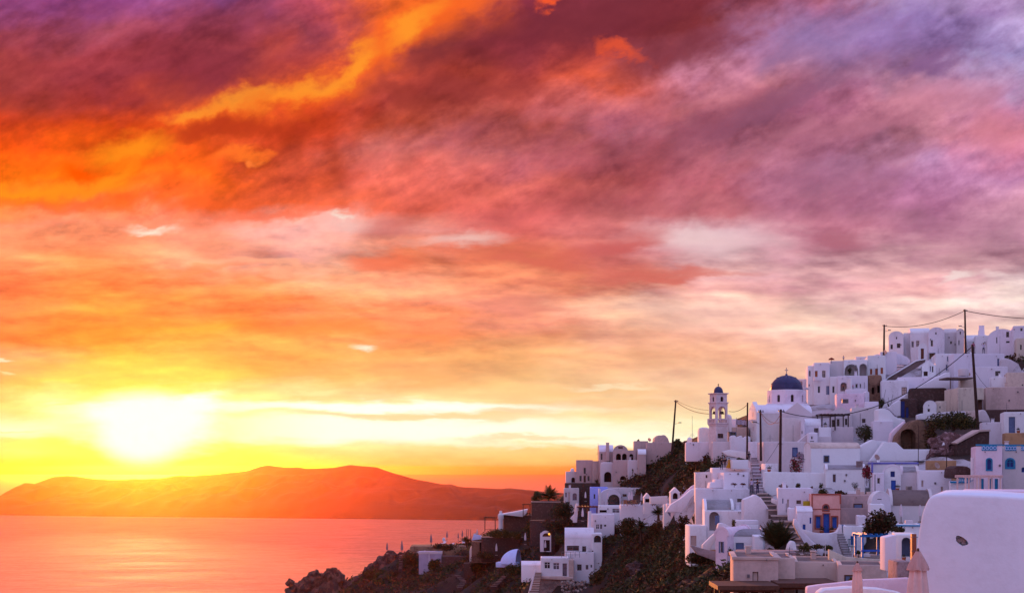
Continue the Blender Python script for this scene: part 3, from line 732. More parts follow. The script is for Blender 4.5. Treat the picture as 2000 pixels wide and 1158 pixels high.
H('pale blue stepped house under the thin left ridge pole', 1719, 1752, 687, 715, 252, 4, WHITE, par=.2)
H('long white terrace wall stepping up to the ridge', 1672, 1722, 697, 716, 248, 5, WHITE, par=.2, ops=[W_(1705,698+3,3.5,5), W_(1710,698+3,3,5)])
H('thin white rooftop hut with a dark slot', 1671, 1698, 696.5, 712, 250, 4, WHITE, par=.0, ops=[('hole',1682,700,18,2.2,{'p':GLASS,'deep':.4})])
# ================= the big hotel block left of the ramp =================
H('white two storey house with arched end window right of the blue dome', 1577.5, 1590, 714, 772, 232, 6, WHITE, 'flat', par=0, bev=.25, ops=[A_(1581.5,729,4.2,12,p=GLASSP), W_(1580.5,752,2.5,4)])
H('large white two storey house with upper balcony and tall windows', 1589, 1621, 708, 772, 231, 8, WHITE, par=.2, bev=.2, ops=[W_(1594.3,730,5.6,12.5,f=CREAM,p=TERRA,sill=1), W_(1609,730.5,7,14,f=CREAM,p=GLASSP), W_(1599.5,760.5,5,13.5,p=GLASS), D_(1616.5,762,6,17,p=SLATE)])
slab('low white balcony wall on the large two storey house', [(1590.5,736),(1607,736),(1607,743),(1590.5,743)], 229.6, .9, WHITE, bev=.05)
H('white lower wing with a tall dark window beside the two storey house', 1621, 1640, 735, 772, 230, 5, WHITE, par=.2, ops=[W_(1627.8,760.5,5,13.5)])
H('smooth mauve windowless block beside the white arcade', 1621, 1649, 704.5, 740, 234, 6, WARM, par=.2, bev=.2)
H('white arcade house with two broad open arches', 1648, 1694, 702.5, 734, 233, 7, WHITE, par=.25, ops=[('arc',1663,722,27,22.5,{'p':WARM,'deep':2.6}), ('arc',1686,722,15,24,{'p':WARM,'deep':2.2})])
H('white house front with three red brown doors in a row', 1694, 1730, 694, 735, 234, 8, WHITE, par=.2, bev=.2, ops=[D_(1701.5,725.5,4.6,11,p=TERRA), D_(1712,726,5.5,13,p=TERRA), D_(1722.3,724,4.8,12,p=TERRA)])
H('low white terrace below the arcade with an arched niche', 1636, 1695, 734, 764, 229, 5, WHITE, par=.3, ops=[('arc',1648,755,13,17,{'p':BEIGE,'deep':1.2}), W_(1673,753.5,5,8,f=WHITE,p=GLASS), W_(1680.5,753.5,2.6,8)])
H('square white pillar catching the light on the arcade terrace', 1661, 1664.5, 739, 761, 226, 2.6, WHITE, par=0, yaw=0, reg=False, bev=.04)
slab('white terrace wall hung with small ornaments', [(1652,760),(1694,759),(1694,772),(1652,772)], 224.5, .5, WHITE)
H('pink lit low wall block under the ornament wall', 1634, 1688, 768, 797, 218, 5, PINKW, par=.3, ops=[('hole',1651,783,11,8,{'p':METAL,'deep':.3})])  # pink plaster here stands in for the low sun's light
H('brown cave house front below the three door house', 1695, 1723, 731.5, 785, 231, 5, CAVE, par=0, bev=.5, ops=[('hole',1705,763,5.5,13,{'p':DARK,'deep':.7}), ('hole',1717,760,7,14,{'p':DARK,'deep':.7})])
slab('rounded white gate pillar at the cave house foot', [(1689,766),(1694,763),(1698,766),(1698,790),(1689,790)], 222, 1.2, WHITE)
H('tiny white house with an orange arched window behind the dome', 1558, 1578, 740, 765, 238, 4, WHITE, par=.1, ops=[A_(1564.5,748.5,7,10,p=TERRA)])
# ramp + long stair parapet
slab('brown sloping underside of the long stair ramp', [(1728,744),(1734,737.5),(1790,704.5),(1808,701.5),(1807,707),(1790,718),(1765,733),(1741,746)], 240, 3.0, BROWNR, name='ramp', cat='ramp')
slab('thin white coping along the stair ramp', [(1727,744),(1735,735.5),(1790,703),(1809,700),(1809,702),(1790,705.5),(1735,738.5),(1729,746)], 239.6, .5, WHITE, name='coping', cat='coping')
# ================= right upper-middle =================
H('left half of the long white house below the ridge scrub', 1827, 1864, 690.5, 760, 244, 8, WHITE, par=.35, ops=[W_(1851,701,2.5,10,p=SLATE), W_(1849,718,3.5,12,p=SLATE)])
H('right half of the long white house with a sunlit wall end', 1863, 1962, 690.5, 760, 240.5, 3.1, WHITE, par=.35, yaw=0, ops=[W_(1950,707.5,4.2,15,p=NAVY)])
H('white gabled house under the ramp head', 1800, 1828, 703, 740, 238, 6, WHITE, 'gable_y', ys=715, ops=[W_(1808,729.5,8,9,f=WOOD,p=DARK), W_(1821.5,721,3.2,12), W_(1817,720,2.5,11,p=SLATE)])
slab('lumpy white plastered rock beside the navy door', [(1952,722),(1955,702),(1964,698),(1976,702),(1985,707),(1995,716),(1998,730),(1952,730)], 240, 4, WARM, name='plastered_rock', cat='rock', bev=.5)
H('wide white house block behind the leaning dark pole', 1898, 1968, 716, 758, 230, 8, WHITE, par=.3)
H('white annex left of the peach walled house', 1936, 1968, 736, 757, 222, 4, WHITE, par=.2)
H('peach walled house at the right edge', 1966, 2012, 727, 757, 220, 6, CREAM, par=.2, ops=[('rd',1997,752,3,4,{'p':GLASS})])
H('cream hut under a thin brown canopy', 1876, 1903, 737, 758, 222, 4, CREAM, par=0)
s_ = 220 / F
r = empty('canopy', P(1876, 738, 218.5), 0, 'thin brown flat canopy on a slim post over the cream hut', 'canopy')
bm = bmesh.new(); bx(bm, -26*s_, 24*s_, 0, 4.2, -.12, .12); fixn(bm); link('canopy_sheet', bm, BROWNR, r)
bm = bmesh.new(); tube(bm, (-19*s_, .2, -1.65), (-19*s_, .2, -.12), .07); link('post', bm, WOOD, r)
r = H('white round water tank on the hut roof', 1870, 1871, 737, 738, 224, .1, WHITE, par=0, sk=0, reg=False) if False else None
r = empty('water_tank', P(1882, 734, 221), 0, 'round grey water tank above the cream hut', 'water tank')
bm = bmesh.new(); lathe(bm, [(0,0),(.8,0),(.8,.95),(.7,1.1),(0,1.15)], 20); link('tank_body', bm, WARM, r, smooth=40)
slab('great white diagonal stair parapet climbing to the right', [(1757,780),(1772,768),(1800,752),(1826,739),(1850,727),(1856,727),(1856,757),(1846,762),(1820,776),(1795,790),(1776,801),(1757,790)], 226, 1.6, WHITE, bev=.15)
H('white terrace house above the diagonal stair', 1753, 1842, 736, 782, 231, 7, WHITE, par=.3)
H('white house with one square brown window left of the diagonal stair', 1721, 1775, 742, 800, 228, 6, WHITE, par=.2, bev=.3, ops=[W_(1766,763.5,10,15,f=WOOD,p=BEIGE)])
slab('sloping white buttress with a round plaque beside the navy doorway', [(1735,797),(1742,790),(1757,781),(1759,781),(1759,812),(1750,812)], 214, 1.5, WHITE)
H('dark rock cut with navy doorway below the diagonal stair', 1759, 1792, 778, 820, 221, 4, STONE, par=0, bev=.3, ops=[D_(1763.5,800,7,34,p=NAVY), D_(1772,807,5,24,p=NAVY)])
H('dark rough block standing in for shadow below the long stair', 1775, 1850, 757, 822, 223, 3, STONE, par=0, bev=.5)  # dark block fills the void where only shadow lies
H('small white arched hut with a dark little window', 1804, 1829, 782, 808, 208, 4, WHITE, 'vault_y', ys=793, ops=[W_(1814,801,5.5,6.5), ('rd',1814,791.5,2.5,3,{'p':GLASS})], rim=False)
H('cream annex with an oval vent beside the arched hut', 1828, 1848, 783, 808, 209, 4, CREAM, par=.15, ops=[('rd',1836,795,3,5.5,{'p':GLASS})])
slab('small white wall end lit orange near the arched hut', [(1792,819),(1792,810),(1802,807),(1826,805.5),(1826,819)], 204, 1.0, WHITE)
H('cream house with a dark doorway and sunlit side wall', 1872, 1922, 757, 806, 212, 7, CREAM, par=.15, yaw=0, ops=[('hole',1916,791,13,22,{'p':WOOD,'deep':1.0})])
H('thin cream pilaster beside the sunlit side of the cream house', 1870.5, 1873.5, 756, 806, 211.8, .3, CREAM, par=0, yaw=0, bev=.03, name='pilaster', cat='pilaster')
slab('white stepped low wall at the foot of the cream house', [(1828,812),(1828,806),(1862,803),(1886,803),(1886,815),(1828,815)], 206, 1, WHITE)
H('broad blank beige house at the right edge', 1925, 2012, 755.5, 805, 214, 7, BEIGE, par=.2)
slab('pale plaster lump beside the pole foot', [(1909,824),(1913,806),(1918,799),(1926,801),(1932,812),(1937,824)], 205, 2, WARM, name='plastered_rock', cat='rock', bev=.4)
slab('cream low wall left of the pole foot', [(1884,824),(1887,803),(1908,801),(1910,824)], 206.5, 1.2, CREAM)
H('dark stone retaining wall under the beige house', 1926, 2012, 799.5, 845, 206, 3, STONE, par=0)
H('white cottage with a blue grey glass door at the right edge', 1960, 2012, 804, 856, 186, 5, WHITE, par=.15, ops=[D_(1976.5,829.5,12.5,31.5,p=SLATE)])
H('low lavender wall block below the cottage terrace', 1918, 1962, 824, 866, 190, 5, WHITE, par=.1, bev=.1)
H('ochre wall below the glass door cottage', 1962, 2012, 845, 872, 180, 4, OCHRE, par=.0)
# ================= rock hill with cave =================
slab('dark stone wall with sloping lavender cap right of the rock mound', [(1869,902),(1869,864),(1913,842),(1933,840),(1931,902)], 178, 2.5, STONE, name='stone_wall')
slab('lavender coping on the dark stone wall', [(1867,864),(1913,838.5),(1935,838.5),(1935,842),(1914,843),(1869,867)], 177.7, 2.8, BEIGE, name='coping', cat='coping', bev=.05)
slab('white parapet wall with a wide dip below the cave', [(1700,900),(1711,886),(1727,863),(1751,863.5),(1765,877),(1831,877),(1843,863.5),(1867,863),(1867,900)], 180, 1.2, WHITE, bev=.12)
slab('brown arched cave mouth in the rock mound', [(1749,880),(1755,850),(1768,836),(1778,824),(1792,818),(1806,822),(1812,850),(1812,880)], 186, 3.0, CAVE, name='cave_mouth', cat='cave', bev=.5, ops=[('arc',1774,860,30,46,{'deep':2.2})])
slab('bright white curved retaining wall left of the cave', [(1715,862),(1715,799),(1724,797),(1738,801),(1747,812),(1756,817),(1770,819),(1762,834),(1751,852),(1744,862)], 196, 2.5, WHITE, bev=.3)
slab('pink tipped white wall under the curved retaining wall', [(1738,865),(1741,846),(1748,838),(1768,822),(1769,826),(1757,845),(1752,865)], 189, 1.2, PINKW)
H('flat white annex right of the round bush', 1704, 1745, 822, 862, 195, 4, WHITE, par=.1)
# ================= church and surroundings =================
H('white house wall with one small dark square window', 1663, 1716, 795.5, 838, 207, 6, WARM, par=.25, ops=[W_(1687,821.5,7,8,f=WOOD,p=GLASS)])
H('grey roofed low link house under the agave plants', 1689, 1716, 784, 800, 214, 6, WHITE, par=.1, rm=GREY)
r = H('pink house behind the dark pergola with tall brown windows', 1620, 1664, 795, 838, 204, 6, WARM, 'gable_y', ys=806, ops=[W_(1627.5,827,5.5,15,f=WOOD), W_(1637,825,5.2,14,f=WOOD), W_(1652.5,823.5,4.2,12.5,f=WOOD)])
pergola('dark timber pergola on the terrace of the pink house', 1604, 1658, 809, 836, 200, 3, DARKW, posts=3, beams=9, canopy=None)
H('broad lavender terrace wall under the dark pergola', 1622, 1667, 833.5, 868, 200, 5, WARM, par=.5)
H('white terrace block left below the dark pergola', 1600, 1623, 834, 854, 198, 4, WHITE, par=.3)
H('lavender terrace base with pale ledge', 1597, 1624, 852, 868, 197, 4, WARM, par=.1)
H('white cottage with bright sideways roof and one wide window', 1569, 1603, 818, 856, 200, 5, WHITE, 'vault_x', ys=831, ops=[W_(1595,840,10,8.5,f=WOOD,p=GLASSP)], rim=False)
H('white arched bay end of the bright roofed cottage', 1564, 1572, 817, 858, 198.5, 6, WHITE, 'vault_y', ys=824, ops=[W_(1566.5,844,2,6)], rim=False)
H('small white square house with a dark little window', 1578, 1597, 844.5, 868, 194, 4, WHITE, par=.15, bev=.25, ops=[W_(1585.7,854.5,3.2,6), ('hole',1586,861.5,8,1.5,{'p':GLASS,'deep':.2})])
slab('sloping white stair wall beside the small square house', [(1532,880),(1560,862),(1574,850),(1590,843),(1598,846),(1598,872),(1532,884)], 196, 1.5, WARM)
H('white house row base right of the church', 1491, 1576, 862, 910, 185.5, 4.9, WARM, par=.2, bev=.2, yaw=0)
H('dark arched gateway in the sunlit wall end above the stairs', 1480.5, 1488.5, 888, 918, 188.1, .14, GLASSP, 'vault_y', ys=893, par=0, yaw=-90, rim=False, bev=.02, name='gateway', cat='gateway', reg=False)
H('white annex below the church with a sloping olive roof', 1532, 1573, 868, 905, 187, 5, CREAM, par=.05, rm=BROWNR)
slab('dark sloping olive roof over the cream annex', [(1537,881),(1573,865),(1573,882),(1548,881)], 186.2, 1.5, BROWNR, name='lean_to_roof', cat='roof')
H('long white vaulted house with an orange sunlit end', 1583.5, 1680, 864, 926, 176, 4.2, WHITE, 'vault_x', ys=875, rm=CREAM, ops=[], rim=False, yaw=0)

slab('low white wall stepping down right of the long vaulted house', [(1670,890),(1680,872),(1706,858),(1714,862),(1716,900),(1670,900)], 182, 2, WHITE)
slab('little white terrace wall with an orange lit lamp pier', [(1712,880),(1712,861),(1731,861),(1731,865),(1728,880)], 184, 1.0, WHITE)
# church body
H('long lavender church nave with a barrel roof', 1477, 1586, 791, 872, 204, 6.5, WARM, 'vault_x', ys=807, rm=WHITE, rim=False, yaw=0, bev=.1, name='church_nave', cat='church')
H('bell curved church gable front with two slim windows', 1461, 1477.5, 785, 880, 207.2, .6, WHITE, 'gable_y', ys=806, yaw=-90, bev=.05, ops=[W_(1471,809.5,2.6,9), W_(1471,837.5,2.6,9)], name='church_gable', cat='church', reg=False)

H('square white base block carrying the domed drum', 1496, 1578, 788, 810, 206.5, 10, WHITE, par=0, name='church_plinth', cat='church', reg=False, bev=.15)
H('low mauve church transept with a wide pitched gable', 1528, 1586, 786, 812, 203.6, 6, WARM, 'gable_y', ys=808, name='church_transept', cat='church', reg=False)
H('church side porch wall with a shallow flat roof', 1528, 1568, 816, 866, 202, 4, WARM, par=.1, name='church_porch', cat='church')
def church_dome():
    d = 207; s = d / F
    root = empty('domed_drum', P(1536, 790, d + 5.5), R(8), 'eight sided white church drum with a large dark blue dome and cross', 'church')
    r = 36.5 * s * 1.045; h = 27 * s
    bm = bmesh.new(); prism(bm, [(r * math.cos(R(22.5 + 45 * i)), r * math.sin(R(22.5 + 45 * i))) for i in range(8)], -.6, h, 'z'); bevel(bm, .08, 30)
    ap = r * math.cos(R(22.5)); cb = bmesh.new()
    for i in range(8):
        M = Matrix.Rotation(R(45 * i), 4, 'Z')
        prism(cb, [(a, b_ + 4 * s) for a, b_ in outline('arch', 6.2 * s, 14.5 * s)], -ap - .3, -ap + .35, 'y', M)
    bm = cut(bm, cb); link('drum', bm, PINKW, root, smooth=30)
    for i in range(8):
        M = Matrix.Rotation(R(45 * i), 4, 'Z'); f = opening(root, 'arch', 0, 4 * s, 6.2 * s, 14.5 * s, -ap, .3, WOOD, GLASS)
        f.matrix_local = M
        f.data.name = 'window'
    bm = bmesh.new(); lathe(bm, [(r*.94, h-.02), (r*.985, h-.02), (r*.985, h+.12), (r*.9, h+.14)], 8, a0=R(22.5)); fixn(bm); link('cornice', bm, WHITE, root)
    rd = 31.5 * s * 1.02; hd = 30 * s; prof = [(rd + .06, h + .12), (rd + .06, h + .22)]
    prof += [(rd * math.cos(R(a)), h + .22 + hd * math.sin(R(a)) * .96) for a in range(0, 88, 6)] + [(.2, h + .22 + hd * .97), (.14, h + .2 + hd * 1.06), (0, h + .2 + hd * 1.08)]
    bm = bmesh.new(); lathe(bm, prof, 48); fixn(bm); dome = link('dome', bm, DOMEB, root, smooth=60)
    bm = bmesh.new()
    for k in range(2):
        for i in range(16):
            a = R(22.5 * i + 11 * k); e = R(24 + 30 * k); p = Vector((rd * math.cos(e) * math.cos(a), rd * math.cos(e) * math.sin(a), h + .22 + hd * math.sin(e) * .96))
            lathe(bm, [(0, -.03), (.09, 0), (.09, .06), (0, .12)], 8, Matrix.Translation(p))
    fixn(bm); link('studs', bm, DOMEB, dome)
    z = h + .2 + hd * 1.05; bm = bmesh.new()
    bx(bm, -.05, .05, -.05, .05, z, z + .95); bx(bm, -.26, .26, -.045, .045, z + .52, z + .64); fixn(bm); link('cross', bm, CREAM, root)
church_dome()
def bell_tower():
    d = 206; s = d / F; root = empty('bell_tower', P(1403, 882, d + 1.6), R(24), 'square pale stone bell tower with open belfry and small blue dome', 'tower')
    z = lambda py: (882 - py) * s
    a = 13.4 * s      # half side
    bm = bmesh.new(); bx(bm, -a, a, -a, a, -3, z(829)); bevel(bm, .05); cb = bmesh.new()
    bx(cb, -.75, -.15 + .4, -a - .3, -a + .25, z(855.5), z(846.5)); bm = cut(bm, cb); link('shaft', bm, TOWERM, root, smooth=35)
    opening(root, 'rect', -.25, z(855.5), 1.0, (9) * s, -a, .2, WOOD, GLASS)
    bm = bmesh.new(); bx(bm, -a*1.02-.05, a*1.02+.05, -a*1.02-.05, a*1.02+.05, z(831), z(829) + .06); fixn(bm); link('string_course', bm, TOWERM, root)
    # balcony
    g = a * 1.16; bm = bmesh.new(); bx(bm, -g, g, -g, g, z(829) + .065, z(826.5)); bevel(bm, .04); fixn(bm); link('balcony_floor', bm, TOWERM, root)
    bm = bmesh.new(); bx(bm, -g, g, -g, g, z(826.5) + .003, z(817)); cb = bmesh.new(); bx(cb, -g + .16, g - .16, -g + .16, g - .16, z(827.5), z(815))
    for i in range(5):
        X = -g + .38 + (2 * g - .76) * (i + .5) / 5; w = .13
        for M in (Matrix.Identity(4), Matrix.Rotation(R(90), 4, 'Z')):
            bx(cb, X - w, X + w, -g - 1, g + 1, z(825), z(819.5), M)
    bm = cut(bm, cb, True); link('balustrade', bm, TOWERM, root)
    # belfry
    b = a * .98; bm = bmesh.new(); bx(bm, -b, b, -b, b, z(826.4), z(786)); bevel(bm, .04); cb = bmesh.new()
    for M in (Matrix.Identity(4), Matrix.Rotation(R(90), 4, 'Z')):
        prism(cb, [(u, v + z(825)) for u, v in outline('arch', b * 1.36, (825 - 793) * s)], -b - 1, b + 1, 'y', M)
    bm = cut(bm, cb, True); link('belfry', bm, TOWERM, root, smooth=35)
    for sx_, sy in ((0, -.95), (-.95, 0), (0, .95), (.95, 0)):
        if True:
            bm = bmesh.new(); lathe(bm, [(0, .42), (.12, .4), (.17, .2), (.27, 0), (.22, 0), (.1, .3), (0, .33)], 14, Matrix.Translation((sx_ * b * .8, sy * b * .8, z(808)))); fixn(bm)
            tube(bm, (sx_ * b * .8, sy * b * .8, z(808) + .4), (sx_ * b * .8, sy * b * .8, z(794)), .025)
            link('bell', bm, DARKW, root, smooth=40)
    for py, t_, e in ((786.5, .28, 1.10), (768, .2, 1.12)):
        g = a * e; bm = bmesh.new(); bx(bm, -g, g, -g, g, z(py), z(py) + t_ * .45); bx(bm, -g * .94, g * .94, -g * .94, g * .94, z(py) - t_ * .4, z(py) - .003)
        fixn(bm); link('cornice', bm, TOWERM, root)
    c_ = a * .92; bm = bmesh.new(); bx(bm, -c_, c_, -c_, c_, z(786), z(769)); bevel(bm, .03); cb = bmesh.new()
    for M in (Matrix.Identity(4), Matrix.Rotation(R(-90), 4, 'Z')):
        prism(cb, [(u + .05, v + z(783.5)) for u, v in outline('arch', .5, .72)], -c_ - .3, -c_ + .3, 'y', M)
    bm = cut(bm, cb); link('lantern', bm, TOWERM, root, smooth=35)
    for M in (Matrix.Identity(4), Matrix.Rotation(R(-90), 4, 'Z')):
        f = opening(root, 'arch', .05, z(783.5), .5, .72, -c_, .26, WOOD, GLASS); f.matrix_local = M
    rd = 9.4 * s; hd = 12.5 * s; z0 = z(768) + .1
    bm = bmesh.new(); lathe(bm, [(rd + .05, z0), (rd + .05, z0 + .06)] + [(rd * math.cos(R(q_)), z0 + .06 + hd * math.sin(R(q_))) for q_ in range(0, 90, 8)] + [(.06, z0 + .06 + hd * 1.02), (0, z0 + .1 + hd * 1.05)], 28); fixn(bm)
    link('dome', bm, DOMEB, root, smooth=60)
    z1 = z0 + hd; bm = bmesh.new(); bx(bm, -.035, .035, -.035, .035, z1, z1 + .48); bx(bm, -.14, .14, -.03, .03, z1 + .26, z1 + .33); fixn(bm); link('cross', bm, WOOD, root)
bell_tower()
H('long low white wall at the bell tower foot', 1339, 1392, 863, 880, 209, 4, WHITE, par=.1, bev=.2)
H('white half domed chapel left of the bell tower', 1364, 1386, 834, 872, 212, 5, WHITE, 'flat', par=0, bev=.55)
H('white plinth right of the bell tower foot', 1392, 1428, 862, 884, 203.5, 2, WARM, par=0, bev=.1)
r = empty('small_dome', P(1347, 863, 214), 0, 'tiny white domed turret left of the chapel', 'dome')
bm = bmesh.new(); lathe(bm, [(.42, -1), (.42, .3)] + [(.4 * math.cos(R(a)), .3 + .45 * math.sin(R(a))) for a in range(0, 91, 15)], 16); link('turret', bm, WHITE, r, smooth=50)
r = empty('small_dome', P(1423, 830, 209), 0, 'small white lantern turret right of the belfry', 'dome')
bm = bmesh.new(); lathe(bm, [(.48, -1), (.48, 1.1)] + [(.46 * math.cos(R(a)), 1.1 + .5 * math.sin(R(a))) for a in range(0, 91, 15)], 16); link('turret', bm, WHITE, r, smooth=50)
H('white terrace block behind the small lantern turret', 1424, 1440, 818, 842, 212, 5, WHITE, par=.1)
H('beige chapel wall behind the flag terrace', 1422, 1462, 834, 862, 209, 5, BEIGE, par=.1)
slab('white scalloped parapet right of the bell tower', [(1426,892),(1426,853),(1430,850),(1436,850),(1439,854),(1443,852),(1448,850),(1452,856),(1456,852),(1462,851),(1466,854),(1466,892)], 203, 1, WHITE)
slab('long white wall falling to the stair foot', [(1410,882),(1425,878),(1466,884),(1466,898),(1440,893),(1420,889)], 198, 1, WHITE)
H('white block wall behind the stair climbers', 1464, 1480, 862, 900, 196, 4, WHITE, par=.1)
# ================= central slope, right of stairs =================
slab('long white terrace wall below the orange gable', [(1493,960),(1493,922),(1500,921),(1555,922),(1612,923),(1618,926),(1618,952),(1700,952),(1700,962),(1560,972),(1520,975)], 168, 1.2, WHITE, bev=.15)
H('little white block with an orange lit edge above the stairs', 1495, 1522, 905, 924, 172, 3, WHITE, par=.1, yaw=0)
H('white house with flat grey roof and a narrow dark window', 1612, 1690, 912, 958, 166, 5, WHITE, 'vault_x', ys=916.5, rm=GREY, ops=[W_(1629.5,933.5,6,15.5,f=SLATE)])
H('white house with purple trimmed flat roof', 1703, 1792, 902, 960, 163, 5, WHITE, par=.1, cornice=(PURPLE, .22))
slab('violet corner band on the purple trimmed house', [(1702.5,925),(1702.5,902),(1705.5,902),(1705.5,925)], 162.85, .3, PURPLE, name='trim', cat='trim', bev=.01)
H('white vaulted house with a navy door and grey roof', 1726, 1760, 909, 958, 158, 6, WHITE, 'vault_y', ys=926, rm=GREY, ops=[W_(1743.5,925.5,8.5,11,p=NAVY,f=NAVY), D_(1745,947.5,9.5,20,p=BLUE)])
H('lavender side wing with a boiler box and grey roof', 1759, 1794, 912, 960, 158.5, 4.5, WARM, 'vault_x', ys=921.5, rm=GREY, ops=[('hole',1775,955,9,6,{'p':GLASS,'deep':.3})])
H('tiny white house with one dark window beside the navy door house', 1706, 1727, 923, 962, 157, 4, WHITE, par=.1, ops=[W_(1716,938.5,6,11.5)])
H('white blank cube house left of the blue fence', 1793, 1858, 918, 964, 156, 6, WHITE, par=.15, bev=.15, ops=[W_(1801.5,944,4,13,p=BEIGE,f=WARM), W_(1840,955,5,10,p=BEIGE,f=WARM)])
H('ochre brown terrace wall above the white cube house', 1811, 1868, 899, 924, 165, 4, OCHRE, par=.1)
slab('dark stone mound behind the blue fence', [(1858,934),(1860,914),(1870,909),(1890,910),(1900,917),(1902,934)], 152, 3, STONE, name='stone_mound', cat='rock', bev=.4)
H('white wall with turquoise band near the blue fence', 1857, 1908, 939, 966, 149, 3, WHITE, par=.05)
slab('turquoise painted band along the white wall', [(1857,943),(1857,939.2),(1907,939.2),(1907,943)], 148.85, .3, TURQ, name='trim', cat='trim', bev=.01)
r = railing('turquoise lattice fence on the white wall', 1875, 1907, 931, 939, 149.2, TURQ, 9)
# pink white house with turquoise trim
def turq_house():
    r = H('pink white house with turquoise balcony panels and arched blue window', 1905, 1958, 871, 962, 146, 7, PINKW, par=.5, ops=[A_(1932,906.5,9.5,22,f=TURQ,p=NAVY,sur=TURQ,st=.1),
        D_(1918,947.5,7,26,p=TURQ), D_(1935.5,947.5,7,26,p=TURQ), D_(1946,947.5,6.5,26,p=TURQ)])
    r2 = H('lavender side wing of the turquoise trimmed house with round window', 1958, 2012, 871, 962, 146.5, 7, WARM, par=.5, ops=[A_(1973,904.5,15,17,f=TURQ,p=NAVY,sur=TURQ,st=.14), A_(1999,917,8,10,f=TURQ,p=NAVY)])
    for root, xa, xb, xc in ((r, 1907, 1957, 1931.5), (r2, 1959, 2010, 1985)):
        s = 146 / F; z = 91 * s
        bm = bmesh.new(); bx(bm, (xa - xc) * s, (xb - xc) * s, -.03, .12, z + .08, z + .2); fixn(bm); link('rail', bm, TURQ, root)
    for root, xa, xb, xc in ((r, 1918, 1946, 1931.5), (r2, 1964.5, 1985, 1985), (r2, 1994, 2009, 1985)):
        s = 146 / F; z = 91 * s; bm = bmesh.new()
        bx(bm, (xa - xc) * s, (xb - xc) * s, -.05, -.004, z - .46, z + .075)
        n = 4
        for i in range(n):      # ring ornaments
            X = ((xa + (xb - xa) * (i + .5) / n) - xc) * s
            po = [(X + .17 * math.cos(a * math.pi / 6), z - .19 + .19 * math.sin(a * math.pi / 6)) for a in range(12)]; pi_ = [(X + .11 * math.cos(a * math.pi / 6), z - .19 + .13 * math.sin(a * math.pi / 6)) for a in range(12)]
            ringprism(bm, po, pi_, -.09, -.052, mi=1)
        fixn(bm); link('balcony_panel', bm, [TURQ, PALEB], root)
turq_house()
pergola('pinkish timber pergola in front of the turquoise doors', 1884, 1956, 929.5, 962, 142, 2.6, CLOTH, posts=4, beams=13)
H('tiny chimney capped white pier beside the turquoise balcony', 1898.5, 1903, 893, 928, 148, .5, WHITE, par=0, sk=.5, bev=.04, name='pier', cat='pier')
# brown vault house
H('white round gabled end of the brown roofed house', 1702, 1741, 959, 1010, 138, 1.5, WHITE, 'vault_y', ys=985, rim=False, ops=[('hole',1718,974.5,9,1.5,{'p':GLASS,'deep':.2})])
H('broad brown barrel roof with lavender walls', 1738, 1822, 957, 1026, 138.5, 8, WARM, 'vault_x', ys=987, rm=BROWNR, rim=True)
H('white stepped wall before the round gabled end', 1699, 1728, 984, 1030, 134, 3, WHITE, par=.1, bev=.2)
# salmon house
def salmon():
    r = H('salmon house with brick red trim and blue door', 1586, 1641.5, 966, 1042, 142, 7, SALMON, par=.2, bev=.04, ops=[
        D_(1614,1021.5,11.5,37,p=BLUE,sur=TRIMR,st=.1), W_(1598,1019.5,9.5,23.5,p=BLUE,f=SLATE,sur=TRIMR,st=.12), W_(1630,1020,9.5,22.5,p=BLUE,f=SLATE,sur=TRIMR,st=.12), A_(1613,991,10,11,p=GLASS,f=SLATE,sur=TRIMR,st=.12)])
    s = 142 / F; hw = 27.7 * s; h = 76 * s
    for nm, b_ in (('trim_band', (-hw - .05, hw + .05, -.06, .0 - .003, h - .02, h + .13)), ('trim_band', (-hw - .03, hw + .03, -.05, -.003, h - 1.47, h - 1.39)),
                   ('trim_pilaster', (-hw - .04, -hw + .1, -.045, -.003, 0, h - .025)), ('trim_pilaster', (hw - .1, hw + .04, -.045, -.003, h - .9, h - .025))):
        bm = bmesh.new(); bx(bm, *b_); fixn(bm); link(nm, bm, TRIMR, r)
salmon()
H('rose grey extension wall right of the salmon house', 1641.5, 1703, 966, 1025, 143, 6, MAUVE, par=.15)
H('thin ledge wall across the rose grey extension', 1642, 1702, 991.5, 1030, 142.4, .5, MAUVE, par=0, bev=.03, name='wall', cat='wall')
H('white yard walls left of the salmon house', 1519, 1587, 953, 1000, 150, 5, WHITE, par=.3, ops=[('hole',1560,980,9,7,{'p':BROWNR,'deep':.15}), W_(1539,984,3.5,18,p=BEIGE,f=WARM), W_(1529,978,2,10,p=SLATE,f=SLATE)])
slab('yellow green painted shed door left of the salmon house', [(1569,995),(1569,978),(1582,978),(1582,995)], 146, .2, YELL, name='shed_door', cat='door', bev=.02)
H('rounded white hut with two small blue windows', 1556, 1587, 994, 1042, 141, 5, WHITE, 'vault_x', ys=999, ops=[D_(1570.5,1033,5.5,19,p=BLUE), W_(1583,1016,3.5,12,p=BLUE,f=SLATE)], rim=False)
H('white wall behind the rounded hut', 1540, 1560, 992, 1035, 146, 4, WHITE, par=.1, bev=.2)
slab('sweeping curved white wall below the salmon house', [(1556,1030),(1572,1034),(1588,1039),(1602,1041.5),(1622,1041.5),(1634,1039),(1640,1030),(1641,1024),(1644,1024),(1646,1040),(1650,1058),(1654,1072),(1662,1080),(1672,1082),(1672,1090),(1630,1090),(1600,1074),(1582,1062),(1568,1050),(1558,1040)], 133, .8, WHITE, bev=.1)
H('white gate house with a slate door above the side steps', 1648, 1687, 1027, 1078, 132, 4, WHITE, par=.1, ops=[D_(1664,1055,5.5,17,p=BLUE), W_(1645+8,1033,1,1)][:1])
slab('violet blue gate beside the salmon house', [(1642,1043),(1642,1024),(1648,1024),(1648,1043)], 133.5, .15, SLATE, name='gate', cat='gate', bev=.02)
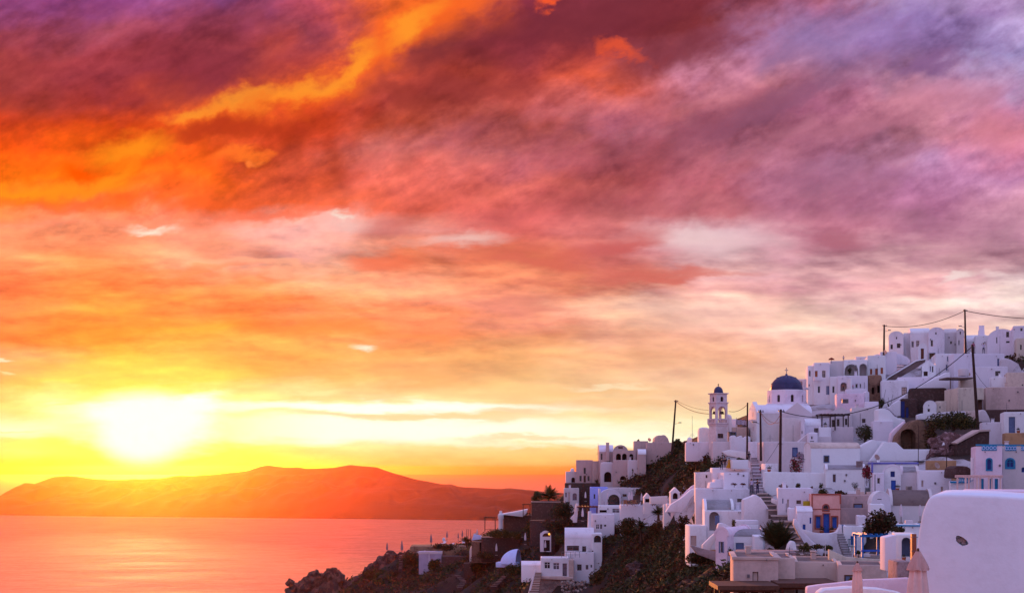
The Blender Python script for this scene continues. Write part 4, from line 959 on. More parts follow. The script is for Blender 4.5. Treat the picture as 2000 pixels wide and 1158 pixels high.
H('white block with small blue awning right of the rose grey wall', 1674, 1692, 1007, 1045, 134, 3, WHITE, par=.1)
H('low white terrace with turquoise rim under the brown roof house', 1733, 1800, 1024, 1062, 122, 4, WHITE, par=.15, cornice=(TURQ, .12))
# ================= the white pillar house by the parasol =================
r = H('lavender white wall house with a blue arched niche', 1749, 1792, 1044, 1128, 86, 3.5, WHITE, par=0, bev=.05, ops=[('arc',1770,1068,18,38,{'p':SLATE,'deep':.9})])
slab('tall white wall end left of the blue arched niche', [(1728.5,1114),(1728.5,1049),(1751,1044),(1751,1120)], 84.5, 1.2, WHITE)
H('cream rubble wall foot below the blue arched niche', 1752, 1782, 1096, 1160, 80, 2, PALEST, par=0, bev=.1)
H('stone and plaster base under the blue pergola', 1672, 1730, 1087, 1125, 108, 4, PALEST, par=0)
# ================= left of the stairs : central cluster =================
H('upper white terrace with two people standing above it', 1391, 1464, 913, 960, 176, 7, WHITE, par=.15, bev=.15)
H('slanted white wing with a small brown window', 1358, 1400, 923, 958, 180, 5, WHITE, 'shed', ys=922, ops=[W_(1380,930,3.5,6,f=WOOD)])
slab('white planter box on the upper terrace', [(1430,916),(1430,897.5),(1462,897.5),(1462,916)], 174, 1.6, WHITE, name='planter_wall')
H('inner white terrace wall with a sunlit end', 1414, 1462, 922, 940, 171, 5, WHITE, par=.1, yaw=0, reg=False)
slab('bright white stepped roof slab', [(1386,953),(1388,942),(1397,941),(1397,936),(1442,936),(1441,953)], 172, 2.5, WHITE, name='roof_slab', cat='roof')
H('broad white hotel wall with a brown plaque', 1358, 1464, 954, 1020, 168, 7, WHITE, par=.12, bev=.12, ops=[('hole',1448.5,976.5,17,6.5,{'p':BROWNR,'deep':.15})])
H('white terrace house with grey barrel roof and rounded rim', 1376, 1433, 976, 1040, 161, 7, WHITE, 'vault_x', ys=995, rm=GREY)
r = H('long white front with an arched niche and navy square window', 1376, 1502, 997, 1046, 158, 6, WHITE, par=.08, ops=[('arc',1395,1017.5,19.5,37,{'p':WARM,'deep':1.5}), W_(1483.5,1005.5,10.5,12.5,p=NAVY,f=NAVY)])
s_ = 158 / F; bm = bmesh.new(); bx(bm, (1397-1439)*s_, (1401-1439)*s_, -.2, .4, (1046-1024)*s_, (1046-1007)*s_); bx(bm, (1401.3-1439)*s_, (1405-1439)*s_, -.25, -.15, (1046-1024)*s_, (1046-1006)*s_); fixn(bm); link('shutter', bm, SLATE, r)
slab('sloping white stair wall right of the navy square window', [(1452,1046),(1452,975),(1470,968),(1475,965),(1487,972),(1499,989),(1510,1008),(1519,1020),(1519,1046)], 155, 1.6, WHITE, bev=.2)
slab('white seat wall on the lower hotel terrace', [(1436,1034),(1436,1015),(1482,1015),(1484,1034)], 152, .9, WHITE, bev=.2)
slab('low white curved wall with an orange lit end', [(1400,1040),(1404,1022),(1412,1021),(1426,1028),(1470,1036),(1490,1038),(1490,1046),(1400,1046)], 149, 1.2, WHITE, bev=.15)
H('white house with grey vault and lit round gable', 1417, 1494, 1033, 1084, 141, 6, WHITE, 'vault_x', ys=1047, rm=GREY, ops=[D_(1445,1069.5,16,20,p=SLATE), W_(1480.5,1070,3.5,12)])
H('pink lit round gable with violet shutters', 1397, 1421, 1031, 1084, 140, 6.5, PINKW, 'vault_y', ys=1046, ops=[W_(1409,1068,5,22,sh=SLATE)], yaw=-30)  # sun glow on the gable painted in as pink plaster
H('low white corner house with grey lean roof beside the palm', 1473, 1491, 1047, 1080, 137, 5, WHITE, par=.0, rm=GREY)
H('white lower house with a taupe shutter door above the cliff', 1347, 1380, 1026, 1078, 158, 4.2, WHITE, par=.1, yaw=0, ops=[D_(1354.5,1056,11.5,20.5,p=BEIGE)])
slab('sloping white stair parapet beside the taupe door', [(1372,1082),(1372,1064),(1386,1050),(1402,1036),(1408,1031),(1412,1036),(1396,1056),(1384,1080)], 150, .7, WHITE)

slab('grey path wall along the cliff under the gabled house', [(1362,1082),(1349,1066),(1352,1065),(1380,1073),(1432,1084),(1432,1104),(1400,1096)], 146, .8, GREY, bev=.05)
slab('curved tall white screen wall of the left terrace', [(1296,1034),(1296,985),(1300,984),(1303,1000),(1312,1012),(1322,1016),(1330,1012),(1347,1004),(1349,1010),(1336,1020),(1322,1030),(1306,1034)], 205, 1, WHITE, bev=.1)
H('white terrace block with blue door left of the hotel wall', 1302, 1346, 984, 1012, 208, 5, WHITE, par=.15, ops=[D_(1307,1001,6,14,p=SLATE), W_(1342,1000,9,14,f=WHITE,p=BEIGE)])
slab('long sloping white parapet rising to the hotel terrace', [(1300,1000),(1310,985),(1330,973),(1350,956),(1364,951),(1368,955),(1362,962),(1350,972),(1340,990),(1330,1000)], 196, 1.4, WHITE, bev=.15)
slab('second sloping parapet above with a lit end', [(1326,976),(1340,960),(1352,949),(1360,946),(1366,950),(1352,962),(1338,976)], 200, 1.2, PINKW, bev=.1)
H('white gabled dovecote niche on the stair parapet', 1310, 1328, 952, 980, 204, 2, WHITE, 'gable_y', ys=961, ops=[('arc',1319,968,10,12,{'p':DARK,'deep':.6})], name='dovecote', cat='niche')
H('white gabled niche above the left terrace', 1258, 1271, 963, 985, 226, 2, WHITE, 'gable_y', ys=971, ops=[('hole',1264.5,977,9,7,{'p':DARK,'deep':.6})], name='dovecote', cat='niche')
slab('low white wall joining the two gabled niches', [(1270,984),(1270,970),(1304,968),(1304,984)], 218, 1, WHITE)
# ================= lilac house and terraces =================
H('lilac blue restaurant house with slim dark windows', 1152, 1187, 951, 996, 262, 7, LILAC, par=.1, ops=[W_(1161,969,3,9,f=NAVY), W_(1169,972,2,12,f=NAVY), W_(1177,972,2.5,11,f=NAVY)])
H('pale grey wing of the lilac house with a dark window', 1186, 1256, 952, 992, 262.5, 6, WARM, par=.1, ops=[W_(1220,967,8,5,f=WOOD), W_(1232,976,3,8)])
H('white arched porch with dark glass doors on the lilac house', 1171, 1213, 955, 998, 258, 4, WHITE, 'vault_y', ys=972, ops=[('arc',1199,980,23,30,{'p':GLASS,'deep':1.4})], rim=False)
slab('slim white buttress of the arched porch', [(1169,996),(1169,954),(1173,954),(1175,996)], 256.5, .8, WHITE)
H('tall white sloped terrace block below the railing', 1212, 1300, 986, 1032, 236, 6, WHITE, par=.1, ops=[])
H('white balcony block with an open dark bay', 1168, 1214, 987, 1012, 248, 5, WHITE, par=.1, ops=[('hole',1178,998,14,5,{'p':DARK,'deep':1.2}), W_(1203,997,15,9,p=GLASSP)])
H('white terrace house with paired windows beside the bushes', 1150, 1200, 1004, 1040, 240, 6, WHITE, par=.35, ops=[W_(1167,1028,7,10,p=GLASS), W_(1182,1026,5,5), W_(1174,1028,5,10,p=GLASSP)])
slab('white chimney pier at the left of the terrace house', [(1148,1034),(1149,998),(1155,998),(1155,1034)], 238.5, 1, WHITE)
slab('slanting white pillar beside the red pergola', [(1119,1020),(1125,983),(1130,983),(1127,1020)], 252, 1.2, WHITE)
slab('small white sloping roof piece near the slanting pillar', [(1114,1012),(1122,1003),(1122,1016),(1118,1016)], 254, 1, WHITE)
pergola('red brown pergola on the lilac house terrace', 1128, 1188, 989, 1000, 250, 4, REDW, posts=4, beams=12)
railing('thin grey railing along the white terrace', 1214, 1300, 977, 987, 236.5, METAL, 18)
# ================= upper left cluster =================
H('white cottage with dark arched door at the left tip', 1105, 1128, 920.5, 944, 284, 5, WARM, par=.1, ops=[('arc',1119.5,937,7,10,{'p':DARK,'deep':.5})])
r = empty('small_dome', P(1118, 922, 286), 0, 'tiny white dome on the leftmost cottage', 'dome')
bm = bmesh.new(); lathe(bm, [(.45, -.5), (.45, .35)] + [(.43 * math.cos(R(a)), .35 + .5 * math.sin(R(a))) for a in range(0, 91, 15)], 16); link('turret', bm, WHITE, r, smooth=50)
H('rose brown cube house with one upper and three lower windows', 1125, 1158, 898, 944, 282, 6, MAUVE, par=.15, ops=[W_(1142,919,4,12,f=WOOD), W_(1134,934,4,11,f=WOOD), D_(1142,935,4.5,13,p=WOOD), W_(1149.5,934,4,10,f=WOOD)])
H('shaded rose house wing joining the vaulted house', 1157, 1172, 900, 944, 281, 7, MAUVE, par=.1)
r = H('rose brown vaulted house with a tall chimney', 1170, 1198, 869, 942, 279, 8, MAUVE, 'vault_x', ys=882, ops=[W_(1175,891.5,3.4,12,f=WOOD)], rm=WHITE, rim=False)
chimney(r, 1186.5, 864, 900, 7, 1184, 942, 279, -.3, MAUVE, .85)
H('rose round gabled house above the twin arches', 1198, 1226, 869, 942, 278, 8, MAUVE, 'vault_y', ys=881, ops=[W_(1212,874,9,3.5,f=WOOD)], rim=False)
H('rose arcade with two pointed arches and one window bay', 1197, 1242, 879, 910, 276, 4, MAUVE, par=.15, ops=[('arc',1208,892.5,9.5,14.5,{'p':DARK,'deep':1.2}), ('arc',1219.5,892.5,9,14.5,{'p':DARK,'deep':1.2}), ('arc',1233,892.5,7.5,13,{'p':DARK,'deep':.8}), W_(1242-.5,892,2,11)][:3])
H('smooth rose brown lower wall under the arcade', 1197, 1229, 898, 944, 274, 5, MAUVE, par=.1, ops=[('arc',1217,933,12,8,{'p':DARK,'deep':1.0})], bev=.25)
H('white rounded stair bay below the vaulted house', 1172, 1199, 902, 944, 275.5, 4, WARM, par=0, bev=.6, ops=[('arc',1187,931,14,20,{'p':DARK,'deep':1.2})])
H('pinkish lower block right of the arcade', 1226, 1254, 898, 928, 272, 5, WARM, par=.1, bev=.3)
H('rose house with white curved roof beside the scrub', 1246, 1262, 877, 925, 270, 4, MAUVE, 'vault_x', ys=887, rm=WHITE, rim=False)
H('flat rose house with roof plants left of the ridge pole', 1238, 1266, 861, 900, 280, 6, MAUVE, par=.1)
H('long flat rose house at the top left of the scrub', 1262, 1312, 864, 890, 272, 6, MAUVE, par=.1)
slab('rough domed rose ruin on the skyline', [(1277,868),(1279,855),(1286,849.5),(1292,850),(1296,848.5),(1300,850),(1305,856),(1309,868)], 276, 4, MAUVE, name='ruin', cat='ruin', bev=.5)
H('long dark terrace retaining wall under the rose houses', 1103, 1214, 943, 985, 279, 5, STONE, par=0)
H('rose arched window house below the dark retaining wall', 1102, 1131, 952.5, 986, 276, 4, WARM, par=.05, ops=[('ad',1122.5,969.5,8.5,14,{'p':GLASSP}), W_(1105.5,966,4,10,p=GLASSP), D_(1111.5,971,3,20,p=BEIGE)])
# ================= lower white house by the cliff =================
H('white villa upper storey with bright barrel roof and two skylights', 1103, 1160, 1030, 1092, 234, 6.5, WHITE, 'vault_x', ys=1050, ops=[W_(1119,1070,24,10,f=METAL,p=GLASS), W_(1141,1072,8,12,f=METAL,p=GLASS)], rim=False)
H('white right wing of the villa with a dark arched gallery', 1156, 1176, 1042, 1124, 232, 6, WHITE, par=0, ops=[('arc',1167,1052,14,14,{'p':GLASS,'deep':.8}), W_(1157.5,1077,3.5,5.5), W_(1147+11,1105,5,9,p=GLASSP)])
H('white lower right wall of the villa with three windows', 1120, 1160, 1078, 1122, 231, 4, WHITE, par=.05, ops=[W_(1131.5,1107.5,9,12,f=METAL), W_(1146.5,1107,5,9,f=METAL,p=GLASSP), W_(1155,1105,4,6,p=GLASSP)])
H('white villa lower pavilion with three large openings', 1056, 1111, 1089, 1126, 229, 5, WHITE, par=.15, ops=[W_(1069,1103.5,12,13.5,f=WHITE,p=GLASS), W_(1086.5,1105,13,14,f=WHITE,p=GLASSP), D_(1103,1112,8.5,25,p=GLASSP)])
H('taupe side wall of the lower pavilion', 1111, 1121, 1093, 1127, 228.8, 4, BEIGE, par=.05)
slab('pale plinth ledge under the lower pavilion', [(1052,1130),(1052,1125),(1100,1125),(1120,1127),(1120,1131),(1100,1132)], 228, 3, BEIGE)
H('stone base under the villa ledge', 1050, 1106, 1130, 1160, 228.5, 3, PALEST, par=0)
railing('thin steel railing on the villa balcony', 1097, 1132, 1077, 1088, 229.5, METAL, 4)
# villa skylights
s_ = 237 / F
for i, px_ in enumerate((1149.5, 1157.5)):
    r = empty('skylight', P(px_, 1044, 234.9), R(0), ('left' if i == 0 else 'right') + ' dark skylight set in the villa barrel roof', 'skylight', 'skylights in the villa roof')
    M = Matrix.Rotation(R(-38), 4, 'X'); bm = bmesh.new(); bx(bm, -.26, .26, 0, .1, -.5, .45, M); fixn(bm); link('skylight_frame', bm, METAL, r)
    bm = bmesh.new(); bx(bm, -.2, .2, -.02, -.004, -.44, .39, M); fixn(bm); link('skylight_pane', bm, GLASS, r)
H('small white barrel roofed cistern left of the villa', 1018, 1058, 1095, 1118, 236, 4, WHITE, 'vault_x', ys=1104, rim=False)
r = empty('shell_roof', P(996, 1100, 272), R(-12), 'pale blue shell shaped canopy roof among dark terraces', 'canopy')
s_ = 272 / F; bm = bmesh.new(); rr0 = None
for i in range(15):
    ph = math.pi / 2 * i / 14; cx_ = math.sin(ph); rr_ = math.cos(ph); X = 17 * s_ - 34 * s_ * cx_
    row = [bm.verts.new((X, 2.6 * rr_ * math.cos(math.pi * k_ / 14), 27 * s_ * rr_ * math.sin(math.pi * k_ / 14))) for k_ in range(15)]
    if rr0:
        for k_ in range(14): bm.faces.new((rr0[k_], rr0[k_+1], row[k_+1], row[k_]))
    rr0 = row
bmesh.ops.remove_doubles(bm, verts=bm.verts[:], dist=.002); bmesh.ops.solidify(bm, geom=bm.faces[:], thickness=.18); fixn(bm); link('shell', bm, PALEB, r, smooth=50)
bm = bmesh.new(); bx(bm, -26 * s_, 18 * s_, -1.2, 1.0, -.7, .32); bevel(bm, .2); fixn(bm); link('base', bm, PALEB, r, smooth=40)
slab('white arched cave house surround with a dark doorway', [(1055,1077),(1055,1043),(1057,1039)] + [(1066 + 10.5 * math.cos(math.pi * (1 - i / 12)), 1047 - 11 * math.sin(math.pi * i / 12)) for i in range(13)] + [(1076.5,1077)], 262, 1.0, WHITE, name='arched_doorway', cat='doorway', ops=[('arc',1067,1044,15,7,{'deep':.5,'p':WOOD}), ('hole',1068,1065,12,22,{'deep':.7,'p':DARK})])
H('dark stone cave house beside the white arched doorway', 1074, 1104, 1037, 1080, 264, 4, STONE, par=0, ops=[('hole',1088,1070,9,16,{'p':YELL and DARK,'deep':.4})])
r = empty('lit_lamp', P(1072.5, 1044.5, 261.6), 0, 'small warm lamp glowing in the white arched doorway', 'lamp')
bm = bmesh.new(); lathe(bm, [(0, 0), (.12, .05), (.16, .2), (.1, .34), (0, .38)], 12); link('lamp_shade', bm, mat('lamp_glow', (0.8, 0.4, 0.05), 0.5, 0, 1, emit=(1.0, 0.42, 0.03, 2.2)), r, smooth=60)
# ================= far left terraces =================
H('long dark stone terrace wall under the slanting pillar', 1035, 1150, 1016, 1050, 268, 4, STONE, par=0)
H('dark stone terrace with a pale coping below the palm trees', 1038, 1125, 979, 1022, 279, 6, STONE, par=0, cornice=(BEIGE, .12))
H('dark stone storehouse under the white tapered roof', 983, 1040, 1006, 1036, 296, 5, STONE, par=0)
slab('white tapered tent like roof on the dark storehouse', [(974,1008),(976,1004),(1000,1000),(1031,994),(1028,1002),(1021,1009),(985,1005)], 295, 4, WHITE, name='tent_roof', cat='roof')
r = empty('round_hut', P(978, 1031, 294), 0, 'round white kiln hut with its side lit orange', 'hut')
s_ = 294 / F; bm = bmesh.new(); lathe(bm, [(4.4*s_, -1), (4.4*s_, 17*s_), (5.6*s_, 19*s_), (5.6*s_, 26*s_), (3*s_, 29*s_), (2.6*s_, 30*s_), (2.6*s_, 34*s_), (0, 34*s_)], 20); link('drum', bm, WHITE, r, smooth=40)
H('dark stone terrace with railing below the storehouse', 940, 1040, 1048, 1082, 290, 5, STONE, par=0, cornice=(BEIGE, .1))
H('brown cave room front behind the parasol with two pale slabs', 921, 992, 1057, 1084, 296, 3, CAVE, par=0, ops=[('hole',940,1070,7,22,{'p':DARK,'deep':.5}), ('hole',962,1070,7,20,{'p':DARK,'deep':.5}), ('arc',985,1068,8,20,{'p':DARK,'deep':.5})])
railing('brown timber rail fence on the dark terrace', 947, 1022, 1033, 1048, 291, WOOD, 7)
pergola('thin timber pergola frame over the sea edge', 946, 968, 1010, 1034, 298, 3, WOOD, posts=2, beams=5)
pergola('bare timber pole frame beside the white tapered roof', 1021, 1036, 984, 1008, 290, 2, WOOD, posts=2, beams=3)
H('small white igloo dome hut with a dark window', 917, 936, 1064, 1083, 303, 3, WARM, 'vault_y', ys=1080, rim=False, ops=[('rd',927,1075,6,6,{'p':DARK})])
slab('small lilac wall piece on the dark terrace edge', [(921,1055),(925,1043),(942,1046),(943,1052)], 300, 1, PALEB)
H('grey lavender hut with a bright roof edge on the lower slope', 818, 863, 1077, 1108, 330, 4, mat('lavender_render', (0.42,0.36,0.46), .9, .1, .5), par=0, cornice=(WARM, .5), ops=[('hole',838,1093,1,24,{'p':WHITE,'deep':.1})])
H('dark stone wall right of the lavender hut', 862, 912, 1086, 1118, 326, 4, STONE, par=0)
H('long flat brown terrace with umbrellas above the sea', 800, 912, 1066, 1092, 342, 9, CAVE, par=0, bev=.6)
H('dark lower terrace wall on the far left slope', 905, 1000, 1100, 1122, 300, 4, STONE, par=0, ops=[('hole',955,1108,8,12,{'p':DARK,'deep':.5})])
# ================= brown flat building in the near middle =================
r = H('large beige flat roofed building with a narrow window', 1432, 1520, 1087, 1190, 100, 7, BEIGE, par=.1, rm=BROWNR, bev=.05, cornice=(BEIGE, .18), ops=[W_(1475.5,1126,11,20,f=WOOD,p=BEIGE), ('hole',1451,1155,12,16,{'p':DARK,'deep':.5}), ('hole',1474,1158,14,16,{'p':DARK,'deep':.5}), ('hole',1500,1156,12,16,{'p':DARK,'deep':.5})])
H('beige side wing set back right of the large flat building', 1519, 1553, 1089, 1190, 101, 6.5, BEIGE, par=.1, rm=BROWNR, bev=.05)
H('long low beige wing behind the brown awning', 1551, 1638, 1096.5, 1190, 103, 7, BEIGE, par=.12, rm=BROWNR, bev=.05, ops=[('hole',1565,1152,14,18,{'p':BEIGE,'deep':.4})])
H('taupe wall wing right of the long awning', 1637, 1732, 1103, 1190, 99, 5, BEIGE, par=.1, rm=BROWNR, bev=.05)
pergola('dark brown slatted awning on the left of the beige building', 1409, 1512, 1151, 1186, 96, 3.6, REDW, posts=3, beams=22, canopy=WOOD)
pergola('dark brown slatted awning in front of the long beige wing', 1526, 1632, 1146, 1186, 97.5, 4, REDW, posts=3, beams=24, canopy=WOOD)
r = slab('cream garden wall with faint dark letters', [(1620,1110),(1620,1072),(1634,1079),(1654,1087),(1702,1091),(1732,1092),(1732,1110)], 107, .6, CREAM, name='garden_wall')
fc = bpy.data.curves.new('letters', 'FONT'); fc.body = 'TRO x'; fc.size = .42; fc.extrude = .012
_t = bpy.data.objects.new('t', fc); COL.objects.link(_t); _me = bpy.data.meshes.new_from_object(_t.evaluated_get(bpy.context.evaluated_depsgraph_get())); bpy.data.objects.remove(_t); fo = bpy.data.objects.new('letters', _me); COL.objects.link(fo); _me.materials.clear(); _me.materials.append(SLATE); fo.parent = r; fo.location = ((1664 - 1676) * 107 / F, -.02, (1110 - 1102) * 107 / F); fo.rotation_euler = (R(90), 0, 0)
H('small white slab roof terrace between palm and beige building', 1440, 1556, 1078, 1100, 116, 4, PALEST, par=.0, bev=.1)
# ================= foreground =================
def foreground():
    d = 46; s = d / F; xc = 2040
    prof = [(1778,1300),(1780,1180),(1783,1140),(1787,1108),(1790,1080),(1794,1050),(1798,1022),(1803,999),(1808,985),(1814,974),(1821,967.5),(1830,964.5),(1850,963.5),(1900,964.5),(1960,967.5),(2040,973),(2140,983),(2240,1000),(2300,1040),(2320,1300)]
    yaw = -19.0; u0 = (1800 - 1000) / F; cy, sy_ = math.cos(R(yaw)), math.sin(R(yaw))
    root = empty('vaulted_house', P(1800, 1158, d), R(yaw), 'huge smooth lavender white vaulted house end with a stone vent hole', 'house')
    z0_ = EYE - (1158 - HY) / F * d
    def loc(a, b_):
        u = (a - 1000) / F; X = d * (u - u0) / (cy - u * sy_); return (X, EYE - (b_ - HY) / F * (d + X * sy_) - z0_)
    pts = [loc(a, b_) for a, b_ in prof]; hx, hz = loc(1878, 1056)
    bm = bmesh.new(); prism(bm, pts, 0, 9, 'y'); bevel(bm, .12, 70, 3); cb = bmesh.new()
    M = Matrix.Translation((hx, 0, hz)) @ Matrix.Rotation(R(35), 4, 'Y')
    prism(cb, [(12.5 * s * math.cos(R(a)) * (1 + .15 * math.sin(R(3 * a))), 8.2 * s * math.sin(R(a)) * (1 + .12 * math.cos(R(2 * a)))) for a in range(0, 360, 20)], -.4, .3, 'y', M)
    bm = cut(bm, cb); link('wall', bm, NEARP, root, smooth=40)
    bm = bmesh.new(); rnd = random.Random(5)
    for i in range(12):
        a = rnd.uniform(0, 6.28); rr_ = rnd.uniform(0, .8)
        bmesh.ops.create_icosphere(bm, subdivisions=2, radius=rnd.uniform(.05, .085), matrix=M @ Matrix.Translation((10 * s * math.cos(a) * rr_, .2, 6 * s * math.sin(a) * rr_)))
    for v in bm.verts: v.co += Vector((mnoise.noise(v.co * 20), mnoise.noise(v.co * 20 + Vector((9, 0, 0))), mnoise.noise(v.co * 20 + Vector((0, 9, 0))))) * .02
    link('vent_stones', bm, PALEST, root, smooth=40)
foreground()
H('pink white flat roof edge behind the huge vaulted house', 1898, 2030, 958, 980, 62, 5, PINKW, par=.0, bev=.12, reg=False, name='roof_terrace', cat='terrace')
slab('pink white terrace parapet rising to the tall parasol', [(1576,1200),(1577,1148),(1580,1145),(1600,1142),(1640,1138),(1684,1132),(1712,1131),(1740,1130),(1778,1128),(1785,1200)], 62, .5, PINKW, bev=.12, name='parapet')
slab('rear pink parapet behind the small parasol', [(1690,1150),(1690,1140),(1712,1134),(1738,1131),(1745,1130),(1745,1150)], 66, .3, PINKW, name='parapet')
slab('rounded lavender bench wall on the near terrace', [(1596,1200),(1600,1156),(1612,1150),(1660,1146),(1720,1149),(1765,1157),(1772,1200)], 59.5, 1.0, WHITE, bev=.2, name='bench_wall')
TMPDONE()
# ------------------------------------------------------------------ hillside
EXTRA = [(-45,100,150),(-60,200,130),(-75,260,130),(-110,350,120),(-120,430,60),(-160,300,10),(-160,120,-20),(-30,160,188),(-35,220,185),(-62,300,185),(-82,360,172),
 (-75,395,190),(-50,420,200),(-20,400,215),(0,370,232),(10,330,240),(25,320,246),(45,330,250),(70,330,262),(100,330,270),(120,250,272),(100,200,268),(90,140,262),(80,90,252),
 (-10,60,215),(5,60,225),(14,60,236),(30,60,238),(60,60,240),(60,20,238),(0,30,222),(-50,30,120),(0,120,222),(10,120,230),(2,165,224),(-5,200,222),(6,200,229),(-12,260,222),(-20,300,220),
 (18,120,236),(90,60,245),(150,150,275),(150,400,240),(60,430,235),(20,76,238),(28,80,239),(22,92,239)]
pts = [tuple(p) for p in BASE] + EXTRA
P3 = {}
for x, y, z in pts:
    k = (round(x / 1.5), round(y / 1.5)); P3[k] = (x, y, min(z, P3[k][2]) if k in P3 else z)
pts = list(P3.values())
TR = RBF([(a, b_) for a, b_, c in pts], [c for a, b_, c in pts], 0.4)
gx0, gx1, gy0, gy1, st = -170, 170, 15, 450, 1.25
nx, ny = int((gx1 - gx0) / st) + 1, int((gy1 - gy0) / st) + 1
GX, GY = np.meshgrid(gx0 + st * np.arange(nx), gy0 + st * np.arange(ny))
GZ = TR(np.c_[GX.ravel(), GY.ravel()]).reshape(ny, nx) - 0.45
edge = np.minimum(np.minimum(GX - gx0, gx1 - GX), np.minimum(GY - gy0, gy1 - GY))
def inpoly(p, poly):
    x, y = p; c = False
    for (x1, y1), (x2, y2) in zip(poly, poly[1:] + poly[:1]):
        if (y1 > y) != (y2 > y) and x < (x2 - x1) * (y - y1) / (y2 - y1) + x1: c = not c
    return c
def px_of(x, y, z): return 1000 + x / y * F, HY - (z - EYE) / y * F
TOWN = [(1340,905),(1345,868),(1430,868),(1480,880),(1500,780),(1570,760),(1590,690),(1990,600),(2025,640),(2025,1200),(1440,1110),(1340,1080),(1330,1020),(1240,1030),(1150,1035),(1150,990),(1270,988),(1350,950),(1420,900)]
GREEN = [[(1745,885),(1750,815),(1800,790),(1910,795),(1935,835),(1930,905)], [(1915,645),(2100,640),(2100,720),(1940,710)], [(1430,1100),(1560,1052),(1640,1058),(1640,1110)], [(1655,1050),(1680,990),(1770,1040),(1720,1120)]]
bm = bmesh.new(); rowsv = []
for j in range(ny):
    r_ = []
    for i in range(nx):
        x, y, z = GX[j, i], GY[j, i], GZ[j, i]
        left = max(0.0, min(1.0, (0.11 * y + 6 - x) / 14.0)); cliff = 1.0 if (0.05 * y < x < 0.16 * y and 150 < y < 235) else left
        a_ = 0.30 + 1.5 * cliff
        nz = mnoise.fractal(Vector((x * .11, y * .11, 0)), 1, 2, 5) * a_ + abs(mnoise.noise(Vector((x * .35, y * .35, 4)))) * .7 * cliff - .35 * a_
        z = z + nz
        if y > 20 and x < 30: z -= 0
        if 40 < y < 330 and inpoly(px_of(x, y, z), TOWN) and not any(inpoly(px_of(x, y, z), g_) for g_ in GREEN): z -= 0.8
        GZ[j, i] = z
        if edge[j, i] < 1: z = -5.0
        r_.append(bm.verts.new((x + (mnoise.noise(Vector((x * .4, y * .4, 7))) * .6), y, z)))
    rowsv.append(r_)
for j in range(ny - 1):
    for i in range(nx - 1): bm.faces.new((rowsv[j][i], rowsv[j][i+1], rowsv[j+1][i+1], rowsv[j+1][i]))
for f in bm.faces:
    c = f.calc_center_median()
    if 40 < c.y < 330:
        p = px_of(*c)
        if inpoly(p, TOWN) and not any(inpoly(p, g_) for g_ in GREEN): f.material_index = 1
PAVE = mat('limewashed_paving', (0.50, 0.45, 0.46), 0.95, 0.2, 0.35, 0.5, 2, col2=(0.30, 0.25, 0.24))
hm_ = mat('volcanic_hillside', (0.060, 0.028, 0.018), 0.97, 0.3, 0.12, 0.9, 1.2, col2=(0.030, 0.017, 0.013), mix_lo=.42, mix_hi=.58)
tag(link('hillside', bm, [hm_, PAVE], smooth=180), 'dark volcanic hillside under the village', 'hillside', kind='structure')
def TZ(x, y):
    i = (x - gx0) / st; j = (y - gy0) / st; i0 = int(max(0, min(nx - 2, i))); j0 = int(max(0, min(ny - 2, j))); a, b_ = i - i0, j - j0
    return (GZ[j0, i0] * (1-a) + GZ[j0, i0+1] * a) * (1-b_) + (GZ[j0+1, i0] * (1-a) + GZ[j0+1, i0+1] * a) * b_
def px_of(x, y, z): return 1000 + x / y * F, HY - (z - EYE) / y * F
# ------------------------------------------------------------------ plants
def leafmat(name, a, b_):
    m = bpy.data.materials.new(name); m.use_nodes = True; t = m.node_tree; k = NT(t); bs = t.nodes['Principled BSDF']
    g = k.n('ShaderNodeNewGeometry'); f = k.noise(g.outputs['Position'], 0.30, 4, 0.65)
    f2 = k.m('ADD', k.m('MULTIPLY', f, 1.0), k.m('MULTIPLY', g.outputs['Random Per Island'], 0.5))
    t.links.new(k.mix(k.rng(f2, .45, 1.0), a, b_), bs.inputs['Base Color']); bs.inputs['Roughness'].default_value = .8
    bs.inputs['Specular IOR Level'].default_value = .2
    return m
LG = leafmat('dark_green_leaves', (0.026, 0.026, 0.009), (0.070, 0.060, 0.020))
LO = leafmat('olive_leaves', (0.055, 0.045, 0.012), (0.12, 0.085, 0.02))
LB = leafmat('brown_scrub_leaves', (0.042, 0.018, 0.011), (0.115, 0.045, 0.017))
LR = leafmat('bougainvillea_flowers', (0.16, 0.012, 0.022), (0.34, 0.03, 0.06))
LP = leafmat('pink_blossom', (0.45, 0.28, 0.36), (0.65, 0.5, 0.55))
BARK = mat('bark', (0.09, 0.05, 0.03), 0.95, 0.3, 2, 0.5, 8)
def leafquad(bm, c, r, rnd, mi=0):
    u = Vector((rnd.gauss(0, 1), rnd.gauss(0, 1), rnd.gauss(0, .8))).normalized(); v = u.cross(Vector((rnd.gauss(0, 1), rnd.gauss(0, 1), rnd.gauss(0, 1)))).normalized()
    p = [c + u * r * a + v * r * .55 * b_ for a, b_ in ((-1, 0), (0, -1), (1, 0), (0, 1))]
    bm.faces.new([bm.verts.new(x) for x in p]).material_index = mi
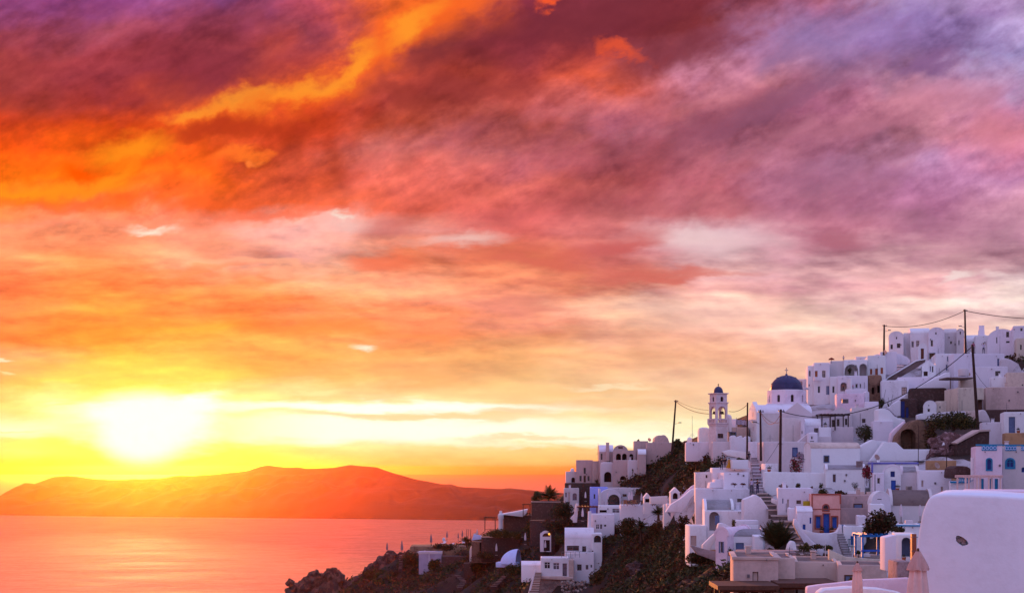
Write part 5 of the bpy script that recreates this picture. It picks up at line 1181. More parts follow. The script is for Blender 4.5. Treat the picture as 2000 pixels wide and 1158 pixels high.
def bush(label, px, py, w, h, d=None, m=None, m2=None, frac=.3, n=420, lf=None, name='bush', cat='bush', trunk=0.0, group=None, flat=0.3, dep=1.0):
    d = d or D(px, py) ; s = d / F; rnd = random.Random(int(px * 7 + py)); W, Hh = w * s / 2, h * s
    root = empty(name, P(px, py, d), 0, label, cat, group); bm = bmesh.new()
    lobes = [(Vector((rnd.uniform(-.62, .62) * W, rnd.uniform(-.6, .6) * W * dep, trunk + (Hh - trunk) * rnd.uniform(.25, .72))), rnd.uniform(.32, .5)) for _ in range(9)] + [(Vector((0, 0, trunk + (Hh - trunk) * .48)), .55)]
    lf = lf or max(.05, min(.22, W * .11))
    for i in range(n):
        c, k = lobes[rnd.randrange(len(lobes))]
        v = Vector((rnd.gauss(0, 1), rnd.gauss(0, 1), rnd.gauss(0, 1))).normalized() * rnd.uniform(.55, 1.08)
        p = c + Vector((v.x * W * k, v.y * W * k * dep, v.z * (Hh - trunk) * k))
        if p.z < 0: p.z = rnd.uniform(0, .1)
        leafquad(bm, p, lf * rnd.uniform(.7, 1.3), rnd, 1 if (m2 and rnd.random() < frac) else 0)
    link('crown' if trunk else 'foliage', bm, [m or LG] + ([m2] if m2 else []), root)
    b2 = bmesh.new(); tube(b2, (0, 0, -.25), (0, 0, trunk + Hh * .3), max(.04, W * .07), max(.02, W * .03))
    for k_ in range(4):
        a = rnd.uniform(0, 6.28); tube(b2, (0, 0, trunk * .8), (math.cos(a) * W * .5, math.sin(a) * W * .5 * dep, trunk + Hh * .45), W * .03 + .015, .01, 5)
    link('trunk' if trunk else 'stem', b2, BARK, root)
    return root
def palm(label, px, py, hpx, rpx, d, nf=26, trunk=.4, name='palm_tree', droop=.9, m=None, group=None, lift=.35, emin=12):
    s = d / F; rnd = random.Random(int(px)); root = empty(name, P(px, py, d), 0, label, 'palm', group); H_ = hpx * s; Rr = rpx * s
    zt = H_ * trunk; bm = bmesh.new()
    lathe(bm, [(0, -.3), (.26, -.3), (.2, 0), (.17, zt * .5), (.2, zt), (0, zt + .1)], 10); link('trunk', bm, BARK, root, smooth=50)
    bm = bmesh.new()
    for i in range(nf):
        a = 2 * math.pi * i / nf * 2.39996 * nf / 6.2832; e = R(rnd.uniform(emin, 84)); L = Rr * rnd.uniform(.85, 1.1) * (1.0 + .15 * math.sin(e)); p = Vector((0, 0, zt)); n = 9
        dirv = Vector((math.cos(a) * math.cos(e), math.sin(a) * math.cos(e), math.sin(e))); pts_ = [p.copy()]
        for j in range(n):
            dirv.z -= droop / n * (1.0 + .5 * j / n); dirv.normalize(); p = p + dirv * L / n; pts_.append(p.copy())
        for j in range(n):
            A, B = pts_[j], pts_[j+1]; t_ = (B - A).normalized(); side = t_.cross(Vector((0, 0, 1)))
            if side.length < .05: side = Vector((1, 0, 0))
            side.normalize(); wl = Rr * .30 * math.sin(math.pi * min(.95, (j + 1.0) / (n + .6))) + .04
            for k_ in range(3):
                o_ = A.lerp(B, k_ / 3)
                for sg in (-1, 1):
                    tip = o_ + side * sg * wl + t_ * wl * .55 + Vector((0, 0, -wl * lift)); q_ = t_ * max(.03, Rr * .022)
                    bm.faces.new([bm.verts.new(x) for x in (o_ - q_, o_ + q_, tip)])
            bm.faces.new([bm.verts.new(x) for x in (A - side * .025, A + side * .025, B + side * .02, B - side * .02)])
    link('crown', bm, m or LG, root); return root
def agave(label, px, py, hpx, wpx, d, n=16, name='agave', stalk=True, m=None):
    s = d / F; rnd = random.Random(int(px + py)); root = empty(name, P(px, py, d), 0, label, 'plant'); bm = bmesh.new(); Hh = hpx * s; Wd = wpx * s / 2
    for i in range(n):
        a = i * 2.4; e = R(rnd.uniform(15, 80)); L = math.hypot(Wd * math.cos(e), Hh * .6 * math.sin(e)); dv = Vector((math.cos(a) * math.cos(e), math.sin(a) * math.cos(e), math.sin(e)))
        sd_ = Vector((-math.sin(a), math.cos(a), 0)) * L * .09; b0 = dv * .05; mid = dv * L * .5 + Vector((0, 0, .03)); tip = dv * L
        bm.faces.new([bm.verts.new(x) for x in (b0 - sd_ * .6, b0 + sd_ * .6, mid + sd_, tip, mid - sd_)])
    link('leaves', bm, m or LG, root)
    if stalk:
        bm = bmesh.new(); tube(bm, (0, 0, 0), (Wd * .7, .1, Hh), .035, .02, 6); tube(bm, (-.1, 0, 0), (-Wd * .25, .1, Hh * .8), .03, .02, 6); link('stalk', bm, BARK, root)
    return root
bush('wide low scrub on top of the dark railed terrace', 985, 1049, 60, 16, 288, LO, LG, .4, 1200, .2, dep=.4)
bush('olive shrub on the left end of the storehouse roof', 1010, 1052, 30, 14, 286, LG, LO, .4, 600, .2)
bush('dark creeper hanging over the long dark terrace wall', 1090, 1040, 70, 26, 262, LG, LB, .5, 1700, .2, dep=.3)
bush('bushy shrub between the villa and the arched doorway', 1094, 1062, 24, 20, 258, LG, LO, .4, 600, .18)
bush('dark shrub before the brown cave room', 946, 1090, 40, 14, 290, LG, LB, .4, 800, .2)
bush('low shrubs lining the umbrella terrace edge', 872, 1074, 60, 12, 334, LB, LG, .4, 1100, .22, dep=.4)
bush('dark shrub left of the lavender hut', 800, 1100, 34, 22, 336, LG, LB, .4, 800, .24)
bush('low orange brown scrub on the headland shoulder', 735, 1130, 60, 20, 340, LB, LO, .3, 1200, .24, dep=.5)
bush('dark bushes under the taupe door house at the cliff', 1368, 1100, 60, 24, 150, LG, LB, .4, 1800, .13, dep=.4)
bush('tall weeds at the villa rubble heap', 1165, 1140, 34, 26, 216, LO, LB, .5, 900, .15)
G_ = 'garden bushes on the terraces'
bush('round green bush on the white terrace behind the pergola house', 1689, 864, 38, 32, 196, LG, None, n=900)
bush('long green hedge dome crowning the rock mound', 1862, 838, 104, 34, 184, LG, LO, .35, 2600, .16, dep=.5)
bush('brownish shrub trailing down left of the rock mound', 1818, 880, 34, 58, 182, LB, LO, .3, 900, .15, dep=.6)
bush('red and pink bougainvillea bush beside the orange gable', 1555, 924, 28, 34, 171, LG, LR, .45, 800, .1)
bush('pale pink blossom bush behind the bougainvillea', 1564, 904, 18, 20, 173, LP, LG, .25, 420, .1)
bush('crimson bougainvillea tree by the purple trimmed house', 1693, 944, 19, 36, 160, LR, LG, .15, 620, .1, name='flowering_tree', cat='tree', trunk=.6)
bush('small green shrub on the terrace wall left of the navy door', 1670, 955, 15, 14, 161, LG, n=300)
bush('low reddish planter shrub left on the white yard wall', 1530, 953, 20, 8, 156, LB, LR, .2, 300, .08)
bush('round grey green potted bush on the white yard wall', 1558, 953, 11, 10, 156, LG, n=260, lf=.08)
bush('tiny dark red planter plant between two potted bushes', 1586, 954, 6, 4.5, 156, LB, LR, .4, 120, .05)
bush('small dark round bush at the yard wall right end', 1603, 953, 9, 9, 155, LG, n=240, lf=.07)
bush('green rounded bush on the salmon house roof edge', 1606, 967, 21, 12, 148, LO, LG, .5, 420, .1)
bush('dark brown shrub on the rose grey roof', 1642, 968, 24, 9, 148, LB, LO, .2, 420, .1)
bush('trimmed green bush in the white planter box', 1449, 907, 21, 13, 176, LG, LO, .3, 520, .1)
bush('dark row of planter plants on the bright roof slab left', 1434, 947, 14, 4, 170, LB, LR, .3, 160, .06)
bush('dark row of planter plants on the bright roof slab right', 1451, 947, 14, 4, 170, LB, LR, .3, 160, .07)
bush('dark spreading shrub left of the arched niche terrace', 1361, 1022, 28, 22, 176, LG, LB, .3, 800, .14)
bush('dark climbing shrub on the slope below the niche terrace', 1335, 1048, 34, 40, 178, LB, LG, .4, 900, .15)
bush('big dark bush on the blue pergola roof', 1717, 1048, 74, 54, 108.6, LB, LG, .35, 2600, .13, dep=.7)
bush('low shrub trailing right of the blue pergola bush', 1752, 1040, 34, 12, 108, LG, LB, .4, 500, .09)
bush('large dark green bush below the terrace railing', 1226, 1044, 44, 32, 222, LG, LB, .3, 1500, .2)
bush('dark bush right of the fan palm', 1276, 1050, 22, 26, 212, LG, LB, .4, 600, .16)
bush('dark rounded tree in front of the lavender hut', 848, 1118, 28, 26, 318, LG, LO, .3, 900, .24, name='small_tree', cat='tree', trunk=.5)
bush('dark low tree beside the dark terrace wall left', 930, 1120, 26, 32, 300, LG, LB, .3, 900, .22, name='small_tree', cat='tree', trunk=.5)
bush('bushy dark tree under the cistern', 1005, 1130, 46, 26, 262, LG, LO, .25, 1300, .2, name='small_tree', cat='tree', trunk=.6)
bush('leafy bush beyond the left cottages by the palm', 1048, 984, 22, 24, 288, LG, LO, .3, 800, .22)
bush('wide dark green tree on the dark stone terrace', 1102, 1012, 60, 34, 268, LG, LB, .4, 1700, .22, dep=.6)
bush('olive tree filling the terrace below the railing', 1045, 1056, 40, 36, 285, LO, LG, .4, 1300, .22, dep=.7)
bush('low green shrub near the parasol on the near terrace', 1662, 1146, 10, 20, 64, LO, LG, .4, 300, .05)
bush('yellow green shrub in the rock garden', 1570, 1076, 26, 16, 119, LO, LG, .4, 620, .08)
bush('low dry shrub along the rock garden edge', 1595, 1072, 30, 9, 121, LO, LB, .4, 420, .08)
bush('grassy tuft beside the white lamp post', 1618, 1074, 18, 10, 119, LG, LO, .3, 420, .08)
bush('small shrub on the upper cream annex roof', 1551, 872, 10, 9, 188, LG, LO, .4, 200, .08)
bush('green potted plant in the arcade opening', 1660, 730, 8, 12, 232, LG, n=220, lf=.1)
bush('dark shrubs on the ridge skyline beside the leaning pole', 1325, 873, 20, 15, 268, LG, n=500, lf=.2)
bush('tiny roof shrub on the flat rose house', 1246, 864, 7, 6, 281, LG, n=120, lf=.12)
bush('potted plant on the lower hotel terrace', 1433, 1030, 9, 15, 151, LO, LG, .4, 320, .08)
bush('shrub left of the blue pergola bench', 1677, 1082, 10, 8, 107, LG, n=260, lf=.06)
palm('large spiky palm in front of the grey stairs', 1517, 1078, 62, 48, 131, 64, .12, droop=.42, emin=42)
palm('small fan palm on the left terrace', 1252, 1058, 44, 19, 214, 30, .60, droop=1.2)
palm('spiky palm beside the slim white terrace screen', 1286, 1012, 28, 16, 211, 26, .35, droop=.7)
palm('wide feathery palm beyond the left cottages', 1072, 986, 32, 24, 286, 40, .45, droop=.8, m=LO)
palm('low dark palm in the terrace centre left', 912, 1066, 18, 14, 312, 26, .4, droop=1.0)
agave('spiky agave with two tall stalks beside the cave house', 1722, 797, 37, 24, 216)
agave('agave with thick leaves right of the tall stalks', 1738, 800, 30, 18, 215)
agave('prickly cactus clump beside the leaning ridge pole', 1334, 880, 18, 12, 240, stalk=False)
agave('thin agave by the rose house terrace', 1166, 944, 22, 14, 276)

# ground scrub on the open slopes: nobody could count it
def scatter(label, polys, n, mats, size, seed, per=7, yr=(60, 420), xr=(-90, 60)):
    rnd = random.Random(seed); bm = bmesh.new(); k = 0; tries = 0
    while k < n and tries < n * 60:
        tries += 1; x, y = rnd.uniform(*xr), rnd.uniform(*yr); z = TZ(x, y); p = px_of(x, y, z)
        hit = [g_ for g_ in polys if inpoly(p, g_)]
        if not hit: continue
        dens = mnoise.noise(Vector((x * .12, y * .12, 3))) + .5 * mnoise.noise(Vector((x * .4, y * .4, 8)))
        if rnd.random() > .55 + dens * 1.3: continue
        k += 1; sz = size * rnd.uniform(.5, 1.5) * (1.5 if rnd.random() < .1 else 1); mi = 0 if mnoise.noise(Vector((x * .18, y * .18, 20))) + rnd.gauss(0, .12) > 0.0 else 1
        if len(mats) > 2 and rnd.random() < .12: mi = 2
        for q_ in range(per):
            v = Vector((rnd.gauss(0, .6), rnd.gauss(0, .6), abs(rnd.gauss(0, .55)))) * sz
            leafquad(bm, Vector((x, y, z)) + v, sz * rnd.uniform(.25, .5), rnd, mi)
    o = link('scrub', bm, mats); tag(o, label, 'scrub', kind='stuff'); return o
scatter('brown green scrub covering the steep slopes', [[(1205,945),(1240,890),(1300,872),(1400,876),(1425,905),(1390,925),(1345,965),(1290,972),(1250,968)]], 9000, [LB, LG, LO], .45, 1, yr=(180, 300), xr=(0, 60))
scatter('dark shrubs and weeds clinging to the gully cliff', [[(1150,1165),(1180,1030),(1230,1020),(1330,1025),(1350,1075),(1440,1105),(1440,1175)]], 14000, [LB, LG, LO], .36, 2, yr=(110, 260), xr=(5, 45))
scatter('low vegetation across the left terraces and headland', [[(575,1190),(600,1150),(690,1110),(760,1080),(830,1060),(920,1040),(960,1020),(1050,985),(1100,990),(1140,1020),(1060,1060),(1030,1165)]], 10000, [LB, LG, LO], .55, 3, yr=(200, 390), xr=(-75, 30))
scatter('dark scrub on the ridge behind the long white house', [[(1850,668),(2040,660),(2060,740),(1960,735),(1940,700)]], 500, [LG, LB], .7, 4, yr=(200, 290), xr=(60, 110))

scatter('thin dry scrub on the open hillside to the right of the houses', [[(2025,640),(2700,500),(2700,1300),(2025,1200)]], 2500, [LB, LO, LG], .6, 6, yr=(60, 330), xr=(20, 165))

# rocks
def rocks(label, pts_, m=ROCK, name='boulder', cat='rock', seed=1, group=None):
    """pile of angular lava rocks: pts_ = (px, py centre, radius px, d)"""
    px0, py0, _, d0 = pts_[0]; org = P(px0, py0, d0); root = empty(name, org, 0, label, cat, group); bm = bmesh.new()
    for i, (a, b_, r_, d) in enumerate(pts_):
        c = P(a, b_, d) - org; rr_ = r_ * d / F
        g = bmesh.ops.create_icosphere(bm, subdivisions=3, radius=rr_, matrix=Matrix.Translation(c))
        for v in g['verts']:
            q_ = (v.co - c) / rr_; k = mnoise.fractal(q_ * 1.3 + Vector((i * 3.1 + seed, 0, 0)), 1, 2, 4) * .5 + abs(mnoise.noise(q_ * 2.3 + Vector((0, i * 5.0, seed)))) * .35
            v.co = c + q_ * rr_ * (.85 + k)
    link('rock_mass', bm, m, root, smooth=32); return root
rocks('jagged dark rock outcrop at the tip of the headland', [(652,1128,20,352),(632,1136,20,354),(612,1136,20,353),(592,1148,19,350),(574,1154,17,350),(648,1120,13,351),(619,1122,9,352),(567,1138,8,349),(580,1168,24,350),(610,1170,30,352),(645,1168,34,352),(662,1150,20,353),(597,1134,8,352),(570,1185,26,350),(600,1195,34,350)], seed=2)
rocks('rounded dark boulder group on the headland slope', [(704,1142,20,348),(722,1126,20,348),(738,1112,19,347),(712,1160,24,346),(750,1102,20,346),(688,1154,16,348)], seed=5)
rocks('dark ridge rocks below the two seaward parasols', [(762,1092,16,346),(780,1090,12,346),(800,1086,15,345),(745,1100,13,347),(812,1080,12,346)], seed=8)
rocks('reddish rubble face of the mound under the hedge', [(1832,868,18,181),(1852,862,18,181),(1870,860,16,181),(1846,884,16,180),(1824,888,14,180),(1866,880,14,180)], m=mat('rubble_rock', (0.12, 0.065, 0.055), .97, .3, 1.2, 1, 3, col2=(0.30, 0.2, 0.18), mix_lo=.5, mix_hi=.6), seed=3)
rocks('grey rock face in the brown scrub under the bell tower', [(1362,905,12,232),(1372,900,11,231),(1366,916,10,230)], m=PALEST, seed=11)
rocks('dark crag on the gully cliff', [(1240,1110,16,204),(1252,1128,18,200),(1236,1140,15,202),(1262,1148,18,196)], seed=14)
rocks('pale topped crag beside the lower gully', [(1300,1120,14,184),(1312,1136,16,180),(1290,1150,16,182),(1330,1150,18,172)], seed=17)
rocks('loose boulders in the rock garden', [(1560,1090,9,116),(1577,1088,8,116),(1592,1092,9,115),(1606,1094,8,114),(1545,1092,8,117)], seed=21)
def rubble():
    rnd = random.Random(9); root = empty('rubble_heap', P(1125, 1148, 224), 0, 'heap of broken pale stones below the villa', 'rubble'); root['kind'] = 'stuff'; bm = bmesh.new(); s = 224 / F
    for i in range(90):
        a, b_ = rnd.uniform(-28, 22), rnd.uniform(-12, 12); c = Vector((a * s, rnd.uniform(-1, 1), -b_ * s + 0.2)); r_ = rnd.uniform(.1, .28)
        g = bmesh.ops.create_icosphere(bm, subdivisions=1, radius=r_, matrix=Matrix.Translation(c))
        for v in g['verts']: v.co += Vector((rnd.gauss(0, 1), rnd.gauss(0, 1), rnd.gauss(0, 1))) * r_ * .22
    o = link('stones', bm, PALEST, root)
rubble()
# ------------------------------------------------------------------ stairs
def stairs(label, L, m, nose, n, th=.35, name='stairway'):
    """L: control rows (px left, px right, py, d) from top to bottom"""
    root = empty(name, P((L[-1][0] + L[-1][1]) / 2, L[-1][2], L[-1][3]), 0, label, 'stairs'); org = root.location; bm = bmesh.new()
    def at(t_):
        t_ *= len(L) - 1; i = min(len(L) - 2, int(t_)); f = t_ - i; return [a + (b_ - a) * f for a, b_ in zip(L[i], L[i+1])]
    for k in range(n):
        a, b_ = at(k / n), at((k + 1) / n)
        pa, pb = P(b_[0], b_[2], b_[3]) - org, P(b_[1], b_[2], b_[3]) - org; qa, qb = P(a[0], a[2], a[3]) - org, P(a[1], a[2], a[3]) - org
        zt = qa.z; zb = pa.z
        v = [bm.verts.new(x) for x in (Vector((pa.x, pa.y, zb - .5)), Vector((pb.x, pb.y, zb - .5)), Vector((pb.x, pb.y, zt)), Vector((pa.x, pa.y, zt)), Vector((qa.x, qa.y + .02, zt)), Vector((qb.x, qb.y + .02, zt)))]
        bm.faces.new(v[:4]); bm.faces.new((v[3], v[2], v[5], v[4])); h = min(.11, (zt - zb) * .3)
        bx(bm, pa.x, pb.x, pa.y - .05, pa.y + .25, zt - h, zt + .012, None, 1)
    fixn(bm); link('steps', bm, [m, nose], root); return root
STEP = mat('worn_step_stone', (0.20, 0.145, 0.13), .95, .25, .8, .5, 4, col2=(0.12, 0.085, 0.075))
stairs('wide grey brown stairway descending through the white village', [(1474,1491,962,166),(1484,1508,975,161),(1493,1530,990,157),(1504,1545,1010,150),(1514,1556,1030,143),(1528,1566,1050,136),(1542,1584,1072,128),(1556,1600,1086,123)], STEP, BEIGE, 13)
stairs('upper grey steps rising past the arched gateway', [(1466,1481,893,192),(1466,1480,905,188),(1470,1490,925,180),(1472,1492,945,172),(1474,1491,960,167)], mat('pale_steps', (.42,.36,.36), .95, .2, .8), WHITE, 12)
stairs('narrow pale side stairs beside the salmon house yard', [(1634,1646,1042,132),(1638,1652,1056,130),(1643,1658,1070,128),(1648,1664,1084,126)], mat('lavender_steps', (.45,.40,.42), .95, .2, .8), GREY, 9)
stairs('brown wooden stairs down beside the villa pavilion', [(1046,1058,1117,229),(1042,1056,1130,226),(1036,1054,1146,223),(1032,1052,1162,220)], CAVE, BEIGE, 14)
slab('pale sloping handrail wall of the wooden villa stairs', [(1031,1160),(1044,1112),(1047,1112),(1035,1160)], 221.5, .3, WHITE)
stairs('thin stone steps on the headland slope', [(779,786,1084,343),(780,787,1100,338),(778,785,1112,335)], ROCK, STEP, 9)
stairs('stone path steps on the lower left slope', [(886,896,1122,300),(900,911,1135,292),(892,904,1148,286)], ROCK, STEP, 8)
stairs('grey stone steps across the lower garden', [(988,997,1118,270),(974,984,1132,264),(958,970,1146,258)], ROCK, STEP, 9)
slab('curved white coping wall along the upper right of the wide stairway', [(1508,972),(1522,978),(1538,986),(1549,996),(1558,1012),(1566,1026),(1566,1040),(1558,1032),(1550,1014),(1541,999),(1524,988),(1508,981)], 152, .6, WHITE, bev=.08)
slab('white coping wall along the lower right of the wide stairway', [(1552,1012),(1560,1020),(1570,1038),(1584,1054),(1598,1066),(1610,1076),(1606,1086),(1588,1076),(1572,1062),(1560,1044),(1550,1024)], 131, .6, WHITE, bev=.08)
slab('white plaster hump at the stair foot behind the palm', [(1536,1086),(1541,1064),(1547,1055),(1554,1058),(1558,1080),(1556,1088)], 126, 1.2, WHITE, bev=.2)
# ------------------------------------------------------------------ poles and wires
POLES = {}
def pole(key, label, xt, yt, xb, yb, d, r=.14, arm=True, lamp=None, group='timber utility poles in the village'):
    b_ = P(xb, yb, d); t_ = P(xt, yt, d); root = empty('utility_pole', b_, 0, label, 'utility pole', group); v = t_ - b_
    bm = bmesh.new(); tube(bm, -v.normalized() * 1.2, v, r, r * .68, 10); link('shaft', bm, POLEM, root, smooth=50)
    if arm:
        bm = bmesh.new(); bx(bm, v.x - .3, v.x + .45, v.y - .08, v.y + .08, v.z - .32, v.z - .2)
        for a in (-.25, .35): tube(bm, (v.x + a, v.y, v.z - .2), (v.x + a, v.y, v.z - .02), .045)
        fixn(bm); link('crossarm', bm, METAL, root)
    if lamp:
        lx_, lz_, ln = lamp; bm = bmesh.new(); s = d / F; p = Vector((v.x * .6, v.y, (yb - lz_) * s)); q_ = Vector((v.x * .6 + ln * s, v.y - .2, p.z + .25)); tube(bm, p, q_, .03, .03, 6)
        bx(bm, q_.x - .3, q_.x + .3, q_.y - .12, q_.y + .12, q_.z - .06, q_.z + .08); fixn(bm); link('street_lamp_arm', bm, METAL, root)
    POLES[key] = t_; return root
pole('a', 'leaning utility pole on the skyline left of the bell tower', 1320, 781, 1313, 874, 250, .2, lamp=(0, 828, 10))
pole('b', 'tall utility pole standing right of the bell tower', 1460, 786, 1459, 896, 192, .15, arm=False)
pole('c', 'utility pole in front of the church gable wall', 1485, 800, 1486, 882, 185, .17, lamp=(0, 828, -12))
pole('d', 'thick utility pole rising before the church porch', 1525, 799, 1523.5, 922, 172, .2)
pole('e', 'thin ridge pole at the left end of the vaulted row', 1727, 634, 1726.5, 688, 252, .2, lamp=(0, 648, 9))
pole('f', 'tallest ridge pole carrying two wires against the sky', 1884.5, 604, 1886, 687, 247, .2, lamp=(0, 640, -11))
pole('g', 'heavy leaning dark pole in front of the cream house', 1899, 673, 1909, 824, 198, .24, arm=False)
pole('h', 'slim brown pole beside the cave mouth', 1794, 830, 1793.5, 904, 178, .05, arm=False)
pole('i', 'thin dark pole left of the blue fence', 1848.5, 876, 1849, 926, 158, .06, arm=False)
pole('j', 'slender pole beside the round gabled brown roof house', 1709, 926, 1709, 962, 150, .05, arm=False)
def wire(label, p0, p1, sag, r=.035, m=None):
    bm = bmesh.new(); n = 18; org = (p0 + p1) / 2; prev = None; ax = (p1 - p0).normalized(); sd_ = ax.cross(Vector((0, 0, 1))).normalized(); up = sd_.cross(ax)
    for i in range(n + 1):
        t_ = i / n; p = p0.lerp(p1, t_) - Vector((0, 0, sag * 4 * t_ * (1 - t_))) - org
        ring = [bm.verts.new(p + sd_ * r * math.cos(k * math.pi / 2.5) + up * r * math.sin(k * math.pi / 2.5)) for k in range(5)]
        if prev:
            for k in range(5): bm.faces.new((prev[k], prev[(k+1) % 5], ring[(k+1) % 5], ring[k]))
        prev = ring
    o = link('power_line', bm, m or WIREM); o.location = org; tag(o, label, 'wire', 'power lines slung between the poles'); return o
dn = Vector((0, 0, -.25))
wire('wire from the leaning skyline pole to the bell tower', POLES['a'] + dn, P(1384, 808, 206), .5, .05)
wire('upper thin wire from the leaning skyline pole past the belfry', POLES['a'], P(1384, 801, 206), .35, .03)
wire('wire from the bell tower to the tall pole on its right', P(1424, 803, 206), POLES['b'] + dn, .4, .035)
wire('red drooping cable between the two poles before the church', POLES['c'] + dn, POLES['d'] + dn * 2, 1.5, .03, TERRA)
wire('dark sagging cable between the two poles before the church', POLES['c'] + dn, P(1524, 824, 172), .6, .03)
wire('long dark wire from the thick pole across the pergola roof', POLES['d'] + dn, P(1650, 809, 190), .55, .05)
wire('long dark wire rising from the pergola roof to the heavy pole', P(1650, 809, 190), P(1897, 678, 198), 1.6, .06)
wire('skyline wire between the two ridge poles', POLES['e'] + dn, POLES['f'] + dn, 1.1, .05)
wire('skyline wire leaving the tallest ridge pole to the right', POLES['f'] + dn, P(2030, 623, 235), .3, .06)
wire('thin wire from the heavy pole down to the beige wall', P(1901, 720, 198), P(1928, 757, 205), .2, .025)
wire('thin wire from the slim dark pole to the terrace', P(1848, 878, 158), P(1800, 898, 162), .2, .02)
wire('thin guy wire from the thick pole down to the roof', P(1524, 860, 172), P(1497, 902, 173), .1, .02)
# aerials
def aerial(label, px, yt, yb, d, arms=True):
    s = d / F; root = empty('aerial', P(px, yb, d), 0, label, 'aerial', 'aerial masts on the roofs'); bm = bmesh.new(); h = (yb - yt) * s; tube(bm, (0, 0, -.2), (0, 0, h), .035, .02, 6)
    if arms:
        for k in range(3): bx(bm, -.45 + .1 * k, .45 - .1 * k, -.015, .015, h * .35 + .2 * k, h * .35 + .2 * k + .03)
    fixn(bm); link('mast', bm, METAL, root)
aerial('thin lightning mast on the long white wall left of the bell tower', 1352, 812, 874, 212)
aerial('thin aerial on the roof of the rose vaulted house', 1168, 864, 900, 283)
aerial('aerial mast standing before the church porch', 1549, 830, 886, 186)
aerial('yagi aerial on the house wall left of the church porch', 1504, 848, 864, 190)
aerial('white flag mast on the scrub ridge', 1953, 656, 694, 243, False)
# ------------------------------------------------------------------ parasols (closed)
def parasol(label, px, yt, yb, d, m=CLOTHW, wf=1.0, group='closed parasols', base=True):
    s = d / F; root = empty('parasol', P(px, yb, d), 0, label, 'parasol', group); h = (yb - yt) * s; k = h / 2.6
    bm = bmesh.new(); tube(bm, (0, 0, 0), (0, 0, h), .03 * k + .01, None, 8); link('pole', bm, WOOD, root)
    bm = bmesh.new(); n = 24; rings = []
    for z, r_, am in ((h * .36, .17, .35), (h * .5, .19, .35), (h * .7, .16, .3), (h * .86, .10, .2), (h * .97, .05, 0)):
        rings.append([bm.verts.new((r_ * wf * k * (1 + am * math.cos(8 * 2 * math.pi * i / n) * .6) * math.cos(2 * math.pi * i / n), r_ * wf * k * (1 + am * math.cos(8 * 2 * math.pi * i / n) * .6) * math.sin(2 * math.pi * i / n), z)) for i in range(n)])
    for A, B in zip(rings, rings[1:]):
        for i in range(n): bm.faces.new((A[i], A[(i+1) % n], B[(i+1) % n], B[i]))
    bm.faces.new(rings[-1]); bm.faces.new(rings[0][::-1]); link('canopy', bm, m, root, smooth=50)
    if base: bm = bmesh.new(); lathe(bm, [(0, 0), (.3 * k, 0), (.28 * k, .1), (0, .12)], 14); link('base', bm, PALEST, root)
    return root
for l_, a, t_, b_, d in [('leftmost closed parasol on the headland skyline', 756, 1059, 1081, 344), ('second closed parasol on the headland skyline from the left', 785, 1055, 1084, 343), ('third closed skyline parasol, above the lavender hut', 842, 1042, 1068, 342),
    ('closed skyline parasol beside the white domed tank', 873, 1036, 1056, 341), ('lower one of the two close skyline parasols', 895, 1040, 1056, 340), ('taller one of the two close skyline parasols', 903, 1035, 1054, 339),
    ('white closed parasol in front of the brown cave room', 969.5, 1060, 1084, 289), ('white closed parasol near the arched doorway terrace', 1026, 1039, 1063, 281), ('closed parasol inside the white arched doorway', 1065, 1054, 1077, 260.5),
    ('closed parasol left of the lilac blue house', 1143.5, 959, 979, 258), ('closed parasol in the porch of the lilac blue house', 1187, 960, 982, 255), ('closed parasol under the red pergola', 1138, 991, 1018, 249),
    ('closed parasol at the left on the railed terrace', 1229, 959, 986, 238), ('second closed parasol on the railed terrace', 1234, 957, 986, 237), ('closed parasol at the right on the railed terrace', 1253, 962, 986, 237),
    ('closed white parasol left of the turquoise balcony', 1900.5, 891, 926, 150), ('closed parasol behind the brown barrel roof left', 1760, 983, 1022, 117), ('closed parasol behind the brown barrel roof right', 1797, 984, 1020, 116)]:
    parasol(l_, a, t_, b_, d, m=mat('silhouette_canvas', (.30,.19,.20), .9, .1, 1) if d > 335 else CLOTHW)  # far skyline canvas darkened so it reads as a backlit silhouette
# two large canvas parasols in the foreground
def big_parasol(label, px, yt, yb, d, wpx):
    s = d / F; root = empty('large_parasol', P(px, yb, d), R(9), label, 'parasol'); h = (yb - yt) * s; W = wpx * s / 2
    bm = bmesh.new(); tube(bm, (0, 0, -.5), (0, 0, h), .035, None, 10); link('pole', bm, WOOD, root)
    def skirt(zr, n=64, folds=8, ph=0, sharp=.22):
        rings = []; bm = bmesh.new()
        for z, r_, am in zr:
            ring = []
            for i in range(n):
                a = 2 * math.pi * i / n; f = math.cos(folds * a + ph); f = f * abs(f) ** .4; rr_ = r_ * (1 + am * f)
                ring.append(bm.verts.new((rr_ * math.cos(a), rr_ * math.sin(a), z - (abs(math.sin(folds * a / 2)) * .07 * am * 4 if z == zr[0][0] else 0))))
            rings.append(ring)
        for A, B in zip(rings, rings[1:]):
            for i in range(n): bm.faces.new((A[i], A[(i+1) % n], B[(i+1) % n], B[i]))
        bm.faces.new(rings[-1]); return bm
    b1 = skirt([(-.4, W * .96, .13), (h * .3, W * .88, .14), (h * .5, W * .76, .16), (h * .68, W * .62, .2), (h * .78, W * .5, .2)], ph=.6); link('canopy', b1, CLOTH, root, smooth=60)
    b1 = skirt([(h * .71, W * .90, .16), (h * .78, W * .78, .13), (h * .87, W * .54, .09), (h * .95, W * .30, .05), (h * .985, W * .2, .03)], folds=6); bmesh.ops.solidify(b1, geom=b1.faces[:], thickness=.012); link('top_flounce', b1, CLOTH, root, smooth=60)
    bm = bmesh.new(); lathe(bm, [(0, h * .97), (.05, h * .97), (.035, h + .06), (0, h + .07)], 10); link('finial', bm, WOOD, root)
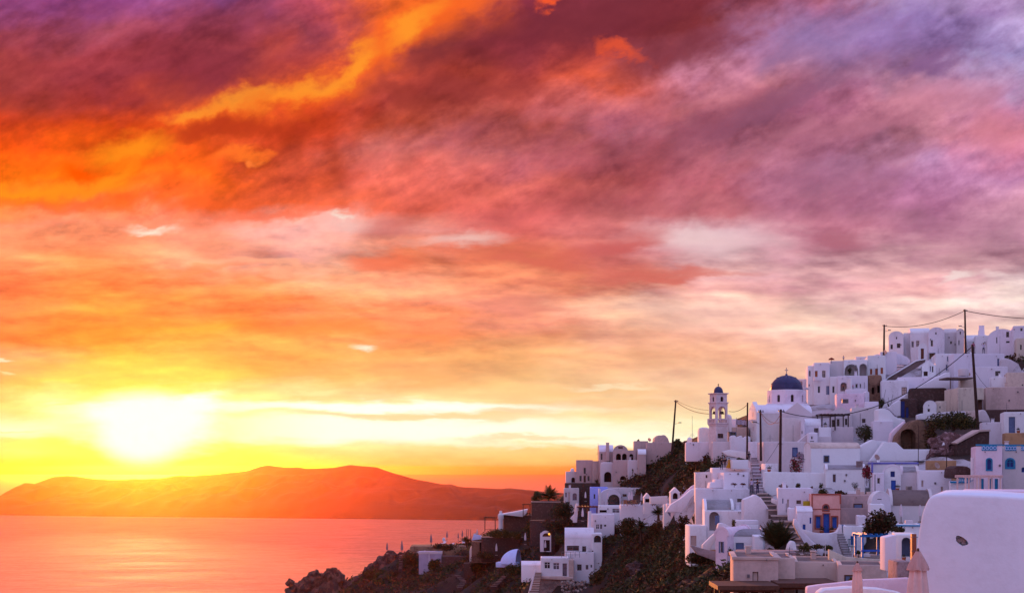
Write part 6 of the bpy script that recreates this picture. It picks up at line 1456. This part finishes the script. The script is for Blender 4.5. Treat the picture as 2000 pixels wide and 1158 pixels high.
big_parasol('tall folded cream parasol leaning against the huge vaulted house', 1793, 1074, 1200, 43.5, 46)
big_parasol('smaller folded cream parasol on the pink terrace', 1674.5, 1098, 1150, 58.4, 21)
r = empty('wooden_post', P(1784, 1080, 44.5), 0, 'reddish square wooden post above the tall parasol', 'post')
bm = bmesh.new(); s_ = 44.5 / F; bx(bm, -4.4*s_, 4.4*s_, -.1, .1, -1.2, 38*s_); bevel(bm, .008); link('post_shaft', bm, mat('varnished_red_wood', (.30,.09,.04), .6, .2, 3, .2, 8), r)
bm = bmesh.new()
for z in (5, 32): tube(bm, (-6.5*s_, -.11, z*s_), (6.5*s_, -.11, z*s_), .012, None, 6)
link('bolts', bm, METAL, r)
def open_parasol(label, px, yt, yb, d, wpx, hpx, m):
    s = d / F; root = empty('parasol', P(px, yb, d), 0, label, 'parasol'); h = (yb - yt) * s; bm = bmesh.new(); tube(bm, (0, 0, 0), (0, 0, h), .03, None, 6); link('pole', bm, WOOD, root)
    bm = bmesh.new(); lathe(bm, [(wpx * s / 2, h - hpx * s), (wpx * s * .33, h - hpx * s * .45), (0, h)], 8); bmesh.ops.solidify(bm, geom=bm.faces[:], thickness=.03); link('canopy', bm, m, root)
open_parasol('small red open parasol on the hotel roof edge', 1624, 698, 709, 229, 13, 4.5, mat('red_canvas', (.42,.07,.04), .9, .1, 1))
open_parasol('white open parasol beside the blue dome', 1573, 755, 772, 224, 15, 6, CLOTHW)
open_parasol('tiny grey sunshade at the sea edge of the headland', 929, 1040, 1052, 310, 12, 3, BEIGE)
parasol('small closed parasol behind the grey sunshade', 932, 1032, 1048, 312)
# ------------------------------------------------------------------ blue pergola, lamp, pots, chair, flag
pergola('bright blue timber pergola with benches under the big bush', 1682, 1731, 1044, 1090, 108, 2.2, mat('azure_paint', (0.015,0.17,0.48), .5, .1, 1.5), posts=2, beams=6)
for k, (z0_, nm) in enumerate(((1076, 'upper'),)):
    r = slab('bright blue bench rail across the blue pergola', [(1682,1077),(1682,1073),(1729,1073),(1729,1077)], 107.6, .1, BLUE, name='bench_rail', cat='bench', bev=.01)
slab('white low table behind the blue bench rail', [(1684,1088),(1684,1081),(1700,1081),(1700,1088)], 108.2, .5, WHITE, name='table', cat='table', bev=.02)
r = empty('garden_lamp', P(1612, 1092, 113), 0, 'slim white garden lamp post in the rock garden', 'lamp post')
bm = bmesh.new(); tube(bm, (0, 0, 0), (0, 0, 1.45), .022, None, 8); link('post', bm, WHITE, r); bm = bmesh.new(); lathe(bm, [(.3, .0), (.3, .05), (0, .07)], 16); link('foot_plate', bm, WHITE, r)
r = empty('potted_plant', P(1765.5, 1095, 84), 0, 'terracotta pot with a small plant under the blue arch', 'potted plant')
bm = bmesh.new(); lathe(bm, [(0, 0), (.09, 0), (.13, .22), (.115, .22), (.1, .18), (0, .18)], 16); link('pot', bm, TERRA, r, smooth=40)
bm = bmesh.new(); rn = random.Random(3)
for i in range(60): leafquad(bm, Vector((rn.gauss(0, .06), rn.gauss(0, .06), .26 + abs(rn.gauss(0, .07)))), .035, rn)
link('foliage', bm, LG, r)
def chair(label, px, py, d, m, rz=.4):
    root = empty('chair', P(px, py, d), rz, label, 'chair')
    for a in (-.2, .2):
        for b_ in (-.2, .2): bm = bmesh.new(); tube(bm, (a, b_, 0), (a * .95, b_ * .95, .45), .02, None, 6); link('leg', bm, m, root)
    bm = bmesh.new(); bx(bm, -.22, .22, -.22, .22, .452, .49); fixn(bm); link('seat', bm, m, root); bm = bmesh.new()
    for a in (-.2, -.07, .07, .2): bx(bm, a - .018, a + .018, .19, .22, .493, 1.0)
    bx(bm, -.23, .23, .185, .225, 1.003, 1.06); fixn(bm); link('backrest', bm, m, root)
chair('dark teal chair beside the blue pergola', 1664, 1079, 108, mat('teal_paint', (.02,.09,.11), .6, .1, 1))
slab('faded violet blue board sign leaning near the salmon house', [(1585,1046),(1585,1042),(1588,1042),(1588,1046)], 139, .05, SLATE, name='board', cat='board', bev=.005) if False else None
# flag
def flag():
    r = empty('flag', P(1438, 862, 206), 0, 'striped blue and white flag draped beside the tall pole', 'flag'); s = 206 / F
    bm = bmesh.new(); tube(bm, (0, 0, -2), (0, 0, 47 * s), .03, None, 6); link('flagpole', bm, METAL, r)
    n = 18; bmf = bmesh.new()
    for k in range(9):
        for i in range(n):
            q_ = []
            for ii, kk in ((i, k), (i+1, k), (i+1, k+1), (i, k+1)):
                x = .05 + 20 * s * ii / n; z = (862 - 819) * s - 10 * s * kk / 9 - .15 * (ii / n) ** 2 + .04 * math.sin(ii); q_.append(bmf.verts.new((x, .12 * math.sin(ii * .8 + kk * .2), z)))
            f = bmf.faces.new(q_); f.material_index = k % 2
    bmesh.ops.remove_doubles(bmf, verts=bmf.verts[:], dist=.0005)
    link('cloth', bmf, [mat('flag_blue', (.10,.05,.14), .9, .05, 1), CLOTHW], r)
flag()
# rooftop fittings that stand on their own
def boxthing(label, px, py, w, h, d, dep, m, name, cat, vents=True):
    s = d / F; r = empty(name, P(px, py, d), R(-8), label, cat); bm = bmesh.new(); bx(bm, -w*s/2, w*s/2, 0, dep, 0, h*s); bevel(bm, .02); link('casing', bm, m, r)
    if vents:
        bm = bmesh.new(); rr_ = min(w, h) * s * .36
        ringprism(bm, [(rr_*math.cos(a*math.pi/8), h*s/2+rr_*math.sin(a*math.pi/8)) for a in range(16)], [(rr_*.8*math.cos(a*math.pi/8), h*s/2+rr_*.8*math.sin(a*math.pi/8)) for a in range(16)], -.03, -.002)
        for k in range(5): bx(bm, -rr_*.75, rr_*.75, -.02, -.003, h*s/2 - rr_*.6 + k*rr_*.3, h*s/2 - rr_*.6 + k*rr_*.3 + .02)
        fixn(bm); link('grille', bm, METAL, r)
boxthing('square air conditioner on the white terrace wall', 1679, 912, 12, 12, 166, .5, PALEST, 'air_conditioner', 'air conditioner')
boxthing('beige air conditioner below the purple trimmed house', 1776, 958, 11, 9, 154, .5, PALEST, 'air_conditioner', 'air conditioner')
boxthing('grey air conditioner on the pink lit terrace wall', 1651, 787, 12, 8, 216, .5, METAL, 'air_conditioner', 'air conditioner')
boxthing('brown seat cushion box on the rose grey roof left', 1684, 969, 8, 9, 146, .5, BEIGE, 'planter_box', 'planter', False)
boxthing('brown seat cushion box on the rose grey roof right', 1697, 969, 8, 9, 146, .5, BEIGE, 'planter_box', 'planter', False)
boxthing('small white rooftop bench near the rose grey roof', 1665, 968, 16, 9, 149, .6, WHITE, 'bench', 'bench', False)
boxthing('white lounge bench on the lower hotel terrace', 1462, 1032, 38, 7, 150, .8, WHITE, 'bench', 'bench', False)
boxthing('turquoise barrel tank under the brown barrel roof', 1776, 1022, 14, 6, 117, .6, WHITE, 'storage_box', 'box', False)
for i, (a, b_, d, l_) in enumerate([(1222,986,235,'leftmost wooden terrace chair set by the railing'),(1240,986,235,'wooden terrace chair set below the middle parasols'),(1262,986,234,'wooden terrace chair set beside the gabled niche'),(1274,986,234,'rightmost wooden terrace chair set by the railing')]):
    r = empty('chair', P(a, b_ + 1.5, d), i * .7, l_, 'chair', 'wooden chairs on the railed terrace'); m = mat('tan_wicker', (.34,.15,.09), .8, .15, 3)
    for u in (-.28, .28):
        for v in (-.25, .25): bm = bmesh.new(); bx(bm, u-.03, u+.03, v-.03, v+.03, 0, .42); fixn(bm); link('leg', bm, m, r)
    bm = bmesh.new(); bx(bm, -.32, .32, -.3, .3, .423, .52); fixn(bm); link('seat', bm, m, r); bm = bmesh.new(); bx(bm, -.32, .32, .24, .31, .523, 1.0); fixn(bm); link('backrest', bm, m, r)
for i, (a, b_, l_) in enumerate([(822,1080,'sunbed at the left of the umbrella terrace'),(858,1070,'sunbed in the middle of the umbrella terrace'),(880,1066,'sunbed under the paired skyline parasols'),(866,1063,'sunbed beside the domed tank'),(905,1062,'sunbed at the right of the umbrella terrace')]):
    r = empty('sunbed', P(a, b_, 338 - i), i * .4, l_, 'sunbed', 'sunbeds on the umbrella terrace')
    bm = bmesh.new(); bx(bm, -.95, .5, -.32, .32, .28, .38); fixn(bm); link('mattress', bm, CLOTHW, r); bm = bmesh.new(); bx(bm, 0, .7, -.32, .32, 0, .09, Matrix.Translation((.5, 0, .3)) @ Matrix.Rotation(R(-35), 4, 'Y')); fixn(bm); link('backrest', bm, CLOTHW, r)
    bm = bmesh.new()
    for u in (-.85, .4):
        for v in (-.28, .28): bx(bm, u-.03, u+.03, v-.03, v+.03, 0, .278)
    fixn(bm); link('frame', bm, WOOD, r)
r = empty('domed_tank', P(867, 1056, 340), 0, 'small lavender white domed tank among the skyline parasols', 'tank')
bm = bmesh.new(); lathe(bm, [(0,0),(.38,0),(.38,.5)] + [(.36*math.cos(R(a)), .5+.36*math.sin(R(a))) for a in range(0,91,15)], 16); link('tank_body', bm, CLOTHW, r, smooth=50)
for a, l_ in ((911,'left'),(914,'middle'),(919,'right')):
    r = empty('post', P(a, 1052, 318), 0, l_ + ' bare timber post of three near the low palm', 'post', 'bare timber posts near the low palm'); bm = bmesh.new(); tube(bm, (0,0,-.5), (.05,0,2.2), .06, .05, 6); link('post_shaft', bm, WOOD, r)
r = empty('wall_light', P(1779.5, 866, 178), 0, 'small round wall light on the white dip wall', 'lamp') if False else None
# ------------------------------------------------------------------ people
def person(label, px, py, hpx, d, top, bot, hair=(.02,.012,.01), pose='stand', face=0.0, dress=None, group=None):
    s = d / F; H_ = hpx * s; k = H_ / 1.72; root = empty('person', P(px, py, d), face, label, 'person', group)
    J = {'pel': (0,0,.93), 'wa': (0,0,1.08), 'ch': (0,0,1.30), 'nk': (0,0,1.47), 'hd': (0,-.01,1.56), 'tp': (0,0,1.70)}
    for sg, n_ in ((-1, 'l'), (1, 'r')):
        st = .05 if pose == 'walk' else 0
        J['hip'+n_] = (sg*.10, 0, .90); J['kn'+n_] = (sg*.115, -.10*st*sg/.05*.8 if pose=='walk' else -.01, .49); J['an'+n_] = (sg*.12, sg*.16 if pose=='walk' else .02, .09); J['to'+n_] = (sg*.14, (sg*.16 if pose=='walk' else .02)-.16, .035)
        J['sh'+n_] = (sg*.185, 0, 1.40)
        if pose == 'photo': J['el'+n_] = (sg*.26, -.14, 1.20); J['wr'+n_] = (sg*.10, -.33, 1.42); J['ha'+n_] = (sg*.06, -.38, 1.48)
        elif pose == 'up': J['el'+n_] = (sg*.36, -.05, 1.46); J['wr'+n_] = (sg*.28, -.10, 1.70); J['ha'+n_] = (sg*.2, -.12, 1.76)
        else: J['el'+n_] = (sg*.25, .02, 1.13); J['wr'+n_] = (sg*.26, -.07, .88); J['ha'+n_] = (sg*.25, -.10, .79)
    E = [('pel','wa'),('wa','ch'),('ch','nk'),('nk','hd'),('hd','tp')]
    for n_ in 'lr': E += [('pel','hip'+n_),('hip'+n_,'kn'+n_),('kn'+n_,'an'+n_),('an'+n_,'to'+n_),('ch','sh'+n_),('sh'+n_,'el'+n_),('el'+n_,'wr'+n_),('wr'+n_,'ha'+n_)]
    RR = {'pel': (.155,.12), 'wa': (.13,.10), 'ch': (.165,.12), 'nk': (.055,.055), 'hd': (.085,.095), 'tp': (.06,.07), 'hip': (.095,.095), 'kn': (.062,.062), 'an': (.042,.045), 'to': (.04,.03), 'sh': (.06,.06), 'el': (.042,.042), 'wr': (.028,.028), 'ha': (.035,.02)}
    if dress: RR['hip'] = (.14,.14); RR['kn'] = (.13,.13)
    names = list(J); me = bpy.data.meshes.new('body'); me.from_pydata([Vector(J[n_]) * k for n_ in names], [(names.index(a), names.index(b_)) for a, b_ in E], [])
    o = bpy.data.objects.new('b', me); COL.objects.link(o); md = o.modifiers.new('s', 'SKIN'); md2 = o.modifiers.new('u', 'SUBSURF'); md2.levels = 1
    if not me.skin_vertices: me.skin_vertices.new() if hasattr(me.skin_vertices, 'new') else None
    sv = me.skin_vertices[0].data
    for i, n_ in enumerate(names):
        key = n_ if n_ in RR else n_[:-1]; sv[i].radius = (RR[key][0] * k, RR[key][1] * k); sv[i].use_root = n_ == 'pel'
    dg = bpy.context.evaluated_depsgraph_get(); m2 = bpy.data.meshes.new_from_object(o.evaluated_get(dg), depsgraph=dg); bpy.data.objects.remove(o); bpy.data.meshes.remove(me)
    for m_ in (SKIN, top, bot, WOOD): m2.materials.append(m_)
    for p in m2.polygons:
        c = p.center / k; p.use_smooth = True
        if c.z < .075: p.material_index = 3
        elif c.z < (1.0): p.material_index = 2 if not (abs(c.x) > .19 and c.z > .74) else 0
        elif c.z < 1.455: p.material_index = 0 if (abs(c.x) > .21 and (c.z < 1.18 or abs(c.y) > .12)) or c.y < -.17 else 1
        else: p.material_index = 0
    b_ = bpy.data.objects.new('body', m2); COL.objects.link(b_); b_.parent = root
    hm_m = mat('hair_%d' % int(hair[0] * 1000), hair, .8, .1, 5)
    bm = bmesh.new(); bmesh.ops.create_icosphere(bm, subdivisions=2, radius=.118 * k, matrix=Matrix.Translation(Vector((0, .025, 1.645)) * k))
    for v in list(bm.verts):
        if v.co.y < -.045 * k and v.co.z < 1.66 * k: v.co.y = -.045 * k
    link('hair', bm, hm_m, root, smooth=180)
    bm = bmesh.new()      # face: nose and eyes
    tube(bm, Vector((0, -.095, 1.60)) * k, Vector((0, -.13, 1.575)) * k, .012 * k, .018 * k, 6); link('nose', bm, SKIN, root)
    if dress:
        bm = bmesh.new(); n = 20; rings = []
        for z, r_ in ((.12, .46), (.5, .34), (.85, .2), (1.05, .14)): rings.append([bm.verts.new(Vector((r_ * (1 + .08 * math.cos(6 * a * math.pi * 2 / n)) * math.cos(a * 2 * math.pi / n), r_ * .8 * math.sin(a * 2 * math.pi / n), z)) * k) for a in range(n)])
        for A, B in zip(rings, rings[1:]):
            for i in range(n): bm.faces.new((A[i], A[(i+1) % n], B[(i+1) % n], B[i]))
        link('skirt', bm, dress, root, smooth=180)
    return root
cB = mat('black_cloth', (.018,.014,.02), .9, .1, 3); cR = mat('red_cloth', (.42,.02,.04), .9, .1, 3); cY = mat('yellow_cloth', (.55,.26,.02), .85, .1, 3); cW = mat('pale_shirt', (.55,.46,.6), .9, .1, 3)
cG = mat('grey_cloth', (.10,.08,.10), .9, .1, 3); cN = mat('navy_cloth', (.03,.03,.07), .9, .1, 3); cP = mat('pink_shirt', (.5,.1,.2), .9, .1, 3)
person('person in a black suit standing on the upper white terrace', 1409.5, 917, 23, 175, cB, cB)
person('person in a dark jacket beside the yellow dress on the terrace', 1416, 915, 22, 176.5, cB, cG)
person('person in a flowing yellow dress on the upper terrace', 1424, 915, 21, 175.5, cY, cY, (.05,.02,.01), dress=cY)
person('person all in black photographing on the wide stairs', 1479.5, 965, 30, 164, cB, cN, pose='photo', face=.6)
person('person in a red top climbing the steps by the gateway', 1485.5, 930, 18, 180, cR, cB, pose='walk', face=2.8)
person('person in pale clothes at the left wall of the stairs', 1468, 962, 27, 165.5, cW, cG)
person('dark dressed person at the tall pole foot', 1463, 903, 22, 189, cB, cG, pose='walk', face=2.6)
person('second dark dressed person close behind at the tall pole foot', 1460, 900, 17, 190, cG, cB)
person('person in a violet shirt sitting height on the hotel roof edge', 1647.5, 706, 11.5, 231, cW, cG)
person('person in a white shirt raising both arms on the ridge scrub', 1921, 691, 21, 243, cW, cN, pose='up')
person('person in a dark red top standing on the ridge left of the raised arms', 1901, 690, 22, 241, cP, cG)
person('person in a red brown coat on the ornament terrace', 1647, 763, 13, 223, mat('rust_cloth', (.28,.08,.04), .9, .1, 3), cB)
person('person in a bright pink top behind the terrace wall', 1666, 760, 9, 222.8, cP, cB)

def dish(label, px, py, d, r_=.38, rz=.5):
    root = empty('satellite_dish', P(px, py, d), rz, label, 'satellite dish', 'satellite dishes on the roofs'); bm = bmesh.new(); tube(bm, (0, .05, -.1), (0, .05, .45), .03, None, 6); link('mount', bm, METAL, root)
    bm = bmesh.new(); M = Matrix.Translation((0, 0, .5)) @ Matrix.Rotation(R(65), 4, 'X'); lathe(bm, [(0, .0), (r_*.5, .03), (r_, .12)], 18, M); bmesh.ops.solidify(bm, geom=bm.faces[:], thickness=.015); fixn(bm); link('reflector', bm, BEIGE, root, smooth=50)
dish('satellite dish on the roof of the three door house', 1728, 694, 235)
dish('satellite dish beside the round water tank', 1891, 737, 222)
dish('satellite dish on the purple trimmed house roof', 1712, 902, 163)
dish('satellite dish on the flat rose house left of the ruin', 1268, 864, 273)
dish('satellite dish on the white cube house roof', 1829, 918, 157)
aerial('aerial on the white terrace house above the diagonal stair', 1800, 716, 736, 232)
aerial('aerial on the roof of the beige flat building', 1542, 1068, 1090, 104)
aerial('aerial on the white cottage with the blue grey glass door', 1966, 786, 804, 187)
aerial('aerial on the hotel wall roof near the brown plaque', 1428, 936, 954, 172)
def pot(label, px, py, d, m=TERRA, k=1.0):
    r = empty('flower_pot', P(px, py, d), 0, label, 'flower pot', 'flower pots on the terraces'); bm = bmesh.new(); lathe(bm, [(0, 0), (.16*k, 0), (.24*k, .36*k), (.21*k, .36*k), (.19*k, .3*k), (0, .3*k)], 14); link('pot', bm, m, r, smooth=40)
    bm = bmesh.new(); rn = random.Random(int(px)); [leafquad(bm, Vector((rn.gauss(0, .13), rn.gauss(0, .13), .45 + abs(rn.gauss(0, .14)))) * k, .07 * k, rn) for _ in range(90)]; link('foliage', bm, LG, r)
pot('flower pot at the foot of the salmon house door left', 1605, 1043, 141.2)
pot('flower pot at the foot of the salmon house door right', 1624, 1043, 141.2)
pot('flower pot beside the navy door of the vaulted house', 1753, 959, 157)
pot('flower pot on the step of the blue grey glass door', 1989, 846, 184)
pot('flower pot under the dark pergola by the posts', 1612, 835, 201, BEIGE)
pot('flower pot on the long white terrace wall end', 1502, 922, 168.6)
pot('flower pot by the violet shutters of the round gable', 1426, 1085, 138.5)
# ------------------------------------------------------------------ haze
bm = bmesh.new()
x0, x1, y0, y1, z0, z1 = -91000, 91000, -3100, 62500, -21, 330
vs = [bm.verts.new((x, y, z)) for z in (z0, z1) for y in (y0, y1) for x in (x0, x1)]
for f in ((0,2,3,1),(4,5,7,6),(0,1,5,4),(2,6,7,3),(0,4,6,2),(1,3,7,5)): bm.faces.new([vs[i] for i in f])
hm = bpy.data.materials.new('haze_air'); hm.use_nodes = True; t = hm.node_tree; t.nodes.clear()
o_ = t.nodes.new('ShaderNodeOutputMaterial'); pv = t.nodes.new('ShaderNodeVolumePrincipled')
pv.inputs['Color'].default_value = (0.95, 0.25, 0.03, 1); pv.inputs['Density'].default_value = 1.55e-5
pv.inputs['Anisotropy'].default_value = 0.92
t.links.new(pv.outputs[0], o_.inputs['Volume'])
tag(link('haze', bm, hm), 'warm evening haze over the sea', 'haze', kind='stuff')
